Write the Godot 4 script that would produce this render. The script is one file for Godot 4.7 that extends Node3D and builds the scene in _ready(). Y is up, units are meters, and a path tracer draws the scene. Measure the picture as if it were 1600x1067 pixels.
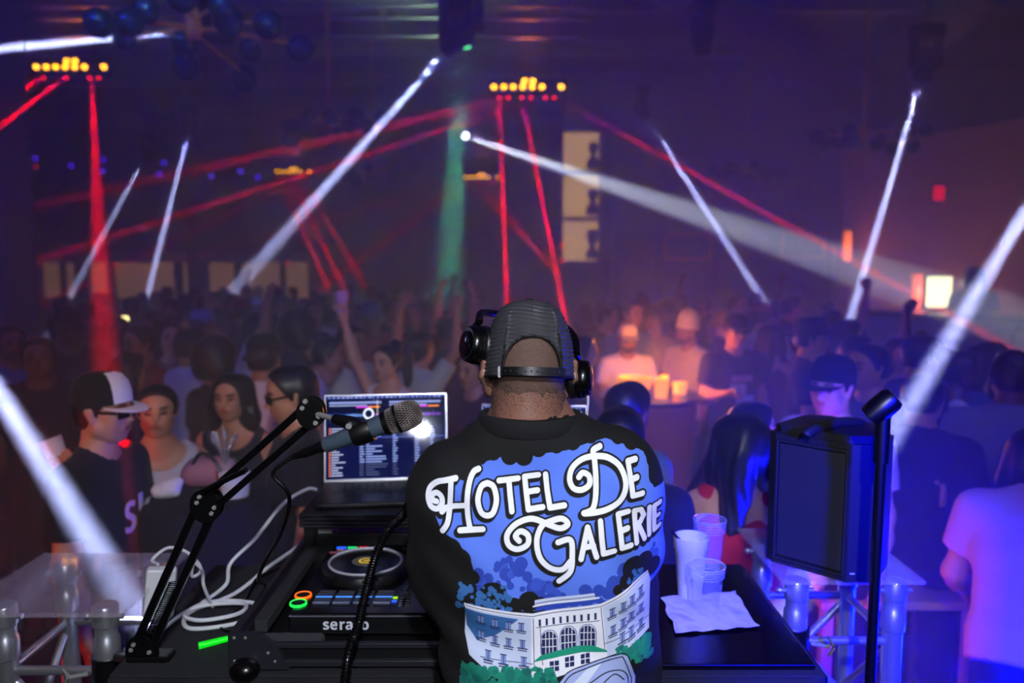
extends Node3D
# A DJ plays to a hazy club: people, decks, trusses, lasers and moving-head beams.

var mats := {}
var taken := {}
var cache := {}
var grain := FastNoiseLite.new()


class MB:
	# collects triangles with smooth normals; commits one ArrayMesh
	var v := PackedVector3Array()
	var n := PackedVector3Array()
	var uv := PackedVector2Array()
	var col := PackedColorArray()
	var ix := PackedInt32Array()
	var use_uv := false
	var use_col := false
	var tint := Color(1, 1, 1)

	func vert(p: Vector3, nn: Vector3, t := Vector2.ZERO) -> int:
		v.append(p)
		n.append(nn)
		uv.append(t)
		col.append(tint)
		return v.size() - 1

	func tri(a: int, b: int, c: int) -> void:
		var g := (v[b] - v[a]).cross(v[c] - v[a])
		if g.dot(n[a] + n[b] + n[c]) > 0.0:
			ix.append(a); ix.append(c); ix.append(b)
		else:
			ix.append(a); ix.append(b); ix.append(c)

	func quad(a: int, b: int, c: int, d: int) -> void:
		tri(a, b, c)
		tri(a, c, d)

	func flat(p: Array, nn: Vector3) -> void:
		var k := []
		for q in p:
			k.append(vert(q, nn))
		for i in range(1, k.size() - 1):
			tri(k[0], k[i], k[i + 1])

	func box(c: Vector3, s: Vector3, bev := 0.0, b := Basis()) -> void:
		var hs := s * 0.5
		bev = minf(bev, minf(hs.x, minf(hs.y, hs.z)) * 0.95)
		var id := {}
		for sx in [-1, 1]:
			for sy in [-1, 1]:
				for sz in [-1, 1]:
					var sg := Vector3(sx, sy, sz)
					for ax in 3:
						var p := sg * (hs - Vector3.ONE * bev)
						p[ax] = sg[ax] * hs[ax]
						var nn := Vector3.ZERO
						nn[ax] = sg[ax]
						id[[sx, sy, sz, ax]] = vert(c + b * p, b * nn)
		for s1 in [-1, 1]:
			quad(id[[s1, -1, -1, 0]], id[[s1, 1, -1, 0]], id[[s1, 1, 1, 0]], id[[s1, -1, 1, 0]])
			quad(id[[-1, s1, -1, 1]], id[[1, s1, -1, 1]], id[[1, s1, 1, 1]], id[[-1, s1, 1, 1]])
			quad(id[[-1, -1, s1, 2]], id[[1, -1, s1, 2]], id[[1, 1, s1, 2]], id[[-1, 1, s1, 2]])
		if bev > 0.0:
			for s1 in [-1, 1]:
				for s2 in [-1, 1]:
					quad(id[[s1, s2, -1, 0]], id[[s1, s2, 1, 0]], id[[s1, s2, 1, 1]], id[[s1, s2, -1, 1]])
					quad(id[[s1, -1, s2, 0]], id[[s1, 1, s2, 0]], id[[s1, 1, s2, 2]], id[[s1, -1, s2, 2]])
					quad(id[[-1, s1, s2, 1]], id[[1, s1, s2, 1]], id[[1, s1, s2, 2]], id[[-1, s1, s2, 2]])
					for s3 in [-1, 1]:
						tri(id[[s1, s2, s3, 0]], id[[s1, s2, s3, 1]], id[[s1, s2, s3, 2]])

	# a round bar or cable along points; radii is one number or one per point
	func tube(pts: Array, radii, seg := 10, caps := true) -> void:
		var m := pts.size()
		var side := Vector3.ZERO
		var rings := []
		for i in m:
			var t: Vector3 = (pts[mini(i + 1, m - 1)] - pts[maxi(i - 1, 0)]).normalized()
			if side == Vector3.ZERO:
				side = t.cross(Vector3.UP if absf(t.y) < 0.9 else Vector3.RIGHT).normalized()
			side = (side - t * side.dot(t)).normalized()
			var up := t.cross(side)
			var r: float = radii if radii is float else radii[i]
			var ring := []
			for k in seg:
				var a := TAU * k / seg
				var d := side * cos(a) + up * sin(a)
				ring.append(vert(pts[i] + d * r, d, Vector2(float(k) / seg, float(i))))
			rings.append(ring)
			if caps and (i == 0 or i == m - 1):
				var cn: Vector3 = -t if i == 0 else t
				var cc := vert(pts[i], cn)
				var prev := -1
				var first := -1
				for k in seg:
					var a := TAU * k / seg
					var q := vert(pts[i] + (side * cos(a) + up * sin(a)) * r, cn)
					if prev >= 0:
						tri(cc, prev, q)
					else:
						first = q
					prev = q
				tri(cc, prev, first)
		for i in m - 1:
			for k in seg:
				quad(rings[i][k], rings[i][(k + 1) % seg], rings[i + 1][(k + 1) % seg], rings[i + 1][k])

	# profile of (radius, height) turned round the y axis of xf; sharp profile corners get two normals
	func lathe(prof: Array, seg := 20, xf := Transform3D(), turn := TAU) -> void:
		var whole := turn > TAU - 0.001
		for i in prof.size() - 1:
			var a: Vector2 = prof[i]
			var b: Vector2 = prof[i + 1]
			var d := (b - a).normalized()
			var na := Vector2(d.y, -d.x)
			var nb := na
			if i > 0:
				var e: Vector2 = (a - prof[i - 1]).normalized()
				var ne := Vector2(e.y, -e.x)
				if ne.dot(na) > 0.78:
					na = (na + ne).normalized()
			if i < prof.size() - 2:
				var e2: Vector2 = (prof[i + 2] - b).normalized()
				var ne2 := Vector2(e2.y, -e2.x)
				var n0 := Vector2(d.y, -d.x)
				if ne2.dot(n0) > 0.78:
					nb = (n0 + ne2).normalized()
			var ra := []
			var rb := []
			for k in seg + 1:
				var t := turn * k / seg
				var c := cos(t)
				var s := sin(t)
				ra.append(vert(xf * Vector3(a.x * c, a.y, a.x * s), xf.basis * Vector3(na.x * c, na.y, na.x * s), Vector2(float(k) / seg, float(i) / (prof.size() - 1))))
				rb.append(vert(xf * Vector3(b.x * c, b.y, b.x * s), xf.basis * Vector3(nb.x * c, nb.y, nb.x * s), Vector2(float(k) / seg, float(i + 1) / (prof.size() - 1))))
			for k in seg:
				if a.x > 1e-6:
					tri(ra[k], ra[k + 1], rb[k])
				if b.x > 1e-6:
					tri(ra[k + 1], rb[k + 1], rb[k])

	# flat polygon in xy, given thickness along z
	func prism(poly: PackedVector2Array, depth: float, xf := Transform3D()) -> void:
		var tr := Geometry2D.triangulate_polygon(poly)
		for s in [-1, 1]:
			var k := []
			for p in poly:
				k.append(vert(xf * Vector3(p.x, p.y, s * depth * 0.5), xf.basis * Vector3(0, 0, s), p))
			for i in range(0, tr.size(), 3):
				tri(k[tr[i]], k[tr[i + 1]], k[tr[i + 2]])
		var cc := 1.0 if Geometry2D.is_polygon_clockwise(poly) else -1.0
		for i in poly.size():
			var a := poly[i]
			var b := poly[(i + 1) % poly.size()]
			var d := (b - a).normalized() * cc
			var nn := xf.basis * Vector3(-d.y, d.x, 0)
			flat([xf * Vector3(a.x, a.y, -depth * 0.5), xf * Vector3(b.x, b.y, -depth * 0.5), xf * Vector3(b.x, b.y, depth * 0.5), xf * Vector3(a.x, a.y, depth * 0.5)], nn)

	func ball(c: Vector3, r: Vector3, seg := 14, b := Basis()) -> void:
		var rows := int(seg * 0.6) + 2
		var rings := []
		for j in rows + 1:
			var ph := PI * j / rows
			var ring := []
			for k in seg:
				var t := TAU * k / seg
				var d := Vector3(sin(ph) * cos(t), cos(ph), sin(ph) * sin(t))
				ring.append(vert(c + b * (d * r), (b * (d / r)).normalized(), Vector2(float(k) / seg, float(j) / rows)))
			rings.append(ring)
		for j in rows:
			for k in seg:
				if j > 0:
					tri(rings[j][k], rings[j][(k + 1) % seg], rings[j + 1][k])
				if j < rows - 1:
					tri(rings[j][(k + 1) % seg], rings[j + 1][(k + 1) % seg], rings[j + 1][k])

	func add(o: MB, xf := Transform3D()) -> void:
		var base := v.size()
		for p in o.v:
			v.append(xf * p)
		var nb := xf.basis.inverse().transposed()
		for q in o.n:
			n.append((nb * q).normalized())
		uv.append_array(o.uv)
		col.append_array(o.col)
		var flip := xf.basis.determinant() < 0.0
		for i in range(0, o.ix.size(), 3):
			ix.append(o.ix[i] + base)
			ix.append(o.ix[i + (2 if flip else 1)] + base)
			ix.append(o.ix[i + (1 if flip else 2)] + base)

	func mesh() -> ArrayMesh:
		var a := []
		a.resize(Mesh.ARRAY_MAX)
		a[Mesh.ARRAY_VERTEX] = v
		a[Mesh.ARRAY_NORMAL] = n
		if use_uv:
			a[Mesh.ARRAY_TEX_UV] = uv
		if use_col:
			a[Mesh.ARRAY_COLOR] = col
		a[Mesh.ARRAY_INDEX] = ix
		var m := ArrayMesh.new()
		m.add_surface_from_arrays(Mesh.PRIMITIVE_TRIANGLES, a)
		return m


# ---- materials -------------------------------------------------------------
func mt(key: String, c := Color(0.5, 0.5, 0.5), rough := 0.6, metal := 0.0) -> StandardMaterial3D:
	if mats.has(key):
		return mats[key]
	var m := StandardMaterial3D.new()
	m.resource_name = key
	m.albedo_color = c
	m.roughness = rough
	m.metallic = metal
	mats[key] = m
	return m


func cloth(c: Color) -> StandardMaterial3D:
	var key := "cloth_" + c.to_html(false)
	if mats.has(key):
		return mats[key]
	var m := mt(key, c, 0.9)
	m.rim_enabled = true
	m.rim = 0.25
	m.rim_tint = 0.6
	return m


func skin(i: int) -> StandardMaterial3D:
	var key := "skin_%d" % i
	if mats.has(key):
		return mats[key]
	var tones := [Color(0.83, 0.62, 0.5), Color(0.72, 0.5, 0.38), Color(0.58, 0.38, 0.28), Color(0.42, 0.27, 0.2), Color(0.3, 0.19, 0.15)]
	var m := mt(key, tones[i], 0.5)
	m.vertex_color_use_as_albedo = true
	m.vertex_color_is_srgb = false
	return m


func glow(key: String, c: Color, e: float) -> StandardMaterial3D:
	if mats.has(key):
		return mats[key]
	var m := mt(key, c, 0.4)
	m.emission_enabled = true
	m.emission = c
	m.emission_energy_multiplier = e
	return m


func glass(key: String, c: Color, alpha: float, rough := 0.05) -> StandardMaterial3D:
	if mats.has(key):
		return mats[key]
	var m := mt(key, Color(c.r, c.g, c.b, alpha), rough)
	m.transparency = BaseMaterial3D.TRANSPARENCY_ALPHA
	return m


func noise_tex(freq: float, a: Color, b: Color, sd: int, size := 256, normal := false) -> NoiseTexture2D:
	var f := FastNoiseLite.new()
	f.seed = sd
	f.frequency = freq
	f.fractal_octaves = 4
	var t := NoiseTexture2D.new()
	t.width = size
	t.height = size
	t.seamless = true
	t.noise = f
	if normal:
		t.as_normal_map = true
		t.bump_strength = 4.0
	else:
		var g := Gradient.new()
		g.set_color(0, a)
		g.set_color(1, b)
		t.color_ramp = g
	return t


# ---- nodes -----------------------------------------------------------------
func numbered(s: String) -> String:
	taken[s] = taken.get(s, -1) + 1
	return s if taken[s] == 0 else "%s_%03d" % [s, taken[s]]


func thing(called: String, label: String, category: String, at := Vector3.ZERO, turn := 0.0, group := "") -> Node3D:
	var o := Node3D.new()
	o.name = numbered(called)
	add_child(o)
	o.position = at
	o.rotation.y = turn
	o.set_meta("label", label)
	o.set_meta("category", category)
	if group:
		o.set_meta("group", group)
	return o


func obj(called: String, m, mat: Material, parent: Node3D, xf := Transform3D()) -> MeshInstance3D:
	var o := MeshInstance3D.new()
	o.name = called
	o.mesh = m.mesh() if m is MB else m
	o.material_override = mat
	o.transform = xf
	o.cast_shadow = GeometryInstance3D.SHADOW_CASTING_SETTING_ON
	parent.add_child(o, true)
	return o


func single(called: String, m, mat: Material, label: String, category: String, xf := Transform3D(), group := "") -> MeshInstance3D:
	var o := obj(numbered(called), m, mat, self, xf)
	o.set_meta("label", label)
	o.set_meta("category", category)
	if group:
		o.set_meta("group", group)
	return o


func struct(called: String, m, mat: Material, xf := Transform3D()) -> MeshInstance3D:
	var o := obj(called, m, mat, self, xf)
	o.set_meta("kind", "structure")
	return o


func slab(called: String, c: Vector3, s: Vector3, mat: Material, b := Basis()) -> MeshInstance3D:
	var m := MB.new()
	m.box(Vector3.ZERO, s, 0.0)
	return struct(called, m, mat, Transform3D(b, c))


func part_box(called: String, c: Vector3, s: Vector3, bev: float, mat: Material, parent: Node3D, b := Basis()) -> MeshInstance3D:
	var m := MB.new()
	m.box(Vector3.ZERO, s, bev)
	return obj(called, m, mat, parent, Transform3D(b, c))


func part_tube(called: String, pts: Array, r, mat: Material, parent: Node3D, seg := 10) -> MeshInstance3D:
	var m := MB.new()
	m.tube(pts, r, seg)
	return obj(called, m, mat, parent)


func along(a: Vector3, b: Vector3) -> Transform3D:
	# y axis runs from a to b, origin at a
	var y := (b - a).normalized()
	var x := y.cross(Vector3(0.123, 0.2, 0.97)).normalized()
	return Transform3D(Basis(x, y, x.cross(y)), a)


func smooth(pts: Array, steps := 6) -> Array:
	var out := []
	for i in pts.size() - 1:
		var p0: Vector3 = pts[maxi(i - 1, 0)]
		var p1: Vector3 = pts[i]
		var p2: Vector3 = pts[i + 1]
		var p3: Vector3 = pts[mini(i + 2, pts.size() - 1)]
		for s in steps:
			out.append(p1.cubic_interpolate(p2, p0, p3, float(s) / steps))
	out.append(pts[-1])
	return out


func spot(called: String, a: Vector3, b: Vector3, r: float, deg: float, c: Color, e: float, parent: Node3D = self, soft := 0.3) -> SpotLight3D:
	var l := SpotLight3D.new()
	l.name = called
	parent.add_child(l, true)
	l.look_at_from_position(a, b, Vector3(0.05, 1, 0.02).normalized() if absf((b - a).normalized().y) < 0.9 else Vector3(0, 0.1, 1).normalized())
	l.spot_angle = deg
	l.spot_angle_attenuation = soft
	l.light_size = r
	l.light_color = c
	l.light_energy = e
	l.spot_range = 45.0
	l.spot_attenuation = 2.0
	l.shadow_enabled = true
	return l


func omni(called: String, at: Vector3, r: float, c: Color, e: float, parent: Node3D = self) -> OmniLight3D:
	var l := OmniLight3D.new()
	l.name = called
	parent.add_child(l, true)
	l.global_position = at
	l.light_size = r
	l.light_color = c
	l.light_energy = e
	l.omni_range = 40.0
	l.omni_attenuation = 2.0
	l.shadow_enabled = true
	return l


func area(called: String, a: Vector3, b: Vector3, size: Vector2, c: Color, e: float, parent: Node3D = self) -> AreaLight3D:
	var l := AreaLight3D.new()
	l.name = called
	parent.add_child(l, true)
	l.look_at_from_position(a, b, Vector3(0.05, 1, 0.02).normalized() if absf((b - a).normalized().y) < 0.9 else Vector3(0, 0.1, 1).normalized())
	l.area_size = size
	l.area_normalize_energy = true
	l.light_color = c
	l.light_energy = e
	l.area_range = 40.0
	l.shadow_enabled = true
	return l


# ---- smooth bodies: distances to tapered bones, meshed as surface nets -------
# bone: [a, b, ra, rb, flat end at b]; clip: ["plane", n, w] keeps n.p <= w, ["ball", c, r] removes a ball
func field(mb: MB, bones: Array, h: float, grow := 0.0, k := 0.04, clips := [], colour := "", bump := "") -> void:
	var nb := bones.size()
	var A := PackedVector3Array()
	var AB := PackedVector3Array()
	var L := PackedFloat32Array()
	var RA := PackedFloat32Array()
	var RD := PackedFloat32Array()
	var FL := PackedByteArray()
	var lo := Vector3(1e9, 1e9, 1e9)
	var hi := -lo
	for b in bones:
		A.append(b[0])
		AB.append(b[1] - b[0])
		L.append(1.0 / maxf((b[1] - b[0]).length_squared(), 1e-9))
		RA.append(b[2] + grow)
		RD.append(b[3] - b[2])
		FL.append(1 if b.size() > 4 and b[4] else 0)
		var rr: float = maxf(b[2], b[3]) + grow
		for p in [b[0], b[1]]:
			lo = lo.min(p - Vector3.ONE * rr)
			hi = hi.max(p + Vector3.ONE * rr)
	lo -= Vector3.ONE * h * 2.0
	hi += Vector3.ONE * h * 2.0
	var B := 4
	var bx := int(ceil((hi.x - lo.x) / (h * B)))
	var by := int(ceil((hi.y - lo.y) / (h * B)))
	var bz := int(ceil((hi.z - lo.z) / (h * B)))
	var nx := bx * B + 1
	var ny := by * B + 1
	var nz := bz * B + 1
	var sy := nx
	var sz := nx * ny
	var vals := PackedFloat32Array()
	vals.resize(nx * ny * nz)
	vals.fill(1e9)
	var cell := PackedInt32Array()
	cell.resize(nx * ny * nz)
	cell.fill(-1)
	var hd := B * h * 0.8661
	var active := []
	var dist := PackedFloat32Array()
	dist.resize(nb)
	for kz in bz:
		for ky in by:
			for kx in bx:
				var c := lo + Vector3(kx + 0.5, ky + 0.5, kz + 0.5) * (B * h)
				var dm := 1e9
				for i in nb:
					var pa := c - A[i]
					var t := pa.dot(AB[i]) * L[i]
					var t1 := clampf(t, 0.0, 1.0)
					var d := (pa - AB[i] * t1).length() - RA[i] - RD[i] * t1
					dist[i] = d
					dm = minf(dm, d)
				if dm > hd + k * 0.6 + h or dm < -hd * 1.3 - k - h and clips.is_empty():
					continue
				var near := PackedInt32Array()
				for i in nb:
					if dist[i] < dm + 2.2 * hd + k:
						near.append(i)
				active.append(Vector3i(kx, ky, kz))
				for z in range(kz * B, kz * B + B + 1):
					for y in range(ky * B, ky * B + B + 1):
						var at := z * sz + y * sy + kx * B
						for x in B + 1:
							if vals[at + x] < 1e8:
								continue
							var p := lo + Vector3(kx * B + x, y, z) * h
							var d := 1e3
							for i in near:
								var pa := p - A[i]
								var t := pa.dot(AB[i]) * L[i]
								var t1 := clampf(t, 0.0, 1.0)
								var e := (pa - AB[i] * t1).length() - RA[i] - RD[i] * t1
								if FL[i] == 1 and t > 1.0:
									e = maxf(e, (t - 1.0) / sqrt(L[i]))
								if e - d > k:
									continue
								var q := maxf(k - absf(d - e), 0.0)
								d = minf(d, e) - q * q * 0.25 / k
							if bump:
								d += ripple(bump, p)
							for cl in clips:
								if cl[0] == "plane":
									d = maxf(d, cl[1].dot(p) - cl[2])
								else:
									d = maxf(d, cl[2] - p.distance_to(cl[1]))
							vals[at + x] = d
	var cells := []
	var co := [0, 1, sy, sy + 1, sz, sz + 1, sz + sy, sz + sy + 1]
	var cv := [Vector3(0, 0, 0), Vector3(1, 0, 0), Vector3(0, 1, 0), Vector3(1, 1, 0), Vector3(0, 0, 1), Vector3(1, 0, 1), Vector3(0, 1, 1), Vector3(1, 1, 1)]
	var edges := [[0, 1], [2, 3], [4, 5], [6, 7], [0, 2], [1, 3], [4, 6], [5, 7], [0, 4], [1, 5], [2, 6], [3, 7]]
	for blk in active:
		for z in range(blk.z * B, blk.z * B + B):
			for y in range(blk.y * B, blk.y * B + B):
				var at0: int = z * sz + y * sy + blk.x * B
				for x in B:
					var at := at0 + x
					var s0 := vals[at] < 0.0
					if s0 == (vals[at + 1] < 0.0) and s0 == (vals[at + sy] < 0.0) and s0 == (vals[at + sy + 1] < 0.0) and s0 == (vals[at + sz] < 0.0) and s0 == (vals[at + sz + 1] < 0.0) and s0 == (vals[at + sz + sy] < 0.0) and s0 == (vals[at + sz + sy + 1] < 0.0):
						continue
					var sum := Vector3.ZERO
					var m := 0
					for e in edges:
						var va := vals[at + co[e[0]]]
						var vb := vals[at + co[e[1]]]
						if (va < 0.0) != (vb < 0.0):
							sum += cv[e[0]].lerp(cv[e[1]], va / (va - vb))
							m += 1
					var g := Vector3.ZERO
					for q in 8:
						g += (cv[q] * 2.0 - Vector3.ONE) * clampf(vals[at + co[q]], -1.0, 1.0)
					var p := lo + (Vector3(blk.x * B + x, y, z) + sum / m) * h
					if colour:
						mb.tint = tone(colour, p)
					cell[at] = mb.vert(p, g.normalized())
					cells.append(at)
	mb.tint = Color(1, 1, 1)
	for at in cells:
		var s0: bool = vals[at] < 0.0
		if s0 != (vals[at + 1] < 0.0):
			_net(mb, cell, at, sy, sz)
		if s0 != (vals[at + sy] < 0.0):
			_net(mb, cell, at, 1, sz)
		if s0 != (vals[at + sz] < 0.0):
			_net(mb, cell, at, 1, sy)


func _net(mb: MB, cell: PackedInt32Array, at: int, s1: int, s2: int) -> void:
	var o := at - s1 - s2
	if o < 0:
		return
	var a := cell[at]
	var b := cell[at - s1]
	var c := cell[o]
	var d := cell[at - s2]
	if a >= 0 and b >= 0 and c >= 0 and d >= 0:
		mb.quad(a, b, c, d)


# ---- painting: spans on an Image ----------------------------------------------
func fill_poly(im: Image, pts: Array, c: Color) -> void:
	var ylo := 1e9
	var yhi := -1e9
	for p in pts:
		ylo = minf(ylo, p.y)
		yhi = maxf(yhi, p.y)
	var w := im.get_width()
	for y in range(maxi(int(ylo), 0), mini(int(yhi) + 1, im.get_height())):
		var xs := []
		var yy := y + 0.5
		for i in pts.size():
			var a: Vector2 = pts[i]
			var b: Vector2 = pts[(i + 1) % pts.size()]
			if (a.y <= yy) != (b.y <= yy):
				xs.append(a.x + (yy - a.y) / (b.y - a.y) * (b.x - a.x))
		xs.sort()
		for i in range(0, xs.size() - 1, 2):
			var x0 := maxi(int(round(xs[i])), 0)
			var x1 := mini(int(round(xs[i + 1])), w)
			if x1 > x0:
				im.fill_rect(Rect2i(x0, y, x1 - x0, 1), c)


func fill_disc(im: Image, c: Vector2, r: float, col: Color) -> void:
	for y in range(maxi(int(c.y - r), 0), mini(int(c.y + r) + 1, im.get_height())):
		var d := r * r - (y + 0.5 - c.y) * (y + 0.5 - c.y)
		if d > 0.0:
			var s := sqrt(d)
			var x0 := maxi(int(round(c.x - s)), 0)
			var x1 := mini(int(round(c.x + s)), im.get_width())
			if x1 > x0:
				im.fill_rect(Rect2i(x0, y, x1 - x0, 1), col)


func stroke(im: Image, pts: Array, r: float, col: Color) -> void:
	for i in pts.size():
		fill_disc(im, pts[i], r, col)
		if i + 1 < pts.size():
			var a: Vector2 = pts[i]
			var b: Vector2 = pts[i + 1]
			var d: Vector2 = (b - a).normalized() * r
			var s := Vector2(-d.y, d.x)
			fill_poly(im, [a + s, b + s, b - s, a - s], col)


func curve2(pts: Array, steps := 5) -> Array:
	var out := []
	for i in pts.size() - 1:
		var p0: Vector2 = pts[maxi(i - 1, 0)]
		var p3: Vector2 = pts[mini(i + 2, pts.size() - 1)]
		for s in steps:
			out.append(pts[i].cubic_interpolate(pts[i + 1], p0, p3, float(s) / steps))
	out.append(pts[-1])
	return out


# ---- people --------------------------------------------------------------------
# a figure stands at its feet, facing +z; x+ is its left-hand side
func ripple(kind: String, p: Vector3) -> float:
	if kind == "curls":
		return 0.006 * sin(p.x * 130.0) * sin(p.y * 120.0) * sin(p.z * 125.0)
	if kind == "strands":
		return 0.0035 * sin(p.x * 150.0 + 2.0 * sin(p.y * 16.0)) * clampf((0.06 - p.y) * 8.0, 0.0, 1.0) + 0.004 * sin(p.x * 61.0 + p.y * 9.0)
	if kind == "stubble":
		return 0.0012 * grain.get_noise_3d(p.x * 0.6, p.y * 0.6, p.z * 0.6) + 0.02 * smoothstep(-0.03, -0.1, p.y) * (0.12 + 0.3 * absf(grain.get_noise_3d(p.x * 0.3, p.y * 0.3, p.z * 0.3)))
	if kind == "crumple":
		return 0.004 * sin(p.x * 190.0 + 3.0 * sin(p.z * 90.0)) * sin(p.y * 170.0 + 2.0 * sin(p.x * 110.0))
	if kind == "shirt":
		var low := clampf((1.36 - p.y) * 3.0, 0.0, 1.0)
		var f := 0.0028 * sin(p.x * 34.0 + p.y * 22.0 + 2.0 * sin(p.y * 9.0 + 1.0)) + 0.0022 * sin(p.y * 46.0 - p.x * 18.0 + 2.5 * sin(p.x * 11.0))
		var side := 0.006 * exp(-pow((absf(p.x - 0.02) - 0.17) * 14.0, 2.0)) * sin(p.y * 60.0 + p.x * 40.0)
		return 1.7 * f * low + side * 0.8 + 0.0035 * sin(p.x * 55.0 + p.y * 14.0) * clampf((1.2 - p.y) * 4.0, 0.0, 1.0)
	return 0.0


func tone(kind: String, p: Vector3) -> Color:
	if kind == "face":
		return face_colour(p)
	if kind == "cropped":
		# close-cropped hair: dark specks that thin out into the skin of the neck
		var c := face_colour(p)
		var f := smoothstep(-0.13, -0.055, p.y + 0.01 * sin(p.x * 40.0)) * (1.0 - smoothstep(0.0, 0.05, p.z + p.y * 0.3))
		var n := grain.get_noise_3d(p.x * 0.7, p.y * 0.7, p.z * 0.7)
		return Color(0.3, 0.26, 0.25) if n < f * 1.3 - 0.75 else c
	return Color(1, 1, 1)


func face_colour(p: Vector3) -> Color:
	if p.z > 0.06:
		for s in [-1.0, 1.0]:
			var e := Vector2((p.x - s * 0.032) / 0.015, (p.y - 0.002) / 0.008).length()
			if e < 1.0:
				return Color(0.1, 0.08, 0.08)
			if Vector2((p.x - s * 0.033) / 0.022, (p.y - 0.027) / 0.007).length() < 1.0:
				return Color(0.14, 0.1, 0.1)
		if Vector2(p.x / 0.026, (p.y + 0.055) / 0.011).length() < 1.0:
			return Color(0.8, 0.38, 0.38)
	return Color(1, 1, 1)


func head_bones(w := 1.0) -> Array:
	var b := [
		[Vector3(0, 0.03, -0.03), Vector3(0, 0.035, 0.012), 0.08, 0.078],
		[Vector3(0, -0.005, 0.025), Vector3(0, -0.05, 0.036), 0.058, 0.05],
		[Vector3(0, -0.078, 0.045), Vector3(0, -0.09, 0.052), 0.034, 0.026],
		[Vector3(0, 0.004, 0.086), Vector3(0, -0.027, 0.102), 0.008, 0.012],
		[Vector3(-0.03, 0.022, 0.072), Vector3(0.03, 0.022, 0.072), 0.016, 0.016],
		[Vector3(-0.018, -0.055, 0.08), Vector3(0.018, -0.055, 0.08), 0.009, 0.009],
		[Vector3(0, -0.05, -0.02), Vector3(0, -0.15, -0.035), 0.054 * w, 0.056 * w],
	]
	for s in [-1.0, 1.0]:
		b.append([Vector3(0.036 * s, -0.02, 0.056), Vector3(0.036 * s, -0.045, 0.045), 0.028, 0.028])
		b.append([Vector3(0.045 * s, -0.055, 0.005), Vector3(0.025 * s, -0.08, 0.035), 0.03 * w, 0.028])
		b.append([Vector3(0.078 * s, 0.012, -0.012), Vector3(0.075 * s, -0.024, -0.004), 0.014, 0.01])
	return b


func head_part(kind: String) -> MB:
	var key := "head_" + kind
	if not cache.has(key):
		var m := MB.new()
		m.use_col = true
		field(m, head_bones(1.1 if kind == "m" else 0.92), 0.0075, 0.0 if kind == "m" else -0.002, 0.02, [], "face")
		cache[key] = m
	return cache[key]


# wrist at the origin, fingers down -y, palm to +z, thumb to +x
func hand_part(grip: bool) -> MB:
	var key := "hand_%s" % grip
	if not cache.has(key):
		var m := MB.new()
		m.use_col = true
		var b := [[Vector3(0, 0.02, 0), Vector3(0, -0.02, 0), 0.026, 0.024]]
		for i in 4:
			var x := -0.032 + i * 0.0213
			b.append([Vector3(x * 0.6, -0.015, 0), Vector3(x, -0.085, 0.004), 0.015, 0.012])
			var l: float = [0.058, 0.072, 0.076, 0.066][i]
			var c := 1.3 if grip else 0.35
			var p := Vector3(x, -0.088, 0.004)
			var q := p + Vector3(x * 0.12, -cos(c * 0.6), sin(c * 0.6)) * l * 0.45
			var r := q + Vector3(0, -cos(c * 1.5), sin(c * 1.5)) * l * 0.32
			var e := r + Vector3(0, -cos(c * 2.1), sin(c * 2.1)) * l * 0.25
			b.append([p, q, 0.0098, 0.009])
			b.append([q, r, 0.009, 0.0084])
			b.append([r, e, 0.0084, 0.0075])
		b.append([Vector3(0.02, -0.02, 0.006), Vector3(0.046, -0.055, 0.018), 0.014, 0.011])
		b.append([Vector3(0.046, -0.055, 0.018), Vector3(0.05 if not grip else 0.038, -0.09, 0.03 if not grip else 0.045), 0.011, 0.0085])
		field(m, b, 0.0058, 0.0, 0.01)
		cache[key] = m
	return cache[key]


func poses(p: String) -> Dictionary:
	# per side: upper arm, forearm, as directions for the +x side (mirrored for the other)
	var down := [Vector3(0.16, -1, 0.03), Vector3(0.08, -1, 0.28), false]
	var hold := [Vector3(0.2, -1, 0.12), Vector3(-0.35, 0.3, 0.9), true]
	var up := [Vector3(0.45, 0.85, 0.25), Vector3(-0.1, 1, 0.1), true]
	var half := [Vector3(0.5, -0.75, 0.35), Vector3(0.15, 0.95, 0.35), true]
	var fwd := [Vector3(0.2, -0.75, 0.55), Vector3(-0.15, -0.1, 1), false]
	var side := [Vector3(0.75, -0.45, 0.45), Vector3(0.85, -0.25, 0.45), false]
	var high := [Vector3(0.25, 0.95, 0.3), Vector3(0.12, 1, 0.22), true]
	match p:
		"hold": return {"l": down, "r": hold}
		"hold2": return {"l": hold, "r": hold}
		"up": return {"l": down, "r": high}
		"upl": return {"l": high, "r": hold}
		"both": return {"l": up, "r": up}
		"drink": return {"l": fwd, "r": half}
		"fwd": return {"l": fwd, "r": fwd}
		"side": return {"l": side, "r": fwd}
	return {"l": down, "r": down}


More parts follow.
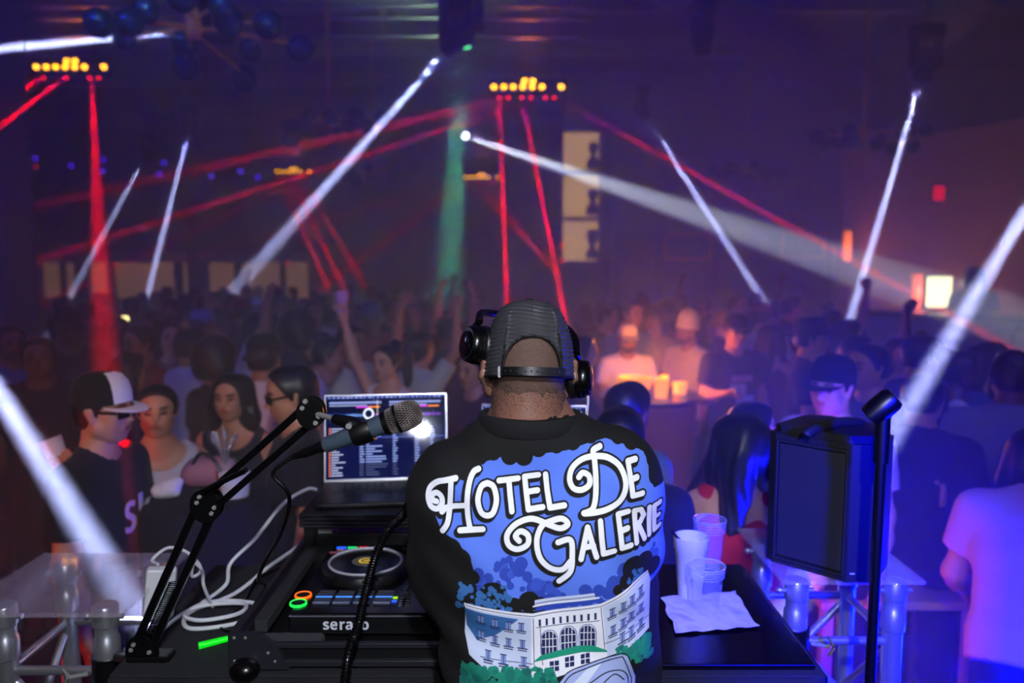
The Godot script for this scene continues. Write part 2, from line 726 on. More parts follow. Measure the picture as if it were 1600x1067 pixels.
func figure(sex: String, pose: String, lean: float) -> Dictionary:
	var key := "fig_%s_%s_%.2f" % [sex, pose, lean]
	if cache.has(key):
		return cache[key]
	var f := sex == "f"
	var sh := 0.165 if f else 0.195
	var tl := Transform3D(Basis(Vector3.RIGHT, lean), Vector3.ZERO)
	tl.origin = Vector3(0, 0.95, 0) - tl.basis * Vector3(0, 0.95, 0)
	var torso := [
		[Vector3(-0.07, 0.97, -0.005), Vector3(0.07, 0.97, -0.005), 0.118 if f else 0.112, 0.118 if f else 0.112],
		[Vector3(-0.06, 1.1, 0.008), Vector3(0.06, 1.1, 0.008), 0.088 if f else 0.108, 0.088 if f else 0.108],
		[Vector3(-0.075, 1.26, 0.005), Vector3(0.075, 1.26, 0.005), 0.098 if f else 0.115, 0.098 if f else 0.115],
		[Vector3(-sh + 0.065, 1.39, -0.012), Vector3(sh - 0.065, 1.39, -0.012), 0.07 if f else 0.082, 0.07 if f else 0.082],
		[Vector3(-sh + 0.06, 1.43, -0.015), Vector3(0, 1.485, -0.015), 0.045, 0.05],
		[Vector3(sh - 0.06, 1.43, -0.015), Vector3(0, 1.485, -0.015), 0.045, 0.05],
	]
	torso.append([Vector3(-0.06, 1.0, 0.0), Vector3(-0.072, 1.32, 0.0), 0.098 if f else 0.108, 0.09 if f else 0.106])
	torso.append([Vector3(0.06, 1.0, 0.0), Vector3(0.072, 1.32, 0.0), 0.098 if f else 0.108, 0.09 if f else 0.106])
	if f:
		torso.append([Vector3(-0.07, 1.27, 0.075), Vector3(-0.07, 1.25, 0.085), 0.055, 0.055])
		torso.append([Vector3(0.07, 1.27, 0.075), Vector3(0.07, 1.25, 0.085), 0.055, 0.055])
	var neck := [[Vector3(0, 1.46, -0.015), Vector3(0, 1.57, 0.005), 0.058, 0.052 if f else 0.06]]
	var arms := []
	var hands := []
	var ps := poses(pose)
	var ar := 0.82 if f else 1.0
	for sd in ["l", "r"]:
		var s := 1.0 if sd == "l" else -1.0
		var d: Array = ps[sd]
		var u: Vector3 = (d[0] * Vector3(s, 1, 1)).normalized()
		var w: Vector3 = (d[1] * Vector3(s, 1, 1)).normalized()
		var S := Vector3(s * sh, 1.415, -0.01)
		var E := S + u * 0.285
		var W := E + w * 0.245
		arms.append([S, S.lerp(E, 0.62), 0.056 * ar, 0.047 * ar, true])
		arms.append([S, E, 0.053 * ar, 0.041 * ar])
		arms.append([E, E.lerp(W, 0.4), 0.041 * ar, 0.042 * ar])
		arms.append([E.lerp(W, 0.4), W, 0.042 * ar, 0.027 * ar, true])
		# hand frame: fingers along the forearm, palm forward or inward
		var palm := Vector3(-s * 0.8, 0, 0.6)
		if d[2]:
			palm = Vector3(-s * 0.3, 0.2, 0.9)
		palm = (palm - w * palm.dot(w)).normalized()
		var yb := -w
		var xb := yb.cross(palm)
		var flip := 1.0 if xb.dot(Vector3(-s, 0.4, 0.8)) > 0.0 else -1.0
		hands.append([Transform3D(Basis(xb * flip, yb, palm), W + w * 0.012), d[2], W, w])
	var legs := []
	for s in [-1.0, 1.0]:
		legs.append([Vector3(0.09 * s, 0.93, 0), Vector3(0.105 * s, 0.5, 0.012), 0.09, 0.06])
		legs.append([Vector3(0.105 * s, 0.5, 0.012), Vector3(0.112 * s, 0.36, -0.005), 0.058, 0.056])
		legs.append([Vector3(0.112 * s, 0.36, -0.005), Vector3(0.12 * s, 0.09, -0.015), 0.056, 0.038, true])
	var feet := []
	for s in [-1.0, 1.0]:
		feet.append([Vector3(0.12 * s, 0.055, -0.03), Vector3(0.14 * s, 0.038, 0.12), 0.042, 0.034])
	var r := {"torso": torso, "neck": neck, "arms": arms, "hands": hands, "legs": legs, "feet": feet, "tl": tl, "sh": sh, "ar": ar, "f": f}
	cache[key] = r
	return r


func moved(bones: Array, t: Transform3D) -> Array:
	var out := []
	for b in bones:
		var c: Array = b.duplicate()
		c[0] = t * b[0]
		c[1] = t * b[1]
		out.append(c)
	return out


func body_mesh(sex: String, pose: String, lean: float, head: Transform3D, fine: float) -> ArrayMesh:
	var key := "body_%s_%s_%.2f_%s_%.3f" % [sex, pose, lean, str(head), fine]
	if cache.has(key):
		return cache[key]
	var g := figure(sex, pose, lean)
	var m := MB.new()
	m.use_col = true
	var up := []
	for b in g.torso + g.neck:
		up.append(b)
	for b in g.arms:
		if b.size() < 5 or b[3] < 0.03:
			up.append(b)
	field(m, moved(up, g.tl) + g.legs + g.feet, fine, 0.0, 0.045)
	m.add(head_part(sex), head)
	for hd in g.hands:
		m.add(hand_part(hd[1]), g.tl * hd[0])
	cache[key] = m.mesh()
	return cache[key]


func top_mesh(kind: String, sex: String, pose: String, lean: float, fine: float) -> ArrayMesh:
	var key := "top_%s_%s_%s_%.2f_%.3f" % [kind, sex, pose, lean, fine]
	if cache.has(key):
		return cache[key]
	var g := figure(sex, pose, lean)
	var m := MB.new()
	var b: Array = g.torso.duplicate()
	var clips := [["plane", Vector3(0, -1, 0), -0.86]]
	if kind == "tank" or kind == "dress":
		b = g.torso.slice(0, 3) + g.torso.slice(6)
		b.append([Vector3(-0.085, 1.3, 0.045), Vector3(-0.1, 1.43, 0.0), 0.03, 0.05])
		b.append([Vector3(0.085, 1.3, 0.045), Vector3(0.1, 1.43, 0.0), 0.03, 0.05])
		b.append([Vector3(-0.1, 1.43, 0.0), Vector3(-0.06, 1.28, -0.07), 0.045, 0.03])
		b.append([Vector3(0.1, 1.43, 0.0), Vector3(0.06, 1.28, -0.07), 0.045, 0.03])
		clips.append(["ball", Vector3(0, 1.53, 0.1), 0.152])
		clips.append(["ball", Vector3(0.21, 1.38, 0.0), 0.062])
		clips.append(["ball", Vector3(-0.21, 1.38, 0.0), 0.062])
		clips.append(["plane", Vector3(0, 1, 0), 1.52])
		if kind == "dress":
			clips[0] = ["plane", Vector3(0, -1, 0), -0.55]
			b.append([Vector3(-0.05, 0.93, 0), Vector3(-0.08, 0.5, 0), 0.12, 0.15, true])
			b.append([Vector3(0.05, 0.93, 0), Vector3(0.08, 0.5, 0), 0.12, 0.15, true])
	else:
		clips.append(["ball", Vector3(0, 1.555, 0.035), 0.088])
		for i in 2:
			if kind == "tee":
				var s: Array = g.arms[i * 4].duplicate()
				s[2] += 0.006
				s[3] += 0.014
				b.append(s)
			else:
				b.append(g.arms[i * 4 + 1])
				b.append(g.arms[i * 4 + 2])
				var c: Array = g.arms[i * 4 + 3].duplicate()
				c[3] = 0.036
				b.append(c)
		if kind != "crop":
			b.append([Vector3(-0.07, 0.95, 0), Vector3(-0.075, 0.8, 0.0), 0.118, 0.122, true])
			b.append([Vector3(0.07, 0.95, 0), Vector3(0.075, 0.8, 0.0), 0.118, 0.122, true])
	field(m, b, fine, 0.014, 0.04, clips)
	cache[key] = m.mesh()
	return cache[key]


func trouser_mesh(sex: String, kind: String, fine: float) -> ArrayMesh:
	var key := "legs_%s_%s" % [sex, kind]
	if cache.has(key):
		return cache[key]
	var g := figure(sex, "stand", 0.0)
	var m := MB.new()
	var b := [[Vector3(-0.07, 0.95, 0), Vector3(0.07, 0.95, 0), 0.11, 0.11]]
	b.append_array(g.legs)
	var clips := [["plane", Vector3(0, 1, 0), 1.0]]
	if kind == "shorts":
		clips.append(["plane", Vector3(0, -1, 0), -0.5])
	field(m, b, fine, 0.014, 0.035, clips)
	cache[key] = m.mesh()
	return cache[key]


func shoe_mesh() -> ArrayMesh:
	if not cache.has("shoe"):
		var m := MB.new()
		field(m, [[Vector3(0, 0.06, -0.035), Vector3(0.01, 0.045, 0.13), 0.05, 0.042], [Vector3(0, 0.1, -0.03), Vector3(0, 0.08, 0.0), 0.046, 0.05]], 0.014, 0.0, 0.03, [["plane", Vector3(0, -1, 0), 0.0]])
		cache["shoe"] = m.mesh()
	return cache["shoe"]


# hair and hats in the head's own frame
func hair_mesh(kind: String) -> ArrayMesh:
	if cache.has("hair_" + kind):
		return cache["hair_" + kind]
	var m := MB.new()
	var skull := [[Vector3(0, 0.03, -0.03), Vector3(0, 0.036, 0.014), 0.084, 0.08], [Vector3(0, -0.02, -0.045), Vector3(0, 0.0, -0.03), 0.064, 0.074]]
	var facecut := ["plane", Vector3(0, -0.52, 0.855), 0.018]
	match kind:
		"short":
			field(m, skull, 0.009, 0.008, 0.02, [facecut, ["plane", Vector3(0, -1, 0), 0.055]])
		"buzz":
			field(m, skull, 0.009, 0.0025, 0.02, [facecut, ["plane", Vector3(0, -1, 0), 0.06]])
		"long":
			for s in [-1.0, 1.0]:
				skull.append([Vector3(0.062 * s, 0.05, -0.02), Vector3(0.09 * s, -0.1, -0.015), 0.042, 0.04])
				skull.append([Vector3(0.09 * s, -0.1, -0.015), Vector3(0.085 * s, -0.27, 0.03), 0.04, 0.03])
			skull.append([Vector3(0, -0.02, -0.06), Vector3(0.01, -0.27, -0.085), 0.072, 0.045])
			field(m, skull, 0.009, 0.01, 0.03, [["plane", Vector3(0, -0.25, 0.968), 0.048]], "", "strands")
		"bun":
			skull.append([Vector3(0, 0.09, -0.085), Vector3(0, 0.1, -0.1), 0.042, 0.042])
			field(m, skull, 0.009, 0.008, 0.015, [facecut, ["plane", Vector3(0, -1, 0), 0.06]])
		"pony":
			skull.append([Vector3(0, 0.05, -0.1), Vector3(0, -0.05, -0.15), 0.035, 0.04])
			skull.append([Vector3(0, -0.05, -0.15), Vector3(0.01, -0.26, -0.12), 0.04, 0.022])
			field(m, skull, 0.01, 0.007, 0.02, [facecut])
		"afro":
			field(m, [[Vector3(0, 0.06, -0.035), Vector3(0, 0.065, -0.01), 0.13, 0.125], [Vector3(-0.06, -0.02, -0.03), Vector3(0.06, -0.02, -0.03), 0.09, 0.09]], 0.013, 0.0, 0.04, [["plane", Vector3(0, -0.45, 0.89), 0.04]], "", "curls")
		"beard":
			field(m, [[Vector3(-0.05, -0.045, 0.02), Vector3(0, -0.085, 0.055), 0.032, 0.034], [Vector3(0.05, -0.045, 0.02), Vector3(0, -0.085, 0.055), 0.032, 0.034]], 0.009, 0.004, 0.02, [["plane", Vector3(0, 1, -0.15), -0.058]])
	cache["hair_" + kind] = m.mesh()
	return cache["hair_" + kind]


func hat(kind: String, mat: Material, front: Material, root: Node3D, head: Transform3D) -> void:
	var dome := MB.new()
	var t := Transform3D(Basis(Vector3.RIGHT, -0.12).scaled_local(Vector3(1, 1, 1.16)), Vector3(0, 0.038, -0.008))
	if kind == "beanie":
		dome.lathe([Vector2(0.094, -0.015), Vector2(0.099, 0.0), Vector2(0.099, 0.035), Vector2(0.093, 0.04), Vector2(0.095, 0.07), Vector2(0.085, 0.12), Vector2(0.055, 0.165), Vector2(0.02, 0.178), Vector2(0.0, 0.18)], 24, t)
		obj("beanie", dome, mat, root, head)
		return
	dome.lathe([Vector2(0.091, -0.012), Vector2(0.092, 0.03), Vector2(0.087, 0.065), Vector2(0.07, 0.093), Vector2(0.04, 0.108), Vector2(0.0, 0.113)] if kind != "fedora" else [Vector2(0.092, -0.01), Vector2(0.09, 0.05), Vector2(0.084, 0.09), Vector2(0.068, 0.1), Vector2(0.0, 0.094)], 24, t)
	var cap := obj("hat" if kind == "fedora" or kind == "bucket" else "cap", dome, mat, root, head)
	var br := MB.new()
	if kind == "fedora" or kind == "bucket":
		var o := 0.165 if kind == "fedora" else 0.14
		var dy := 0.004 if kind == "fedora" else -0.045
		br.lathe([Vector2(0.088, -0.006), Vector2(o, -0.006 + dy), Vector2(o, -0.011 + dy), Vector2(0.088, -0.014)], 28, t)
		obj("brim", br, mat, cap)
		if kind == "fedora":
			var bd := MB.new()
			bd.lathe([Vector2(0.0925, -0.004), Vector2(0.094, 0.0), Vector2(0.093, 0.026), Vector2(0.091, 0.028)], 24, t)
			obj("hat_band", bd, mt("hat_band", Color(0.05, 0.05, 0.06), 0.6), cap)
		return
	# a bill over the brow (turned round for a cap worn backwards)
	var pts := []
	var back := -1.0 if kind == "backcap" else 1.0
	for i in 13:
		var a := PI * i / 12.0
		pts.append(Vector2(cos(a) * 0.083, sin(a) * 0.088 + 0.075))
	var poly := PackedVector2Array()
	for p in pts:
		poly.append(p)
	for i in 9:
		var a := PI - PI * i / 8.0
		poly.append(Vector2(cos(a) * 0.082, 0.05 + sin(a) * 0.052))
	br.prism(poly, 0.006, Transform3D(Basis(Vector3(back, 0, 0), Vector3(0, 0.16 * -1.0, back).normalized(), Vector3(0, 1, 0)), Vector3(0, 0.034, 0)))
	obj("bill", br, front if front else mat, cap)
	if front and kind == "cap":
		var fp := MB.new()
		fp.lathe([Vector2(0.0925, -0.01), Vector2(0.0935, 0.03), Vector2(0.0885, 0.066), Vector2(0.071, 0.0945), Vector2(0.05, 0.105)], 12, t * Transform3D(Basis(Vector3.UP, -0.87), Vector3.ZERO), 1.4)
		obj("front_panel", fp, front, cap)


func shades(root: Node3D, head: Transform3D) -> void:
	var m := MB.new()
	for s in [-1.0, 1.0]:
		m.box(Vector3(0.035 * s, 0.0, 0.094), Vector3(0.056, 0.036, 0.006), 0.003, Basis(Vector3.UP, 0.25 * s))
		m.box(Vector3(0.073 * s, 0.008, 0.04), Vector3(0.005, 0.01, 0.1), 0.002)
	m.box(Vector3(0, 0.006, 0.1), Vector3(0.02, 0.008, 0.006), 0.002)
	obj("sunglasses", m, mt("shades", Color(0.015, 0.015, 0.02), 0.12), root, head)


func person(at: Vector3, turn: float, o: Dictionary) -> Node3D:
	var sex: String = o.get("sex", "m")
	var pose: String = o.get("pose", "stand")
	var lean: float = o.get("lean", 0.0)
	var fine: float = o.get("fine", 0.024)
	var root := thing("person", o.label, "person", at, turn, o.get("group", "people in the crowd"))
	var s: float = o.get("s", 1.0)
	root.scale = Vector3.ONE * s
	var g := figure(sex, pose, lean)
	var hr := Basis.from_euler(Vector3(o.get("nod", 0.0), o.get("look", 0.0), 0.0))
	var head := Transform3D(hr, g.tl * Vector3(0, 1.645, 0.02))
	obj("body", body_mesh(sex, pose, lean, head, fine), skin(o.get("skin", 2)), root)
	var top: String = o.get("top", "tee")
	obj({"tank": "tank_top", "dress": "dress", "long": "jumper"}.get(top, "shirt"), top_mesh(top, sex, pose, lean, fine), cloth(o.get("c", Color(0.03, 0.03, 0.04))), root, g.tl)
	if o.get("legs", "long") != "none":
		obj("trousers" if o.get("legs", "long") == "long" else "shorts", trouser_mesh(sex, o.get("legs", "long"), 0.024), cloth(o.get("pc", Color(0.05, 0.05, 0.08))), root)
	for sd in [-1.0, 1.0]:
		obj("shoe", shoe_mesh(), cloth(o.get("sc", Color(0.12, 0.12, 0.13))), root, Transform3D(Basis(Vector3.UP, 0.12 * sd), Vector3(0.12 * sd, 0, 0)))
	var hair: String = o.get("hair", "short")
	if hair:
		obj("hair", hair_mesh(hair), mt("hair_" + str(o.get("hc", Color(0.03, 0.022, 0.02))), o.get("hc", Color(0.03, 0.022, 0.02)), 0.45), root, head)
	if o.get("beard", false):
		obj("beard", hair_mesh("beard"), mt("beard", Color(0.03, 0.022, 0.02), 0.7), root, head)
	if o.has("hat"):
		hat(o.hat, cloth(o.get("hatc", Color(0.03, 0.03, 0.04))), cloth(o.hatf) if o.has("hatf") else null, root, head)
	if o.get("shades", false):
		shades(root, head)
	root.set_meta("right_hand", root.transform * (g.tl * (g.hands[1][2] + g.hands[1][3] * 0.075)))
	root.set_meta("left_hand", root.transform * (g.tl * (g.hands[0][2] + g.hands[0][3] * 0.075)))
	return root


# ---- the room --------------------------------------------------------------------
func build_setting() -> void:
	var floor_m := mt("floor", Color(0.3, 0.3, 0.32), 0.45)
	floor_m.roughness_texture = noise_tex(0.03, Color(0.4, 0.4, 0.4), Color(1, 1, 1), 3)
	floor_m.albedo_texture = noise_tex(0.02, Color(0.6, 0.6, 0.6), Color(1, 1, 1), 4)
	floor_m.uv1_triplanar = true
	floor_m.uv1_world_triplanar = true
	floor_m.uv1_scale = Vector3.ONE * 0.4
	slab("floor", Vector3(-1, -0.1, -11), Vector3(28, 0.2, 29), floor_m)
	var dark := mt("dark_paint", Color(0.2, 0.2, 0.24), 0.8)
	dark.albedo_texture = noise_tex(0.02, Color(0.8, 0.8, 0.8), Color(1, 1, 1), 9)
	dark.uv1_triplanar = true
	dark.uv1_world_triplanar = true
	dark.uv1_scale = Vector3.ONE * 0.25
	var ceil_m := mt("ceiling_paint", Color(0.33, 0.32, 0.34), 0.8)
	slab("ceiling", Vector3(-1, 6.3, -11), Vector3(28, 0.2, 29), ceil_m)
	slab("wall_back", Vector3(-1, 3.1, -25.1), Vector3(28, 6.2, 0.2), dark)
	slab("wall_left", Vector3(-14.9, 3.1, -11), Vector3(0.2, 6.2, 29), dark)
	slab("wall_right", Vector3(12.9, 3.1, -11), Vector3(0.2, 6.2, 29), dark)
	slab("wall_front", Vector3(-1, 3.1, 3.4), Vector3(28, 6.2, 0.2), dark)
	var grey := mt("grey_plaster", Color(0.58, 0.55, 0.56), 0.85)
	slab("wall_back_right", Vector3(7.0, 3.1, -17.4), Vector3(11.8, 6.2, 0.2), grey)
	var red := mt("red_plaster", Color(0.62, 0.4, 0.4), 0.8)
	red.albedo_texture = noise_tex(0.03, Color(0.82, 0.82, 0.82), Color(1, 1, 1), 12)
	red.uv1_triplanar = true
	red.uv1_world_triplanar = true
	red.uv1_scale = Vector3.ONE * 0.3
	# the red partition beside the bar
	var a := Vector3(5.9, 0, -14.3)
	var b := Vector3(7.35, 0, -11.0)
	var mid := (a + b) * 0.5
	var dir := (b - a)
	slab("wall_partition", Vector3(mid.x, 2.08, mid.z), Vector3(0.2, 4.16, dir.length()), red, Basis(Vector3.UP, atan2(dir.x, dir.z)))
	slab("wall_partition_return", Vector3(8.6, 2.08, -11.0), Vector3(2.5, 4.16, 0.18), red)
	# stage under the decks
	var stage_m := mt("stage_carpet", Color(0.06, 0.06, 0.07), 0.95)
	slab("floor_stage", Vector3(-0.2, 0.175, -0.4), Vector3(7.0, 0.35, 4.5), stage_m)
	var pil := mt("pillar_paint", Color(0.5, 0.46, 0.48), 0.7)
	var pm := MB.new()
	pm.box(Vector3.ZERO, Vector3(0.62, 6.2, 0.62), 0.02)
	struct("pillar", pm, pil, Transform3D(Basis(), Vector3(-5.95, 3.1, -9.2)))
	var pm2 := MB.new()
	pm2.box(Vector3.ZERO, Vector3(0.22, 6.2, 0.22), 0.01)
	struct("pillar_slim", pm2, mt("pillar_dark", Color(0.1, 0.1, 0.12), 0.6), Transform3D(Basis(), Vector3(-9.4, 3.1, -23.5)))
	# ceiling beams, each its own
	for i in 8:
		var bm := MB.new()
		var z := -4.6 - i * 2.6
		bm.box(Vector3(0, 0.13, 0), Vector3(27.6, 0.03, 0.2), 0.0)
		bm.box(Vector3(0, 0.0, 0), Vector3(27.6, 0.26, 0.04), 0.0)
		bm.box(Vector3(0, -0.13, 0), Vector3(27.6, 0.03, 0.2), 0.0)
		struct("beam" if i == 0 else "beam_%03d" % i, bm, mt("beam_paint", Color(0.6, 0.57, 0.56), 0.6), Transform3D(Basis(), Vector3(-1, 6.05, z)))
	# ducts under the roof
	var duct_m := mt("duct_metal", Color(0.45, 0.43, 0.42), 0.45, 0.6)
	for d in [[Vector3(1.519, 5.417, -9.374), Vector3(7.030, 5.591, -16.930), 0.32, "wide round ventilation duct under the roof above the red partition"], [Vector3(5.804, 5.254, -9.860), Vector3(6.640, 6.085, -14.467), 0.3, "round duct in the upper corner over the bar"]]:
		var p0: Vector3 = d[0]
		var p1: Vector3 = d[1]
		p0.y = 5.55
		p1.y = 5.55
		var dm := MB.new()
		dm.tube([p0, p1], d[2], 20)
		var root := thing("ventilation_duct", d[3], "duct", Vector3.ZERO)
		obj("pipe", dm, duct_m, root)
		for q in 5:
			var w := p0.lerp(p1, 0.1 + q * 0.2)
			var rm := MB.new()
			rm.tube([w, w + (p1 - p0).normalized() * 0.05], d[2] + 0.015, 20)
			obj("joint_ring", rm, duct_m, root)
			var hm := MB.new()
			hm.tube([w, Vector3(w.x, 6.2, w.z)], 0.012, 6)
			obj("hanger_rod", hm, duct_m, root)


# rigging pipes: two parallel bars with drop rods to the roof
func pipe_run(label: String, x0: float, x1: float, z: float, y: float) -> void:
	var root := thing("rigging_pipe", label, "pipe", Vector3(0, y, z), 0, "rigging pipes under the roof")
	var m := mt("rig_metal", Color(0.55, 0.54, 0.52), 0.35, 0.7)
	for dy in [0.0, 0.2, 0.4]:
		part_tube("pipe", [Vector3(x0, dy, 0.14 if dy == 0.2 else 0.0), Vector3(x1, dy, 0.14 if dy == 0.2 else 0.0)], 0.03, m, root, 10)
	var x := x0 + 0.2
	while x < x1:
		part_tube("cross_tube", [Vector3(x, 0, 0), Vector3(x, 0.2, 0.14), Vector3(x, 0.4, 0)], 0.014, m, root, 6)
		x += 0.75
	for t in [0.08, 0.5, 0.92]:
		part_tube("drop_rod", [Vector3(lerpf(x0, x1, t), 0.4, 0), Vector3(lerpf(x0, x1, t), 6.2 - y, 0)], 0.012, m, root, 6)


func moving_head(at: Vector3, to: Vector3, lens: float, deg: float, c: Color, e: float, label: String, shade := 1.0, top := 0.0, core := 0.022) -> Node3D:
	var root := thing("moving_head_light", label, "stage light", at, 0, "moving head lights on the rig")
	var body := mt("fixture_black", Color(0.06, 0.06, 0.07), 0.4)
	var d := (to - at).normalized()
	var flat := Vector3(d.x, 0, d.z).normalized()
	var side := Vector3(-flat.z, 0, flat.x)
	var k := lens / 0.075
	var yb := Basis(side, Vector3.UP, side.cross(Vector3.UP))
	part_box("base", yb * Vector3(0, 0.33 * k, 0), Vector3(0.3, 0.14, 0.24) * k, 0.02, body, root, yb)
	var clamp := MB.new()
	clamp.tube([Vector3(0, 0.4 * k, 0), Vector3(0, maxf(0.46 * k, top - at.y), 0)], 0.022, 8)
	obj("clamp", clamp, mt("rig_metal"), root)
	for s in [-1.0, 1.0]:
		part_box("yoke_arm", side * 0.155 * k * s + Vector3(0, 0.13 * k, 0), Vector3(0.045, 0.34, 0.12) * k, 0.015, body, root, yb)
	var hm := MB.new()
	var hx := along(Vector3.ZERO, d)
	hm.lathe([Vector2(0, -0.17), Vector2(0.075, -0.165), Vector2(0.11, -0.13), Vector2(0.12, -0.03), Vector2(0.115, 0.04), Vector2(0.1, 0.1), Vector2(0.097, 0.17), Vector2(0.08, 0.172), Vector2(0.078, 0.155), Vector2(0, 0.155)], 22, hx * Transform3D(Basis().scaled(Vector3.ONE * k), Vector3.ZERO))
	var hd := obj("head", hm, body, root)
	for q in 3:
		var fm := MB.new()
		fm.lathe([Vector2(0.11, -0.13 + q * 0.035), Vector2(0.126, -0.128 + q * 0.035), Vector2(0.126, -0.118 + q * 0.035), Vector2(0.11, -0.116 + q * 0.035)], 22, hx * Transform3D(Basis().scaled(Vector3.ONE * k), Vector3.ZERO))
		obj("cooling_fin", fm, body, hd)
	if e > 0.0:
		var lm := MB.new()
		lm.lathe([Vector2(0.0, 0.163), Vector2(0.04, 0.162), Vector2(0.077, 0.158)], 22, hx * Transform3D(Basis().scaled(Vector3.ONE * k), Vector3.ZERO))
		obj("lens_light", lm, glow("lens_" + c.to_html(false), c, 6.0 * shade), hd)
		spot("beam_light", at + d * (0.19 * k), to, core, deg, c, e, root)
	else:
		var lm := MB.new()
		lm.lathe([Vector2(0.0, 0.163), Vector2(0.04, 0.162), Vector2(0.077, 0.158)], 22, hx * Transform3D(Basis().scaled(Vector3.ONE * k), Vector3.ZERO))
		obj("lens", lm, mt("lens_off", Color(0.25, 0.3, 0.4), 0.05, 0.3), hd)
	return root


# a bar of amber lamps over a row of laser outlets
func laser_bar(c: Vector3, label: String, shots: Array, lit: Array, e: float) -> void:
	var root := thing("laser_bar", label, "laser light", c, 0, "laser bars hung from the rig")
	var body := mt("fixture_black")
	part_box("housing", Vector3(0, 0.02, -0.06), Vector3(1.05, 0.2, 0.1), 0.015, body, root)
	var amber := glow("amber_lamp", Color(1.0, 0.66, 0.04), 7.0)
	for p in [[-0.45, 0], [-0.32, 0], [-0.195, 0], [-0.07, 0], [0.055, 0], [0.185, 0], [0.44, 0], [-0.045, 0.075], [0.065, 0.075]]:
		var m := MB.new()
		m.lathe([Vector2(0, 0.035), Vector2(0.018, 0.03), Vector2(0.032, 0.018), Vector2(0.036, 0.0)], 14, along(Vector3(p[0], p[1] + 0.02, -0.005), Vector3(p[0], p[1] + 0.02, 1)))
		obj("amber_lamp", m, amber, root)
	var i := 0
	for x in [-0.46, -0.38, -0.26, -0.08, 0.04, 0.23, 0.35, 0.48]:
		var m := MB.new()
		m.lathe([Vector2(0, 0.012), Vector2(0.014, 0.01), Vector2(0.02, 0.0)], 10, along(Vector3(x, -0.115, -0.03), Vector3(x, -0.115, 1)))
		obj("laser_light_outlet", m, glow("laser_dot", Color(1, 0.05, 0.06), 5.0) if i in lit else mt("lens_off"), root)
		i += 1
	for s in [-0.3, 0.3]:
		part_tube("hanger", [Vector3(s, 0.12, -0.06), Vector3(s, 5.6 - c.y, (-10.95 if c.z > -15.0 else -22.5) - c.z)], 0.012, mt("rig_metal"), root, 6)
	spot("amber_light", c + Vector3(0, 0.16, 0.05), c + Vector3(0, 1.0, -0.02), 0.1, 48, Color(1.0, 0.52, 0.02), e, root, 0.8)
	for s in shots:
		var p: Vector3 = c + Vector3(s[0], -0.115, 0.02)
		spot("laser_beam_light", p, s[1], 0.01, 0.5, Color(1, 0.0, 0.04), s[2], root, 1.0)


func chandelier(c: Vector3, r: float, n: int, sd: int, label: String, gr := 0.1) -> void:
	var root := thing("chandelier", label, "chandelier", c, 0, "brass globe chandeliers")
	var brass := mt("brass", Color(0.88, 0.68, 0.36), 0.4, 0.3)
	var gl := glass("smoked_globe", Color(0.2, 0.42, 0.48), 0.85, 0.14)
	gl.metallic = 0.7
	part_tube("stem", [Vector3(0, 0.1, 0), Vector3(0, 6.2 - c.y, 0)], 0.02, brass, root, 10)
	var hub := MB.new()
	hub.lathe([Vector2(0, -0.1), Vector2(0.045, -0.09), Vector2(0.055, -0.05), Vector2(0.055, 0.09), Vector2(0.03, 0.13), Vector2(0, 0.13)], 16)
	obj("hub", hub, brass, root)
	var g := RandomNumberGenerator.new()
	g.seed = sd
	for i in n:
		var a := TAU * (i + g.randf_range(-0.2, 0.2)) / n
		var l := r * g.randf_range(0.55, 1.0)
		var end := Vector3(cos(a) * l, g.randf_range(-0.16, 0.1), sin(a) * l)
		var arm := part_tube("arm", [Vector3(0, g.randf_range(-0.06, 0.05), 0), end], 0.012, brass, root, 8)
		var side := Vector3(-sin(a), 0, cos(a))
		var ends := [end]
		if g.randf() < 0.75:
			var f := end * g.randf_range(0.5, 0.72)
			var e2 := f + side * g.randf_range(0.14, 0.28) * (1.0 if g.randf() < 0.5 else -1.0) + Vector3(0, g.randf_range(-0.12, 0.06), 0)
			part_tube("branch", [f, e2], 0.01, brass, arm, 8)
			ends.append(e2)
		for q in ends:
			var bm := MB.new()
			var rr := gr * g.randf_range(0.85, 1.1)
			bm.ball(Vector3.ZERO, Vector3.ONE * rr, 20)
			var o := obj("globe", bm, gl, root, Transform3D(Basis(), q + Vector3(0, -rr * 0.3, 0)))
			var sm := MB.new()
			sm.lathe([Vector2(0, rr * 0.2), Vector2(0.018, rr * 0.25), Vector2(0.02, rr * 1.0), Vector2(0.0, rr * 1.02)], 10)
			obj("socket", sm, brass, o)


func par_can(at: Vector3, to: Vector3, c: Color, size: float, e: float, label: String, deg := 50.0) -> Node3D:
	var root := thing("par_light", label, "stage light", at, 0, "coloured wash lights")
	var m := MB.new()
	var x := along(Vector3.ZERO, (to - at))
	m.lathe([Vector2(0, -size * 1.5), Vector2(size * 0.7, -size * 1.4), Vector2(size * 1.1, -size * 0.6), Vector2(size * 1.15, 0.05), Vector2(size, 0.05), Vector2(size, 0), Vector2(0, 0)], 20, x)
	obj("can", m, mt("fixture_black"), root)
	var l := MB.new()
	l.lathe([Vector2(0, 0.012), Vector2(size * 0.98, 0.006)], 20, x)
	obj("lamp_face", l, glow("par_" + c.to_html(false), c, 10.0), root)
	var b := MB.new()
	b.tube([x * Vector3(size * 1.2, -size * 0.5, 0), x * Vector3(size * 1.25, -size * 1.8, 0), x * Vector3(-size * 1.25, -size * 1.8, 0), x * Vector3(-size * 1.2, -size * 0.5, 0)], 0.012, 6)
	obj("bracket", b, mt("fixture_black"), root)
	spot("wash_light", at + (to - at).normalized() * 0.09, to, size, deg, c, e, root, 0.8)
	return root


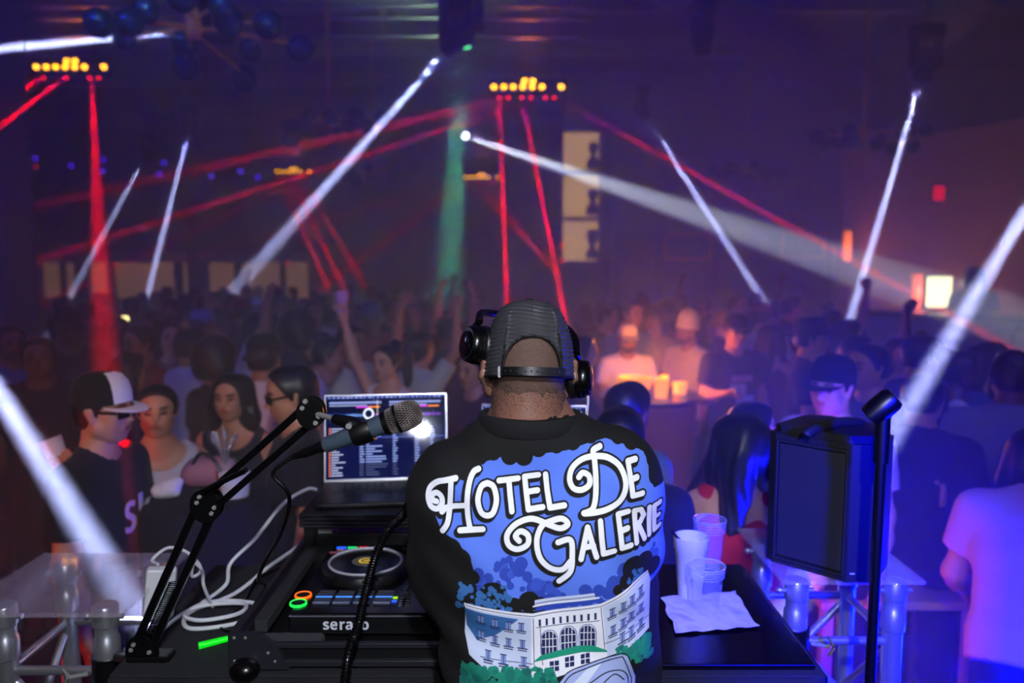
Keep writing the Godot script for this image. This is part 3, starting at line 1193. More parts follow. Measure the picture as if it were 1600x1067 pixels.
# ---- along the far walls ------------------------------------------------------------
func build_back() -> void:
	# lit pass-through in the back wall, far left
	var win := thing("window_1", "long lit window in the far wall behind the crowd", "window", Vector3(0, 0, -24.6))
	win.set_meta("kind", "structure")
	var fascia := mt("fascia", Color(0.75, 0.72, 0.8), 0.6)
	part_box("header", Vector3(-10.2, 2.29, 0.25), Vector3(8.6, 0.3, 0.5), 0.02, fascia, win)
	part_box("sill", Vector3(-10.2, 1.0, 0.25), Vector3(8.6, 0.12, 0.5), 0.02, mt("sill_dark", Color(0.1, 0.09, 0.1), 0.6), win)
	var panes := [[-14.4, -13.85], [-13.7, -13.4], [-12.95, -12.4], [-12.2, -10.35], [-10.1, -9.75], [-9.3, -8.5], [-8.3, -7.1], [-6.95, -6.25]]
	for p in panes:
		part_box("lit_window_pane", Vector3((p[0] + p[1]) * 0.5, 1.6, 0.02), Vector3(p[1] - p[0], 1.1, 0.02), 0.0, glow("warm_pane", Color(0.95, 0.72, 0.5), 0.36), win)
	for i in panes.size():
		var x0: float = panes[i][1]
		var x1: float = panes[i + 1][0] if i + 1 < panes.size() else x0 + 0.16
		part_box("post", Vector3((x0 + x1) * 0.5, 1.6, 0.08), Vector3(x1 - x0, 1.1, 0.16), 0.01, mt("window_post", Color(0.16, 0.13, 0.15), 0.6), win)

	# three lit niches in a wooden tower, each with an object on show
	var tower := thing("display_tower", "tall wooden display tower with three lit niches on the far wall", "display case", Vector3(1.55, 2.13, -17.02))
	var wood := mt("tower_wood", Color(0.36, 0.22, 0.13), 0.5)
	part_box("back_panel", Vector3(0, 1.4, -0.12), Vector3(1.02, 2.8, 0.04), 0.0, wood, tower)
	part_box("side_panel", Vector3(-0.5, 1.4, 0.05), Vector3(0.03, 2.8, 0.36), 0.005, wood, tower)
	part_box("side_panel", Vector3(0.4, 1.4, 0.05), Vector3(0.22, 2.8, 0.36), 0.005, wood, tower)
	part_box("plinth", Vector3(0, -1.06, 0.05), Vector3(1.02, 2.12, 0.36), 0.01, mt("plinth_dark", Color(0.08, 0.07, 0.1), 0.6), tower)
	for y in [0.0, 0.94, 1.9, 2.78]:
		part_box("shelf", Vector3(-0.05, y, 0.05), Vector3(0.9, 0.08, 0.36), 0.01, mt("shelf_dark", Color(0.06, 0.05, 0.06), 0.5), tower)
	for y in [0.49, 1.42, 2.36]:
		part_box("backlight_panel", Vector3(-0.1, y, -0.09), Vector3(0.75, 0.85, 0.02), 0.0, glow("niche_light", Color(1.0, 0.8, 0.46), 0.75), tower)
	area("niche_glow", Vector3(1.45, 3.5, -16.75), Vector3(1.45, 3.2, 0), Vector2(0.75, 2.4), Color(1.0, 0.78, 0.45), 0.2, tower)
	var show := [[0.06, Color(0.05, 0.06, 0.1), "dark bust in a brimmed hat in the lowest lit niche"], [0.99, Color(0.2, 0.05, 0.06), "red-brown bust with a pale collar in the middle lit niche"], [1.95, Color(0.08, 0.08, 0.11), "dark bust with a white stripe in the topmost lit niche"]]
	for i in 3:
		var b := thing("display_bust", show[i][2], "bust", Vector3(1.7, 2.17 + show[i][0] - 0.0, -16.97), 0, "busts in the lit niches")
		var m := MB.new()
		m.lathe([Vector2(0, 0), Vector2(0.13, 0.0), Vector2(0.15, 0.06), Vector2(0.13, 0.16), Vector2(0.06, 0.24), Vector2(0.055, 0.3), Vector2(0.1, 0.38), Vector2(0.105, 0.46), Vector2(0.07, 0.53), Vector2(0, 0.55)], 16)
		obj("torso", m, mt("bust_%d" % i, show[i][1], 0.6), b)
		var h := MB.new()
		if i == 0:
			h.lathe([Vector2(0.2, 0.47), Vector2(0.2, 0.48), Vector2(0.115, 0.5), Vector2(0.11, 0.6), Vector2(0, 0.63)], 18)
			obj("hat", h, mt("bust_hat", Color(0.04, 0.05, 0.08), 0.7), b)
		else:
			h.lathe([Vector2(0.135, 0.14), Vector2(0.075, 0.245), Vector2(0.07, 0.25), Vector2(0.1, 0.15)], 16)
			obj("collar", h, mt("bust_collar", Color(0.75, 0.72, 0.7), 0.7), b)

	# dark back bar with shelves and bottles below two framed pictures
	var bar := thing("back_bar_cabinet", "dark shelved cabinet along the far wall under framed pictures", "cabinet", Vector3(4.4, 0, -16.9))
	var bw := mt("cabinet_dark", Color(0.1, 0.1, 0.24), 0.45)
	part_box("body", Vector3(0, 1.38, -0.15), Vector3(4.4, 2.76, 0.1), 0.0, bw, bar)
	for x in [-2.2, -1.4, -0.2, 0.9, 2.2]:
		part_box("upright", Vector3(x, 1.38, 0.1), Vector3(0.06, 2.76, 0.45), 0.005, bw, bar)
	for y in [0.9, 1.35, 1.7, 2.74]:
		part_box("shelf", Vector3(0, y, 0.1), Vector3(4.4, 0.05, 0.45), 0.005, bw, bar)
	part_box("door", Vector3(-1.8, 1.6, 0.33), Vector3(0.74, 1.1, 0.03), 0.005, mt("cabinet_door", Color(0.34, 0.34, 0.55), 0.5), bar)
	var bt := MB.new()
	bt.lathe([Vector2(0, 0), Vector2(0.04, 0), Vector2(0.042, 0.15), Vector2(0.035, 0.19), Vector2(0.015, 0.22), Vector2(0.014, 0.29), Vector2(0, 0.29)], 10)
	var btm := bt.mesh()
	for i in 10:
		var y := 1.375 if i < 5 else 1.725
		single("liquor_bottle", btm, mt("bottle_%d" % (i % 3), [Color(0.3, 0.25, 0.5), Color(0.5, 0.5, 0.6), Color(0.15, 0.1, 0.2)][i % 3], 0.15), "%s liquor bottle from the left on the %s back bar shelf" % [["first", "second", "third", "fourth", "fifth"][i % 5], "lower" if i < 5 else "upper"], "bottle", Transform3D(Basis(), Vector3(3.3 + 0.17 * (i % 5) + (0.05 if i > 4 else 0.0), y, -16.75)), "bottles on the back bar")
	for f in [[Vector3(3.619, 2.482, -16.915), 0.98, 0.56, "wood-framed dark picture nearer the lit display tower"], [Vector3(5.996, 2.522, -16.919), 0.92, 0.56, "wood-framed picture crossed by the broad white beam"]]:
		var p: Vector3 = f[0]
		var fr := thing("picture_frame", f[3], "picture", Vector3(p.x, p.y, -16.5), 0, "framed pictures over the back bar")
		var fm := mt("frame_wood", Color(0.85, 0.52, 0.28), 0.5)
		var w: float = f[1]
		var h: float = f[2]
		part_box("rail", Vector3(0, h * 0.5 - 0.03, 0), Vector3(w, 0.07, 0.05), 0.008, fm, fr)
		part_box("rail", Vector3(0, -h * 0.5 + 0.03, 0), Vector3(w, 0.07, 0.05), 0.008, fm, fr)
		part_box("stile", Vector3(w * 0.5 - 0.03, 0, 0), Vector3(0.07, h - 0.12, 0.05), 0.008, fm, fr)
		part_box("stile", Vector3(-w * 0.5 + 0.03, 0, 0), Vector3(0.07, h - 0.12, 0.05), 0.008, fm, fr)
		part_box("picture", Vector3(0, 0, -0.015), Vector3(w - 0.1, h - 0.1, 0.01), 0.0, mt("picture_dark", Color(0.05, 0.05, 0.14), 0.3), fr)
	# glowing wall sconce and exit sign on the red partition
	var sp := Vector3(5.750, 2.450, -13.696)
	var sc := thing("wall_sconce", "warm vertical wall sconce at the edge of the red partition", "lamp", sp)
	part_box("bracket", Vector3(0, 0, -0.06), Vector3(0.16, 0.56, 0.05), 0.01, mt("brass", Color(0.88, 0.68, 0.36), 0.4, 0.3), sc)
	part_box("lamp_tube", Vector3(0, 0, 0), Vector3(0.1, 0.5, 0.06), 0.03, glow("sconce", Color(1.0, 0.55, 0.2), 0.9), sc)
	omni("sconce_light", sp + Vector3(-0.1, 0, 0.2), 0.12, Color(1.0, 0.6, 0.3), 0.2, sc)
	var ex := Vector3(6.201, 3.174, -11.759)
	var es := thing("exit_sign", "small glowing red sign box high on the red partition", "sign", ex)
	part_box("box", Vector3.ZERO, Vector3(0.17, 0.22, 0.07), 0.01, mt("fixture_black"), es)
	part_box("sign_light_face", Vector3(0, 0, 0.038), Vector3(0.155, 0.2, 0.01), 0.0, glow("exit_red", Color(1, 0.02, 0.06), 1.1), es)

	# the bar counter on the right
	var ct := thing("bar_counter", "long bar counter with pale front and black top before the red wall", "counter", Vector3(0, 0, 0))
	var L0 := Vector3(4.907, 1.483, -11.185)
	var L1 := Vector3(6.650, 1.461, -8.770)
	var mid := (L0 + L1) * 0.5
	var ln := Vector2(L1.x - L0.x, L1.z - L0.z).length()
	var yb := Basis(Vector3.UP, -atan2(L1.z - L0.z, L1.x - L0.x))
	var top := (L0.y + L1.y) * 0.5
	ct.position = Vector3(mid.x, 0, mid.z)
	ct.basis = yb
	part_box("front_panel", Vector3(-ln * 0.28, top * 0.5, -0.3), Vector3(ln * 0.44, top - 0.06, 0.5), 0.01, mt("bar_front", Color(0.42, 0.4, 0.5), 0.5), ct)
	part_box("front_panel", Vector3(ln * 0.05, top * 0.5, -0.3), Vector3(ln * 0.22, top - 0.06, 0.5), 0.01, mt("bar_front2", Color(0.5, 0.47, 0.52), 0.5), ct)
	part_box("white_panel", Vector3(ln * 0.33, top * 0.5 - 0.06, -0.27), Vector3(ln * 0.33, top - 0.16, 0.5), 0.01, mt("bar_white", Color(0.88, 0.9, 0.86), 0.5), ct)
	part_box("worktop", Vector3(0, top, -0.3), Vector3(ln + 0.1, 0.07, 0.75), 0.02, mt("bar_top", Color(0.05, 0.05, 0.07), 0.25), ct)
	# things that stand on it
	var lamp := thing("column_lamp", "salmon glowing column lamp on the bar counter", "lamp", Vector3(5.788, 1.470, -11.395))
	lamp.position.y = top + 0.035
	var cl := MB.new()
	cl.lathe([Vector2(0, 0.02), Vector2(0.065, 0.02), Vector2(0.075, 0.5), Vector2(0, 0.5)], 16)
	obj("lamp_shade", cl, glow("column_lamp", Color(1.0, 0.5, 0.36), 0.95), lamp)
	var cb := MB.new()
	cb.lathe([Vector2(0, 0), Vector2(0.1, 0), Vector2(0.1, 0.02), Vector2(0, 0.025)], 16)
	obj("base", cb, mt("brass", Color(0.88, 0.68, 0.36), 0.4, 0.3), lamp)
	omni("column_glow", lamp.position + Vector3(0, 0.25, 0.16), 0.08, Color(1.0, 0.5, 0.35), 0.2, lamp)
	for d in [[Vector3(5.683, 1.785, -10.612), 0.33, 0.4, "tall bright white light box behind the bar"], [Vector3(6.186, 1.946, -10.629), 0.16, 0.16, "small upper light box behind the bar"], [Vector3(6.186, 1.742, -10.608), 0.18, 0.13, "small lower light box behind the bar"]]:
		var p: Vector3 = d[0]
		var lb := thing("light_box", d[3], "light box", p, 0, "light boxes behind the bar")
		part_box("case", Vector3(0, 0, -0.04), Vector3(d[1] + 0.04, d[2] + 0.04, 0.08), 0.01, mt("case_grey", Color(0.4, 0.4, 0.42), 0.5), lb)
		part_box("light_face", Vector3(0, 0, 0.005), Vector3(d[1], d[2], 0.012), 0.004, glow("light_box", Color(1.0, 1.0, 0.72), 2.6), lb)
		area("box_light", p + Vector3(0, 0, 0.03), p + Vector3(0, 0.0, 3), Vector2(d[1], d[2]), Color(1.0, 0.93, 0.75), 0.4 * d[1] * d[2] / 0.13, lb)
		part_tube("stand", [Vector3(0, -d[2] * 0.5, -0.05), Vector3(0, -p.y + 0.0, -0.05)], 0.015, mt("fixture_black"), lb, 8)
	# an up-lamp on the shelf that washes the red wall
	var ul := thing("uplight", "low warm uplight at the foot of the red partition", "lamp", Vector3(5.75, 0, -11.9))
	var um := MB.new()
	um.lathe([Vector2(0, 0), Vector2(0.12, 0), Vector2(0.14, 0.22), Vector2(0.12, 0.22), Vector2(0.1, 0.19), Vector2(0, 0.19)], 16)
	obj("can", um, mt("fixture_black"), ul)
	var uf := MB.new()
	uf.lathe([Vector2(0, 0.2), Vector2(0.1, 0.2)], 16)
	obj("lamp_face", uf, glow("uplight", Color(1.0, 0.72, 0.62), 3.0), ul)
	spot("uplight_beam", Vector3(5.75, 0.24, -11.9), Vector3(6.75, 3.2, -12.7), 0.1, 60, Color(1.0, 0.78, 0.82), 4.5, ul, 0.9)
	# pendant pin lights far left
	var i := 0
	for q in [Vector3(-12.576, 4.887, -21.382), Vector3(-11.631, 4.686, -21.361), Vector3(-10.787, 4.837, -21.376), Vector3(-10.804, 4.551, -21.347), Vector3(-9.183, 4.770, -21.370), Vector3(-9.301, 4.467, -21.339), Vector3(-7.934, 4.417, -21.334), Vector3(-7.158, 4.534, -21.346), Vector3(-6.702, 4.383, -21.330)]:
		var o := thing("pendant_pin_light", "%s violet pin light from the left under the far roof" % ["first", "second", "upper third", "lower third", "sixth", "fifth", "seventh", "eighth", "ninth"][i], "lamp", q, 0, "violet pin lights")
		var bm := MB.new()
		bm.ball(Vector3.ZERO, Vector3.ONE * 0.055, 10)
		obj("bulb", bm, glow("pin_violet", Color(0.3, 0.1, 1.0), 3.0), o)
		part_tube("wire", [Vector3(0, 0.05, 0), Vector3(0, 6.2 - q.y, 0)], 0.006, mt("fixture_black"), o, 5)
		i += 1
	for q in [[Vector3(-12.559, 4.669, -21.359), "red pin light below the leftmost violet pin light"], [Vector3(-12.695, 2.150, -21.103), "red pin light left of the long lit window"], [Vector3(-10.965, 2.094, -22.103), "orange-red pin light over the long lit window"], [Vector3(-6.190, 2.130, -22.106), "red pin light at the right end of the lit window"], [Vector3(0.972, 2.485, -15.609), "upper red pin light beside the lit display tower"], [Vector3(0.984, 2.200, -15.580), "lower red pin light beside the lit display tower"]]:
		var o := thing("red_pin_light", q[1], "lamp", q[0], 0, "red pin lights")
		var bm := MB.new()
		bm.ball(Vector3.ZERO, Vector3.ONE * 0.04, 10)
		obj("bulb", bm, glow("pin_red", Color(1.0, 0.04, 0.05), 2.0), o)
		part_tube("wire", [Vector3(0, 0.03, 0), Vector3(0, 6.2 - q[0].y, 0)], 0.006, mt("fixture_black"), o, 5)


# ---- the DJ's table and what stands on it -------------------------------------------
const TY := 1.28


func truss_tower(x0: float, x1: float, z0: float, z1: float, label: String) -> Node3D:
	# four chords with conical couplers and diagonal braces on each face
	var al := mt("truss_aluminium", Color(0.78, 0.79, 0.82), 0.3, 0.82)
	var root := thing("truss_tower", label, "truss", Vector3((x0 + x1) * 0.5, 0.35, (z0 + z1) * 0.5), 0, "aluminium truss towers by the table")
	var w := (x1 - x0) * 0.5
	var d := (z1 - z0) * 0.5
	var top := 1.36 - 0.35
	var cs := [Vector2(-w, -d), Vector2(w, -d), Vector2(w, d), Vector2(-w, d)]
	for c in cs:
		var m := MB.new()
		m.lathe([Vector2(0.0, 0), Vector2(0.026, 0), Vector2(0.026, top - 0.14), Vector2(0.031, top - 0.135), Vector2(0.031, top - 0.085), Vector2(0.027, top - 0.08), Vector2(0.0265, top - 0.055), Vector2(0.031, top - 0.05), Vector2(0.031, top - 0.004), Vector2(0.028, top), Vector2(0, top)], 20)
		var ch := obj("chord", m, al, root, Transform3D(Basis(), Vector3(c.x, 0, c.y)))
		var pin := MB.new()
		pin.tube([Vector3(-0.045, top - 0.03, 0.0), Vector3(0.045, top - 0.03, 0.0)], 0.007, 10)
		pin.ball(Vector3(-0.045, top - 0.03, 0), Vector3.ONE * 0.01, 10)
		obj("coupler_pin", pin, al, ch)
	for i in 4:
		var a: Vector2 = cs[i]
		var b: Vector2 = cs[(i + 1) % 4]
		var e := (b - a).normalized() * 0.02
		var y := top - 0.17
		part_tube("brace", [Vector3(a.x + e.x, y, a.y + e.y), Vector3(b.x - e.x, y, b.y - e.y)], 0.0115, al, root, 12)
		var flip := false
		while y > 0.2:
			var p := a + e if flip else b - e
			var q := b - e if flip else a + e
			part_tube("brace", [Vector3(p.x, y - 0.03, p.y), Vector3(q.x, y - 0.27, q.y)], 0.0115, al, root, 12)
			y -= 0.28
			flip = not flip
	return root


func acrylic(label: String, x0: float, x1: float, z0: float, z1: float) -> void:
	var m := MB.new()
	m.box(Vector3.ZERO, Vector3(x1 - x0, 0.012, z1 - z0), 0.002)
	single("acrylic_shelf", m, glass("acrylic", Color(0.92, 0.85, 0.95), 0.16, 0.04), label, "shelf", Transform3D(Basis(), Vector3((x0 + x1) * 0.5, 1.368, (z0 + z1) * 0.5)), "acrylic shelves on the truss towers")


func truss_clamp(c: Vector3, label: String, s: float) -> void:
	var root := thing("truss_clamp", label, "clamp", c, 0, "clamps on the truss towers")
	var m := MB.new()
	m.lathe([Vector2(0.028, -0.03), Vector2(0.037, -0.03), Vector2(0.037, 0.03), Vector2(0.028, 0.03)], 20)
	obj("collar", m, mt("clamp_black", Color(0.05, 0.05, 0.06), 0.35), root)
	var b := MB.new()
	b.tube([Vector3(-0.03 * s, 0, 0.035), Vector3(-0.075 * s, -0.002, 0.05)], 0.006, 8)
	obj("bolt", b, mt("steel", Color(0.7, 0.7, 0.72), 0.25, 0.9), root)
	var w := MB.new()
	w.box(Vector3(-0.075 * s, 0.013, 0.052), Vector3(0.006, 0.03, 0.012), 0.003, Basis(Vector3(0, 0, 1), 0.5))
	w.box(Vector3(-0.078 * s, -0.014, 0.052), Vector3(0.006, 0.03, 0.012), 0.003, Basis(Vector3(0, 0, 1), -0.5))
	obj("wing_nut", w, mt("steel"), root)
	var r := MB.new()
	for i in 4:
		r.lathe([Vector2(0.0, i * 0.012), Vector2(0.016, i * 0.012), Vector2(0.018, i * 0.012 + 0.006), Vector2(0.016, i * 0.012 + 0.011), Vector2(0.0, i * 0.012 + 0.011)], 14, along(Vector3(0.035 * s, 0.01, 0), Vector3(0.1 * s, 0.012, 0.0)))
	obj("threaded_knob", r, mt("steel"), root)


func screen_texture(kind: int) -> ImageTexture:
	var im := Image.create(760, 480, false, Image.FORMAT_RGB8)
	var g := RandomNumberGenerator.new()
	g.seed = 40 + kind
	im.fill(Color(0.01, 0.03, 0.16))
	for i in 900:
		var c := Color(0.05, 0.12, 0.5).lerp(Color(0.45, 0.6, 1.0), g.randf() * g.randf())
		fill_disc(im, Vector2(g.randf() * 760, g.randf() * 480), g.randf_range(0.6, 4.0), c.darkened(g.randf() * 0.6))
	for i in 14:
		fill_disc(im, Vector2(g.randf() * 760, 250 + g.randf() * 230), g.randf_range(8, 26), Color(0.05, 0.1, 0.4).lerp(Color(0.3, 0.1, 0.45), g.randf()))
	# menu bar and two decks with wave strips
	im.fill_rect(Rect2i(0, 0, 760, 16), Color(0.16, 0.2, 0.5))
	for i in 26:
		im.fill_rect(Rect2i(14 + i * 28, 5, g.randi_range(6, 20), 5), Color(0.75, 0.82, 1.0))
	for d in 2:
		var x := 20 + d * 380
		im.fill_rect(Rect2i(x, 32, 330, 12), Color(0.55, 0.6, 0.85))
		im.fill_rect(Rect2i(x, 52, 240, 5), Color(0.7, 0.75, 0.95))
		im.fill_rect(Rect2i(x + 250, 60, 70, 9), Color(1.0, 0.55, 0.25))
		im.fill_rect(Rect2i(x + 170, 60, 76, 9), Color(0.85, 0.25, 0.9))
		for k in 110:
			var hh := g.randi_range(3, 22)
			im.fill_rect(Rect2i(x + k * 3, 112 - hh / 2, 2, hh), [Color(0.25, 0.45, 1.0), Color(0.5, 0.7, 1.0), Color(0.6, 0.3, 0.9)][k / 37 % 3])
	fill_disc(im, Vector2(268, 104), 34, Color(0.92, 0.95, 1.0))
	fill_disc(im, Vector2(268, 104), 22, Color(0.03, 0.06, 0.22))
	fill_disc(im, Vector2(492, 104), 34, Color(0.92, 0.95, 1.0))
	fill_disc(im, Vector2(492, 104), 22, Color(0.03, 0.06, 0.22))
	im.fill_rect(Rect2i(322, 24, 4, 150), Color(0.9, 0.85, 0.7))
	# library: folders on the left, tracks on the right
	im.fill_rect(Rect2i(0, 176, 760, 304), Color(0.02, 0.05, 0.24))
	for i in 19:
		var y := 186 + i * 15
		im.fill_rect(Rect2i(18, y, 9, 9), Color(1.0, 0.5, 0.2))
		im.fill_rect(Rect2i(32, y + 1, g.randi_range(26, 90), 6), Color(0.72, 0.75, 0.9))
	for i in 19:
		var y := 186 + i * 15
		var dim := 1.0 if i < 14 else 0.5
		for cx in [210, 250, 420, 560, 660]:
			im.fill_rect(Rect2i(cx, y + 1, g.randi_range(18, 34 if cx != 250 else 150), 6), Color(0.6, 0.68, 0.95) * dim)
	im.fill_rect(Rect2i(200, 242, 560, 3), Color(0.35, 0.45, 0.9))
	im.fill_rect(Rect2i(206, 270, 24, 12), Color(0.1, 0.8, 0.4))
	if kind == 1:
		for i in 160:
			im.fill_rect(Rect2i(g.randi_range(0, 740), g.randi_range(180, 470), g.randi_range(5, 30), 5), [Color(0.9, 0.2, 0.6), Color(1.0, 0.6, 0.1), Color(0.1, 0.8, 0.5), Color(0.3, 0.4, 1.0)][i % 4])
	return ImageTexture.create_from_image(im)


func laptop(at: Vector3, turn: float, w: float, h: float, tilt: float, label: String, kind: int) -> void:
	# at: middle of the hinge; keyboard deck runs towards +z
	var root := thing("laptop", label, "laptop", at, turn, "laptops on the deck stand")
	var al := mt("laptop_silver", Color(0.78, 0.79, 0.82), 0.3, 0.6)
	var dk := mt("laptop_deck", Color(0.1, 0.1, 0.12), 0.4, 0.3)
	part_box("base", Vector3(0, 0.008, 0.118), Vector3(w, 0.014, 0.24), 0.005, dk, root)
	var keys := MB.new()
	var km := MB.new()
	km.box(Vector3.ZERO, Vector3(0.015, 0.003, 0.014), 0.001)
	var kmesh := km.mesh()
	for r in 5:
		for c in 14:
			obj("key", kmesh, mt("key_black", Color(0.035, 0.035, 0.045), 0.35), root, Transform3D(Basis(), Vector3(-w * 0.5 + w * 0.11 + c * (w * 0.78 / 13.0), 0.0168, 0.035 + r * 0.0185)))
	part_box("trackpad", Vector3(0, 0.0155, 0.19), Vector3(0.13, 0.002, 0.078), 0.001, mt("trackpad", Color(0.13, 0.13, 0.15), 0.3), root)
	var lid := Node3D.new()
	lid.name = "lid"
	root.add_child(lid)
	lid.transform = Transform3D(Basis(Vector3.RIGHT, -tilt), Vector3(0, 0.014, 0))
	var fr := MB.new()
	fr.box(Vector3(0, h * 0.5, -0.003), Vector3(w, h, 0.006), 0.003)
	obj("back_shell", fr, al, lid)
	var b := 0.0065
	for q in [[Vector3(0, h - b * 0.5, 0.002), Vector3(w, b, 0.008)], [Vector3(0, b * 0.8, 0.002), Vector3(w, b * 1.6, 0.008)], [Vector3(-w * 0.5 + b * 0.5, h * 0.5, 0.002), Vector3(b, h, 0.008)], [Vector3(w * 0.5 - b * 0.5, h * 0.5, 0.002), Vector3(b, h, 0.008)]]:
		part_box("bezel", q[0], q[1], 0.002, al, lid)
	var key := "screen_%d" % kind
	var sm := mt(key, Color(0.01, 0.01, 0.015), 0.06)
	sm.emission_enabled = true
	sm.emission = Color(0, 0, 0)
	sm.emission_texture = screen_texture(kind)
	sm.emission_energy_multiplier = 1.3
	sm.texture_repeat = false
	var s := MB.new()
	s.use_uv = true
	var x := w * 0.5 - b
	var k := [s.vert(Vector3(-x, b * 1.6, 0.0025), Vector3(0, 0, 1), Vector2(0, 1)), s.vert(Vector3(x, b * 1.6, 0.0025), Vector3(0, 0, 1), Vector2(1, 1)), s.vert(Vector3(x, h - b, 0.0025), Vector3(0, 0, 1), Vector2(1, 0)), s.vert(Vector3(-x, h - b, 0.0025), Vector3(0, 0, 1), Vector2(0, 0))]
	s.quad(k[0], k[1], k[2], k[3])
	obj("screen", s, sm, lid)


func text(called: String, s: String, size: float, depth: float, mat: Material, parent: Node3D, xf: Transform3D, bold := false) -> MeshInstance3D:
	var t := TextMesh.new()
	t.text = s
	var f := SystemFont.new()
	f.font_names = PackedStringArray(["Droid Sans"])
	f.font_weight = 700 if bold else 400
	t.font = f
	t.font_size = 32
	t.pixel_size = size / 32.0
	t.depth = depth
	return obj(called, t, mat, parent, xf)


func build_table() -> void:
	var tb := thing("dj_table", "folding table under the black cloth behind the DJ decks", "table", Vector3(-0.1, 0.35, -2.02))
	part_box("tabletop", Vector3(0, TY - 0.35 - 0.03, 0), Vector3(1.54, 0.04, 0.6), 0.01, mt("table_wood", Color(0.3, 0.25, 0.2), 0.6), tb)
	for sx in [-0.7, 0.7]:
		for sz in [-0.25, 0.25]:
			part_tube("leg", [Vector3(sx, 0, sz), Vector3(sx, TY - 0.4, sz)], 0.014, mt("steel"), tb, 10)
	# cloth: flat over the top, hanging in folds round the edge
	var cm := mt("black_cloth", Color(0.17, 0.17, 0.2), 0.95)
	cm.normal_enabled = true
	cm.normal_texture = noise_tex(0.25, Color.BLACK, Color.WHITE, 21, 256, true)
	cm.normal_scale = 0.6
	cm.albedo_texture = noise_tex(0.3, Color(0.55, 0.55, 0.55), Color(1, 1, 1), 22)
	cm.uv1_triplanar = true
	cm.uv1_scale = Vector3.ONE * 7.0
	var m := MB.new()
	var x0 := -0.9
	var x1 := 0.7
	var z0 := -2.34
	var z1 := -1.69
	m.box(Vector3((x0 + x1) * 0.5, TY - 0.004, (z0 + z1) * 0.5), Vector3(x1 - x0, 0.008, z1 - z0), 0.003)
	var ring := []
	for i in 160:
		var t := i / 160.0 * 4.0
		var p: Vector3
		var nn: Vector3
		if t < 1.0:
			p = Vector3(lerpf(x0, x1, t), 0, z1); nn = Vector3(0, 0, 1)
		elif t < 2.0:
			p = Vector3(x1, 0, lerpf(z1, z0, t - 1.0)); nn = Vector3(1, 0, 0)
		elif t < 3.0:
			p = Vector3(lerpf(x1, x0, t - 2.0), 0, z0); nn = Vector3(0, 0, -1)
		else:
			p = Vector3(x0, 0, lerpf(z0, z1, t - 3.0)); nn = Vector3(-1, 0, 0)
		ring.append([p, nn, i])
	var rows := []
	for j in 7:
		var y := TY - 0.004 - j * (TY - 0.36) / 6.0
		var row := []
		for q in ring:
			var amp := 0.014 * j / 3.0
			row.append(m.vert(q[0] + Vector3(0, y, 0) + q[1] * (0.004 + amp * (0.6 + 0.5 * sin(q[2] * 0.9) + 0.3 * sin(q[2] * 0.37))), (q[1] + Vector3(q[1].z, 0, -q[1].x) * 0.5 * cos(q[2] * 0.9)).normalized()))
		rows.append(row)
	for j in 6:
		for i in 160:
			m.quad(rows[j][i], rows[j][(i + 1) % 160], rows[j + 1][(i + 1) % 160], rows[j + 1][i])
	single("tablecloth", m, cm, "black woven cloth draped over the DJ table", "tablecloth")


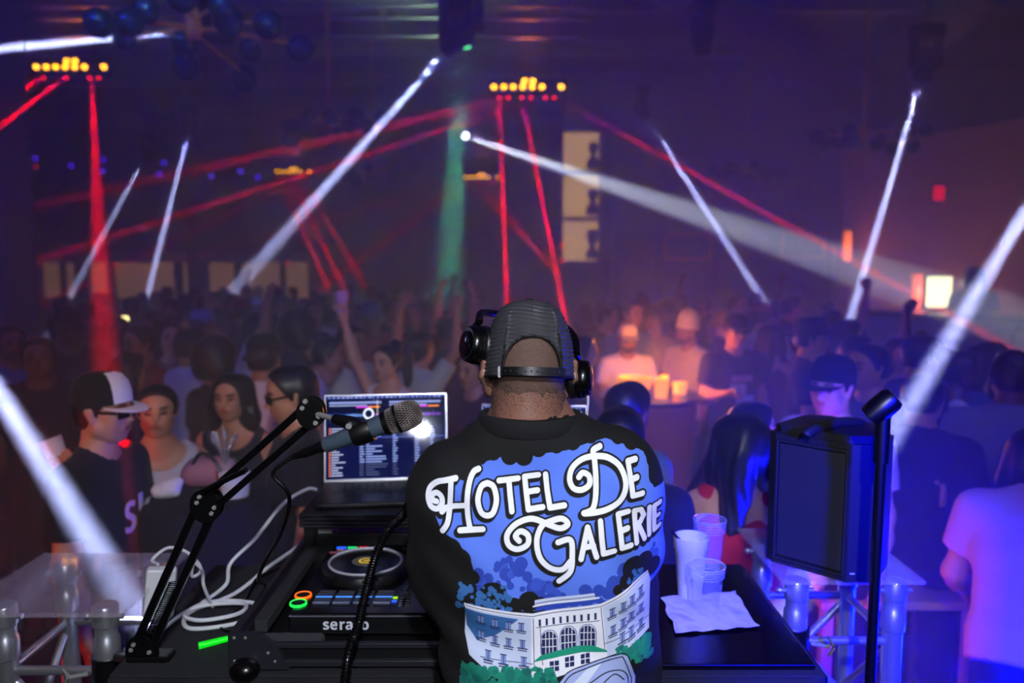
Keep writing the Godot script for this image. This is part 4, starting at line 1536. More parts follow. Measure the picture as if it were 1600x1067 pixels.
func build_case() -> void:
	var blk := mt("case_black", Color(0.07, 0.072, 0.085), 0.42)
	var edge := mt("case_edge", Color(0.2, 0.2, 0.23), 0.3, 0.4)
	var root := thing("flight_case", "black flight case tray that holds the DJ controller", "case", Vector3(-0.17, TY, 0))
	# floor, sides with profile edges, corner guards, ball feet
	part_box("tray_floor", Vector3(0, 0.02, -2.02), Vector3(0.9, 0.02, 0.6), 0.004, blk, root)
	part_box("side_wall", Vector3(-0.44, 0.05, -2.02), Vector3(0.02, 0.075, 0.6), 0.004, blk, root)
	part_box("side_wall", Vector3(0.44, 0.05, -2.02), Vector3(0.02, 0.075, 0.6), 0.004, blk, root)
	part_box("front_wall", Vector3(0, 0.035, -1.725), Vector3(0.9, 0.045, 0.02), 0.004, blk, root)
	part_box("rear_wall", Vector3(0, 0.06, -2.315), Vector3(0.9, 0.1, 0.02), 0.004, blk, root)
	for x in [-0.452, 0.452]:
		part_box("edge_profile", Vector3(x, 0.086, -2.02), Vector3(0.014, 0.014, 0.6), 0.003, edge, root)
		part_box("edge_profile", Vector3(x, 0.018, -2.02), Vector3(0.014, 0.014, 0.6), 0.003, edge, root)
		part_box("foam_strip", Vector3(x * 0.93, 0.07, -2.03), Vector3(0.04, 0.03, 0.5), 0.004, mt("foam_grey", Color(0.16, 0.16, 0.175), 0.9), root)
	part_box("edge_profile", Vector3(0, 0.06, -1.713), Vector3(0.9, 0.014, 0.014), 0.003, edge, root)
	part_box("edge_profile", Vector3(0, 0.018, -1.713), Vector3(0.9, 0.016, 0.014), 0.003, edge, root)
	part_box("foam_block", Vector3(-0.34, 0.045, -1.752), Vector3(0.15, 0.03, 0.05), 0.006, mt("foam_light", Color(0.24, 0.24, 0.25), 0.95), root)
	for sx in [-1.0, 1.0]:
		var g := MB.new()
		g.prism(PackedVector2Array([Vector2(-0.06, 0.0), Vector2(0.065, 0.0), Vector2(0.04, 0.055), Vector2(0.0, 0.085), Vector2(-0.06, 0.085)]), 0.012, Transform3D(Basis(Vector3(-sx, 0, 0), Vector3(0, 1, 0), Vector3(0, 0, 1)), Vector3(0.395 * sx, 0.008, -1.706)))
		g.box(Vector3(0.459 * sx, 0.05, -1.76), Vector3(0.012, 0.085, 0.12), 0.003)
		var cg := obj("corner_guard", g, edge, root)
		for rv in [Vector2(0.45, 0.02), Vector2(0.45, 0.075), Vector2(0.425, 0.02), Vector2(0.425, 0.075), Vector2(0.36, 0.02), Vector2(0.375, 0.04)]:
			var rm := MB.new()
			rm.ball(Vector3(rv.x * sx, rv.y + 0.008, -1.699), Vector3(0.004, 0.004, 0.002), 8)
			obj("rivet", rm, mt("steel"), cg)
		var bc := MB.new()
		bc.ball(Vector3(0.425 * sx, 0.013, -1.69), Vector3(0.034, 0.026, 0.03), 18)
		obj("ball_corner", bc, mt("ball_black", Color(0.03, 0.03, 0.035), 0.25), root)
	# raised laptop platform over the rear
	var sh := thing("laptop_platform", "raised ribbed black laptop platform over the back of the decks", "stand", Vector3(-0.17, TY, -2.45))
	part_box("deck", Vector3(0, 0.18, -0.0), Vector3(0.9, 0.016, 0.4), 0.004, blk, sh)
	for i in 4:
		part_box("ribbed_edge", Vector3(0, 0.184 - i * 0.011, 0.2), Vector3(0.9, 0.008, 0.016 - (i % 2) * 0.006), 0.003, edge, sh)
	part_box("label_strip", Vector3(-0.08, 0.1895, 0.192), Vector3(0.09, 0.002, 0.014), 0.001, mt("label_white", Color(0.8, 0.8, 0.85), 0.5), sh)
	for x in [-0.425, 0.425]:
		part_box("side_post", Vector3(x, 0.085, 0.02), Vector3(0.03, 0.18, 0.34), 0.004, blk, sh)
		part_tube("pivot_bolt", [Vector3(x + 0.02, 0.12, 0.15), Vector3(x + 0.06, 0.12, 0.15)], 0.009, mt("steel"), sh, 10)


func build_controller() -> void:
	var y := TY + 0.035
	var root := thing("dj_controller", "black DJ controller with jog wheels and lit pads in the flight case", "DJ controller", Vector3(-0.17, y, -2.03))
	var blk := mt("controller_black", Color(0.06, 0.062, 0.075), 0.38)
	var gloss := mt("controller_gloss", Color(0.04, 0.04, 0.05), 0.18)
	part_box("body", Vector3(0, 0.03, 0), Vector3(0.716, 0.052, 0.46), 0.006, blk, root)
	part_box("top_plate", Vector3(0, 0.0565, 0), Vector3(0.708, 0.003, 0.452), 0.001, gloss, root)
	part_box("front_lip", Vector3(0, 0.052, 0.231), Vector3(0.712, 0.004, 0.004), 0.001, mt("lip_grey", Color(0.35, 0.36, 0.4), 0.35), root)
	var ink := mt("ink_white", Color(0.85, 0.87, 0.92), 0.5)
	text("lettering", "serato", 0.036, 0.001, ink, root, Transform3D(Basis(), Vector3(-0.222, 0.031, 0.2306)), true)
	text("lettering", "DDJ-FLX10", 0.011, 0.0006, ink, root, Transform3D(Basis(Vector3.RIGHT, -PI / 2), Vector3(0.085, 0.0585, 0.195)))
	text("lettering", "PHONES", 0.007, 0.0006, ink, root, Transform3D(Basis(), Vector3(0.155, 0.04, 0.2306)))
	for dk in [-1.0, 1.0]:
		var cx: float = -0.222 if dk < 0 else 0.222
		var jw := Node3D.new()
		jw.name = "jog_wheel"
		root.add_child(jw, true)
		jw.position = Vector3(cx, 0.058, -0.03)
		var rim := MB.new()
		rim.lathe([Vector2(0.118, 0.0), Vector2(0.118, 0.012), Vector2(0.112, 0.022), Vector2(0.1, 0.026), Vector2(0.096, 0.026)], 48)
		obj("rim", rim, blk, jw)
		var nm := MB.new()
		nm.box(Vector3.ZERO, Vector3(0.012, 0.014, 0.014), 0.003)
		var nmesh := nm.mesh()
		for i in 22:
			var a := TAU * i / 22.0
			obj("grip_notch", nmesh, mt("notch_grey", Color(0.07, 0.07, 0.08), 0.5), jw, Transform3D(Basis(Vector3.UP, -a), Vector3(cos(a) * 0.111, 0.014, sin(a) * 0.111)))
		var ring := MB.new()
		ring.lathe([Vector2(0.099, 0.023), Vector2(0.099, 0.029), Vector2(0.0965, 0.031), Vector2(0.0935, 0.03), Vector2(0.0925, 0.0262)], 56)
		obj("chrome_ring", ring, mt("chrome", Color(0.85, 0.86, 0.9), 0.25, 0.35), jw)
		var pl := MB.new()
		pl.lathe([Vector2(0, 0.0268), Vector2(0.036, 0.0268), Vector2(0.0365, 0.026), Vector2(0.0935, 0.026)], 48)
		obj("platter", pl, mt("platter", Color(0.02, 0.02, 0.024), 0.22), jw)
		var dp := MB.new()
		dp.lathe([Vector2(0, 0.0275), Vector2(0.036, 0.0275)], 32)
		obj("display", dp, mt("jog_display", Color(0.45, 0.42, 0.36), 0.3), jw)
		var db := MB.new()
		db.lathe([Vector2(0.014, 0.0285), Vector2(0.018, 0.0285)], 24)
		db.box(Vector3(0.004, 0.0285, 0), Vector3(0.018, 0.0006, 0.003), 0.0)
		obj("display_mark", db, glow("jog_mark", Color(0.9, 0.75, 0.1), 0.7), jw)
		# pads in two rows of four
		for c in 4:
			for r in 2:
				var px: float = cx - 0.07 + c * 0.049
				var pz := 0.135 + r * 0.033
				var pad := part_box("pad", Vector3(px, 0.06, pz), Vector3(0.042, 0.006, 0.028), 0.002, mt("pad_grey", Color(0.25, 0.28, 0.36), 0.5), root)
				part_box("pad_light", Vector3(0, 0.0032, 0.0118), Vector3(0.041, 0.0012, 0.005), 0.0004, glow("pad_blue", Color(0.25, 0.55, 1.0), 1.1 if r == 0 else 0.4) if r == 0 else mt("pad_edge", Color(0.6, 0.65, 0.75), 0.4), pad)
			part_box("mode_button", Vector3(cx - 0.07 + c * 0.049, 0.0595, 0.107), Vector3(0.04, 0.004, 0.008), 0.001, mt("button_grey", Color(0.22, 0.22, 0.25), 0.5), root)
		for q in [[0.132, Color(1.0, 0.42, 0.08), "cue_light_ring"], [0.178, Color(0.1, 0.95, 0.3), "play_light_ring"]]:
			var bt := MB.new()
			bt.lathe([Vector2(0, 0.004), Vector2(0.017, 0.004), Vector2(0.018, 0.0)], 24)
			var bo := obj("transport_button", bt, blk, root, Transform3D(Basis(), Vector3(cx - 0.125, 0.058, q[0])))
			var rg := MB.new()
			rg.lathe([Vector2(0.0165, 0.003), Vector2(0.0175, 0.0052), Vector2(0.0205, 0.0052), Vector2(0.021, 0.0)], 28)
			obj(q[2], rg, glow(q[2], q[1], 1.0), bo)
		# coloured buttons behind the wheel
		for b in [[-0.1, Color(0.15, 0.35, 1.0)], [-0.068, Color(0.05, 0.8, 0.4)], [-0.036, Color(1.0, 0.1, 0.2)]]:
			part_box("lit_button_light", Vector3(cx + b[0], 0.06, -0.196), Vector3(0.028, 0.005, 0.01), 0.001, glow("button_" + b[1].to_html(false), b[1], 0.8), root)
			part_box("small_button", Vector3(cx + b[0], 0.06, -0.18), Vector3(0.018, 0.005, 0.008), 0.002, mt("button_pink", Color(0.75, 0.5, 0.45), 0.5), root)
		part_box("lit_button_light", Vector3(cx - 0.112, 0.06, -0.16), Vector3(0.03, 0.004, 0.007), 0.001, mt("button_rose", Color(0.6, 0.3, 0.36), 0.5), root)
		for b in [[0.085, Color(0.6, 0.62, 0.65)], [0.11, Color(0.5, 0.52, 0.55)]]:
			part_box("small_button", Vector3(cx + b[0], 0.06, -0.19), Vector3(0.018, 0.005, 0.008), 0.002, mt("button_grey"), root)
		part_box("lit_button_light", Vector3(cx + 0.12, 0.06, -0.175), Vector3(0.014, 0.005, 0.008), 0.001, glow("button_lime", Color(0.65, 0.9, 0.05), 0.7), root)
		# pitch fader with its ticks
		part_box("fader_slot", Vector3(cx + 0.13, 0.0586, 0.13), Vector3(0.005, 0.001, 0.12), 0.0, mt("slot", Color(0.005, 0.005, 0.005), 0.6), root)
		part_box("fader_cap", Vector3(cx + 0.13, 0.066, 0.14), Vector3(0.022, 0.014, 0.012), 0.002, mt("fader_cap", Color(0.3, 0.3, 0.33), 0.4), root)
		for i in 9:
			part_box("fader_tick", Vector3(cx + 0.13, 0.0586, 0.075 + i * 0.014), Vector3(0.024, 0.0006, 0.0014), 0.0, ink, root)
		part_box("lit_button_light", Vector3(cx + 0.105, 0.06, 0.145), Vector3(0.012, 0.004, 0.008), 0.001, glow("button_lime"  , Color(0.65, 0.9, 0.05), 0.7), root)
		part_box("lit_button_light", Vector3(cx + 0.105, 0.06, 0.165), Vector3(0.012, 0.004, 0.008), 0.001, glow("button_2659ff", Color(0.15, 0.35, 1.0), 0.6), root)
	# mixer: four channels of knobs and faders
	var kn := MB.new()
	kn.lathe([Vector2(0, 0.018), Vector2(0.006, 0.018), Vector2(0.0075, 0.014), Vector2(0.008, 0.0)], 14)
	var kmesh := kn.mesh()
	for c in 4:
		for r in 5:
			var k := obj("knob", kmesh, mt("knob_dark", Color(0.06, 0.06, 0.07), 0.4), root, Transform3D(Basis(), Vector3(-0.057 + c * 0.038, 0.058, -0.19 + r * 0.036)))
			part_box("pointer", Vector3(0, 0.0185, -0.003), Vector3(0.0015, 0.001, 0.006), 0.0, ink, k)
		part_box("fader_slot", Vector3(-0.057 + c * 0.038, 0.0586, 0.06), Vector3(0.004, 0.001, 0.08), 0.0, mt("slot"), root)
		part_box("fader_cap", Vector3(-0.057 + c * 0.038, 0.066, 0.05 + 0.01 * (c % 2)), Vector3(0.02, 0.014, 0.011), 0.002, mt("fader_cap"), root)
	part_box("crossfader_slot", Vector3(0, 0.0586, 0.15), Vector3(0.09, 0.001, 0.004), 0.0, mt("slot"), root)
	part_box("fader_cap", Vector3(-0.02, 0.066, 0.15), Vector3(0.012, 0.014, 0.022), 0.002, mt("fader_cap"), root)
	for x in [0.085, 0.115]:
		var j := MB.new()
		j.lathe([Vector2(0, -0.002), Vector2(0.003, -0.002), Vector2(0.004, 0.002), Vector2(0.006, 0.002), Vector2(0.0065, 0.0)], 14, along(Vector3(x, 0.034, 0.2305), Vector3(x, 0.034, 1)))
		obj("jack_socket", j, mt("steel"), root)
	# jack with white lead running to the DJ's headphones
	var cbl := thing("headphone_lead", "white headphone lead plugged into the front of the controller", "cable", Vector3.ZERO)
	var wh := mt("white_rubber", Color(0.85, 0.86, 0.88), 0.45)
	part_tube("plug", [Vector3(-0.055, y + 0.034, -1.8), Vector3(-0.055, y + 0.034, -1.765)], 0.0055, wh, cbl, 10)
	part_tube("lead", smooth([Vector3(-0.055, y + 0.034, -1.766), Vector3(-0.04, y + 0.032, -1.75), Vector3(-0.015, y + 0.01, -1.72), Vector3(-0.008, y - 0.06, -1.7), Vector3(-0.005, y - 0.16, -1.68)]), 0.0035, wh, cbl, 8)


func cable(called: String, label: String, pts: Array, r: float, mat: Material) -> Node3D:
	var m := MB.new()
	m.tube(smooth(pts, 7), r, 9)
	return single(called, m, mat, label, "cable")


func build_mic_boom() -> void:
	var blk := mt("boom_black", Color(0.04, 0.042, 0.05), 0.28)
	var root := thing("boom_arm", "black scissor boom arm clamped to the left truss tower", "boom arm", Vector3(-0.86, 1.3, -1.77))
	var o := root.position
	var J0 := Vector3(-0.86, 1.30, -1.77) - o
	var J1 := Vector3(-0.672, 1.665, -1.71) - o
	var J2 := Vector3(-0.405, 1.895, -1.585) - o
	var n := Vector3(0, 0, 1)
	var st := mt("steel")
	var d1 := (J1 - J0).normalized()
	var s1 := d1.cross(n).normalized() * 0.019
	var d2 := (J2 - J1).normalized()
	var s2 := d2.cross(n).normalized() * 0.017
	for k in [[J0, J1, s1, 0.0165], [J1, J2, s2, 0.015]]:
		for s in [-1.0, 1.0]:
			var p: Vector3 = k[0] + k[2] * s
			var q: Vector3 = k[1] + k[2] * s
			var m := MB.new()
			var yy := (q - p).normalized()
			var xx := yy.cross(n).normalized()
			m.box((p + q) * 0.5, Vector3(k[3], p.distance_to(q), k[3]), 0.002, Basis(xx, yy, xx.cross(yy)))
			obj("arm_bar", m, blk, root)
	# joints: plates with bolts
	for j in [[J0, 0.034, s1], [J1, 0.034, s1 + s2], [J2, 0.028, s2]]:
		var pl := MB.new()
		for z in [-0.012, 0.012]:
			var poly := PackedVector2Array()
			for i in 18:
				var a := TAU * i / 18.0
				poly.append(Vector2(cos(a) * j[1], sin(a) * j[1] * 1.15))
			pl.prism(poly, 0.003, Transform3D(Basis(), j[0] + Vector3(0, 0, z)))
		var po := obj("joint_plate", pl, blk, root)
		for s in [-1.0, 1.0]:
			for u in [-0.4, 0.9]:
				var b := MB.new()
				var c: Vector3 = j[0] + j[2].normalized() * 0.02 * s + d1 * 0.012 * u
				b.lathe([Vector2(0, 0.006), Vector2(0.004, 0.0055), Vector2(0.0055, 0.002), Vector2(0.0055, 0.0)], 12, along(c + Vector3(0, 0, 0.012), c + Vector3(0, 0, 1)))
				obj("bolt", b, st, po)
	# tension rod with springs
	part_tube("tension_rod", [J1 + Vector3(-0.005, 0.035, 0.02), J1 + d2 * 0.14 + Vector3(0.012, 0.01, 0.02)], 0.0055, blk, root, 10)
	var sp := MB.new()
	var pts := []
	var a0 := J1 + Vector3(0.0, 0.036, 0.02)
	var a1 := J1 + d2 * 0.135 + Vector3(0.012, 0.01, 0.02)
	for i in 121:
		var t := i / 120.0
		var c := a0.lerp(a1, t)
		pts.append(c + Vector3(cos(t * 150.0) * 0.4, sin(t * 150.0), cos(t * 150.0)) * 0.0065)
	sp.tube(pts, 0.0012, 5)
	obj("spring", sp, mt("spring_black", Color(0.05, 0.05, 0.055), 0.25, 0.6), root)
	var sp2 := MB.new()
	pts = []
	for i in 141:
		var t := i / 140.0
		var c := (J0 + d1 * 0.05).lerp(J0 + d1 * 0.2, t)
		pts.append(c + Vector3(cos(t * 170.0), 0.3 * sin(t * 170.0), sin(t * 170.0)) * 0.008)
	sp2.tube(pts, 0.0013, 5)
	obj("spring", sp2, mt("spring_black"), root)
	# swivel foot out to the clamp on the truss leg
	part_tube("swivel_stud", [J0 + Vector3(0, -0.03, 0), J0 + Vector3(-0.09, -0.05, -0.06)], 0.012, blk, root, 10)
	part_box("foot_plate", J0 + Vector3(0.02, -0.018, 0), Vector3(0.1, 0.022, 0.05), 0.006, blk, root)
	part_tube("wrist_stud", [J2 + Vector3(0.005, -0.002, 0), Vector3(-0.345, 1.892, -1.53) - o], 0.0055, st, root, 10)

	# the microphone
	var tail := Vector3(-0.362, 1.846, -1.50)
	var headp := Vector3(-0.192, 1.909, -1.50)
	var ax := (headp - tail).normalized()
	var mic := thing("microphone", "grey and black vocal microphone held by the boom arm", "microphone", (tail + headp) * 0.5)
	var x := along(Vector3.ZERO, ax)
	x.origin = Vector3.ZERO
	var grey := mt("mic_grey", Color(0.3, 0.36, 0.42), 0.38, 0.35)
	var b0 := MB.new()
	b0.lathe([Vector2(0, -0.09), Vector2(0.0125, -0.09), Vector2(0.015, -0.086), Vector2(0.0195, 0.03), Vector2(0.0205, 0.036), Vector2(0.0, 0.036)], 28, x)
	obj("body", b0, grey, mic)
	var br := MB.new()
	br.lathe([Vector2(0.0, 0.034), Vector2(0.0235, 0.034), Vector2(0.024, 0.042), Vector2(0.0225, 0.044), Vector2(0, 0.044)], 28, x)
	br.lathe([Vector2(0.0255, 0.059), Vector2(0.028, 0.06), Vector2(0.028, 0.066), Vector2(0.0255, 0.067)], 28, x)
	obj("grille_ring", br, mt("mic_ring", Color(0.03, 0.03, 0.034), 0.3), mic)
	var prof := [Vector2(0.0235, 0.044), Vector2(0.026, 0.06), Vector2(0.0275, 0.075), Vector2(0.0268, 0.09), Vector2(0.0225, 0.102), Vector2(0.014, 0.108), Vector2(0.0, 0.11)]
	var core := MB.new()
	var pin := []
	for p in prof:
		pin.append(Vector2(maxf(p.x - 0.0018, 0.0), p.y - 0.0012))
	core.lathe(pin, 24, x)
	obj("grille_foam", core, mt("mic_foam", Color(0.012, 0.012, 0.014), 0.9), mic)
	var wire := MB.new()
	var curve := []
	for i in prof.size() - 1:
		for s in 3:
			curve.append(prof[i].lerp(prof[i + 1], s / 3.0))
	for s in [-1.0, 1.0]:
		for i in 34:
			var pts2 := []
			for q in curve.size():
				var a: float = TAU * i / 34.0 + s * q * 0.075
				pts2.append(x * Vector3(cos(a) * curve[q].x, curve[q].y, sin(a) * curve[q].x))
			wire.tube(pts2, 0.0006, 4, false)
	obj("grille_mesh", wire, mt("mic_wire", Color(0.55, 0.5, 0.48), 0.3, 0.6), mic)
	var xl := MB.new()
	xl.lathe([Vector2(0, -0.155), Vector2(0.0055, -0.155), Vector2(0.0085, -0.135), Vector2(0.0105, -0.13), Vector2(0.011, -0.1), Vector2(0.012, -0.098), Vector2(0.012, -0.088), Vector2(0, -0.088)], 18, x)
	obj("plug", xl, mt("plug_black", Color(0.025, 0.025, 0.03), 0.35), mic)
	var clip := MB.new()
	clip.lathe([Vector2(0.0175, -0.03), Vector2(0.0225, -0.03), Vector2(0.0245, -0.02), Vector2(0.025, 0.0), Vector2(0.0235, 0.008), Vector2(0.019, 0.008)], 26, x * Transform3D(Basis(Vector3.UP, 2.2), Vector3.ZERO), TAU * 0.72)
	var co := obj("clip", clip, mt("clip_black", Color(0.03, 0.03, 0.034), 0.4), mic)
	var c0 := x * Vector3(0, -0.012, 0)
	part_tube("clip_neck", [Vector3(-0.345, 1.892, -1.53) - mic.position, c0 + Vector3(-0.02, 0.016, -0.004), c0], [0.011, 0.014, 0.018], mt("clip_black"), co, 14)
	part_tube("clip_screw", [Vector3(-0.31, 1.889, -1.50) - mic.position, Vector3(-0.309, 1.888, -1.482) - mic.position], 0.006, st, co, 10)
	cable("microphone_cable", "black cable hanging from the microphone to the table", [tail - ax * 0.066, tail - ax * 0.1 + Vector3(-0.005, -0.02, 0), Vector3(-0.434, 1.744, -1.512), Vector3(-0.468, 1.652, -1.573), Vector3(-0.522, 1.571, -1.645), Vector3(-0.567, 1.491, -1.717), Vector3(-0.66, TY + 0.05, -2.05), Vector3(-0.68, TY + 0.006, -1.98), Vector3(-0.62, TY + 0.005, -1.94), Vector3(-0.6, TY + 0.006, -2.05), Vector3(-0.66, TY + 0.006, -2.1)], 0.0042, mt("cable_black", Color(0.02, 0.02, 0.024), 0.4))


func build_table_things() -> void:
	var wh := mt("white_rubber")
	cable("power_lead", "long white power lead arching to the laptop", [Vector3(-0.603, 1.499, -2.391), Vector3(-0.621, 1.513, -2.343), Vector3(-0.666, 1.496, -2.240), Vector3(-0.723, 1.421, -2.182), Vector3(-0.778, 1.368, -2.127), Vector3(-0.79, TY + 0.03, -2.12), Vector3(-0.83, TY + 0.008, -2.05)], 0.0055, wh)
	cable("charging_lead", "white lead looped in coils on the cloth beside the charger", [Vector3(-0.6, TY + 0.12, -2.36), Vector3(-0.637, 1.350, -2.326), Vector3(-0.696, 1.328, -2.203), Vector3(-0.76, TY + 0.012, -2.1), Vector3(-0.84, TY + 0.008, -1.99), Vector3(-0.8, TY + 0.008, -1.9), Vector3(-0.68, TY + 0.009, -1.94), Vector3(-0.68, TY + 0.014, -2.03), Vector3(-0.8, TY + 0.016, -2.04), Vector3(-0.84, TY + 0.018, -1.96), Vector3(-0.78, TY + 0.02, -1.92), Vector3(-0.7, TY + 0.02, -1.96), Vector3(-0.71, TY + 0.02, -2.02), Vector3(-0.82, TY + 0.02, -2.0), Vector3(-0.865, TY + 0.008, -1.93), Vector3(-0.87, TY + 0.006, -1.84)], 0.0055, wh)
	cable("charger_lead", "white lead standing up from the charger and knotted at its end", [Vector3(-0.913, 1.42, -1.985), Vector3(-0.940, 1.422, -2.012), Vector3(-0.908, 1.446, -2.034), Vector3(-0.861, 1.436, -2.033), Vector3(-0.819, 1.413, -2.011), Vector3(-0.812, 1.392, -1.999), Vector3(-0.828, 1.388, -1.988), Vector3(-0.819, 1.425, -1.982), Vector3(-0.801, 1.401, -1.989), Vector3(-0.794, 1.367, -1.976), Vector3(-0.79, TY + 0.01, -2.02)], 0.0042, wh)
	cable("signal_cable", "thin black cable trailing over the cloth by the case", [Vector3(-0.6, TY + 0.05, -2.3), Vector3(-0.638, 1.330, -2.223), Vector3(-0.669, 1.331, -2.173), Vector3(-0.707, 1.324, -2.122), Vector3(-0.72, TY + 0.006, -2.05), Vector3(-0.74, TY + 0.006, -1.95), Vector3(-0.72, TY + 0.006, -1.9), Vector3(-0.66, TY + 0.006, -1.88), Vector3(-0.63, TY + 0.006, -1.87)], 0.0035, mt("cable_black"))
	var br := thing("laptop_charger", "white laptop charger brick leaning by the left shelf", "charger", Vector3(-0.905, TY + 0.07, -1.97))
	br.basis = Basis.from_euler(Vector3(0.1, 0.35, -0.12))
	part_box("brick", Vector3.ZERO, Vector3(0.075, 0.14, 0.03), 0.007, mt("charger_white", Color(0.85, 0.86, 0.88), 0.35), br)
	# green stick half in its cellophane
	var gs := thing("glow_stick", "bright green plastic stick lying on the black cloth", "stick", Vector3(-0.68, TY + 0.012, -1.835))
	part_tube("stick", [Vector3(-0.062, 0, 0.032), Vector3(0.038, 0.002, -0.028)], [0.0085, 0.006], glow("green_stick", Color(0.05, 0.9, 0.12), 0.55), gs, 14)
	var w := MB.new()
	var g := RandomNumberGenerator.new()
	g.seed = 5
	var prev := []
	for i in 9:
		var ring := []
		var c := Vector3(-0.665, TY + 0.02, -1.84).lerp(Vector3(-0.645, TY + 0.04, -1.93), i / 8.0)
		for k in 9:
			var a := TAU * k / 9.0
			var r := g.randf_range(0.006, 0.02)
			ring.append(w.vert(c + Vector3(cos(a) * r, maxf(sin(a) * r, -0.014), g.randf_range(-0.006, 0.006)), Vector3(cos(a) + g.randf_range(-0.8, 0.8), sin(a) + g.randf_range(-0.6, 0.6), g.randf_range(-0.8, 0.8)).normalized()))
		if prev:
			for k in 9:
				w.quad(prev[k], prev[(k + 1) % 9], ring[(k + 1) % 9], ring[k])
		prev = ring
	single("cellophane_wrapper", w, glass("cellophane", Color(0.9, 0.92, 1.0), 0.4, 0.12), "crumpled clear cellophane wrapper at the end of the green stick", "wrapper")

	# flexible metal neck that rises in front of the decks
	var go := thing("gooseneck_lamp", "black ribbed flexible gooseneck standing before the DJ controller", "gooseneck", Vector3(-0.34, 0.35, -1.56))
	var base := Vector3(-0.34, 0.35, -1.56)
	var line := smooth([Vector3(-0.36, 0.36, -1.57), Vector3(-0.355, 1.0, -1.57), Vector3(-0.339, 1.354, -1.542), Vector3(-0.328, 1.428, -1.630), Vector3(-0.310, 1.527, -1.721), Vector3(-0.279, 1.598, -1.728), Vector3(-0.227, 1.666, -1.675), Vector3(-0.19, 1.76, -1.66)], 10)
	for i in line.size():
		line[i] -= base
	var gm := MB.new()
	gm.tube(line, 0.0085, 12)
	obj("core", gm, mt("goose_core", Color(0.02, 0.02, 0.024), 0.35), go)
	var coil := MB.new()
	var pts := []
	var rad := 0.0098
	var total := 0.0
	for i in range(10, line.size() - 1):
		var seg: Vector3 = line[i + 1] - line[i]
		var l := seg.length()
		var t := seg.normalized()
		var sx := t.cross(Vector3(0.1, 0.2, 1)).normalized()
		var sy := t.cross(sx)
		var nn := int(l / 0.0011) + 1
		for k in nn:
			var s: float = total + l * k / nn
			var a: float = s / 0.0062 * TAU
			pts.append(line[i] + seg * (float(k) / nn) + (sx * cos(a) + sy * sin(a)) * rad)
		total += l
	coil.tube(pts, 0.0019, 4, false)
	obj("coil", coil, mt("goose_coil", Color(0.1, 0.1, 0.12), 0.22, 0.7), go)
	var fb := MB.new()
	fb.lathe([Vector2(0, 0), Vector2(0.09, 0), Vector2(0.09, 0.012), Vector2(0.02, 0.03), Vector2(0, 0.03)], 24)
	obj("foot", fb, mt("clamp_black"), go)

	# black tray on the right, cups and napkin
	var tr := MB.new()
	tr.box(Vector3.ZERO, Vector3(0.42, 0.014, 0.6), 0.003)
	single("black_tray", tr, mt("tray_black", Color(0.02, 0.02, 0.026), 0.22), "flat black board at the right end of the table under the cups", "tray", Transform3D(Basis(), Vector3(0.475, TY + 0.0075, -2.01)))
	var ty := TY + 0.0145
	var cup := thing("foam_cup", "white foam cup with a straw on the black board", "cup", Vector3(0.48, ty, -2.07))
	var cm := MB.new()
	cm.lathe([Vector2(0, 0), Vector2(0.03, 0), Vector2(0.031, 0.004), Vector2(0.043, 0.135), Vector2(0.0455, 0.138), Vector2(0.047, 0.165), Vector2(0.0475, 0.17), Vector2(0.0455, 0.172), Vector2(0.0435, 0.168), Vector2(0.04, 0.13), Vector2(0, 0.13)], 30)
	obj("body", cm, mt("foam_white", Color(0.82, 0.84, 0.88), 0.75), cup)
	part_tube("straw", [Vector3(-0.005, 0.132, 0.01), Vector3(-0.055, 0.19, 0.02)], 0.0035, mt("straw_black", Color(0.03, 0.03, 0.04), 0.4), cup, 8)
	var clear := glass("clear_plastic", Color(0.9, 0.93, 1.0), 0.1, 0.03)
	for c in [[Vector3(0.5, ty, -1.975), "clear plastic cup in front of the foam cup", 0.13], [Vector3(0.575, ty, -2.25), "clear plastic cup behind the foam cup", 0.16]]:
		var cc := thing("plastic_cup", c[1], "cup", c[0], 0, "clear cups on the black board")
		var pm := MB.new()
		var h: float = c[2]
		pm.lathe([Vector2(0, 0.003), Vector2(0.03, 0.003), Vector2(0.031, 0.0), Vector2(0.0325, 0.006), Vector2(0.042, h * 0.75), Vector2(0.0445, h * 0.77), Vector2(0.047, h - 0.004)], 30)
		obj("wall", pm, clear, cc)
		var rm := MB.new()
		var pts3 := []
		for i in 33:
			pts3.append(Vector3(cos(TAU * i / 32.0) * 0.047, h - 0.003, sin(TAU * i / 32.0) * 0.047))
		rm.tube(pts3, 0.0016, 6, false)
		obj("rolled_rim", rm, glass("clear_rim", Color(0.9, 0.93, 1.0), 0.35, 0.05), cc)
		for q in 4:
			var rr := MB.new()
			var pts4 := []
			var yy := h * (0.78 + q * 0.05)
			for i in 33:
				pts4.append(Vector3(cos(TAU * i / 32.0) * (0.0447 + q * 0.0006), yy, sin(TAU * i / 32.0) * (0.0447 + q * 0.0006)))
			rr.tube(pts4, 0.0008, 4, false)
			obj("ridge", rr, mats["clear_rim"], cc)
	var np := MB.new()
	var gg := RandomNumberGenerator.new()
	gg.seed = 8
	var grid := []
	for i in 13:
		var row := []
		for k in 11:
			var p := Vector3(0.4 + i * 0.0175 + gg.randf_range(-0.004, 0.004), ty + 0.003 + 0.004 * absf(sin(i * 0.9 + k * 0.6)) + gg.randf_range(0, 0.002), -2.06 + k * 0.021 - i * 0.003)
			row.append(np.vert(p, Vector3(gg.randf_range(-0.3, 0.3), 1, gg.randf_range(-0.3, 0.3)).normalized()))
		grid.append(row)
	for i in 12:
		for k in 10:
			np.quad(grid[i][k], grid[i + 1][k], grid[i + 1][k + 1], grid[i][k + 1])
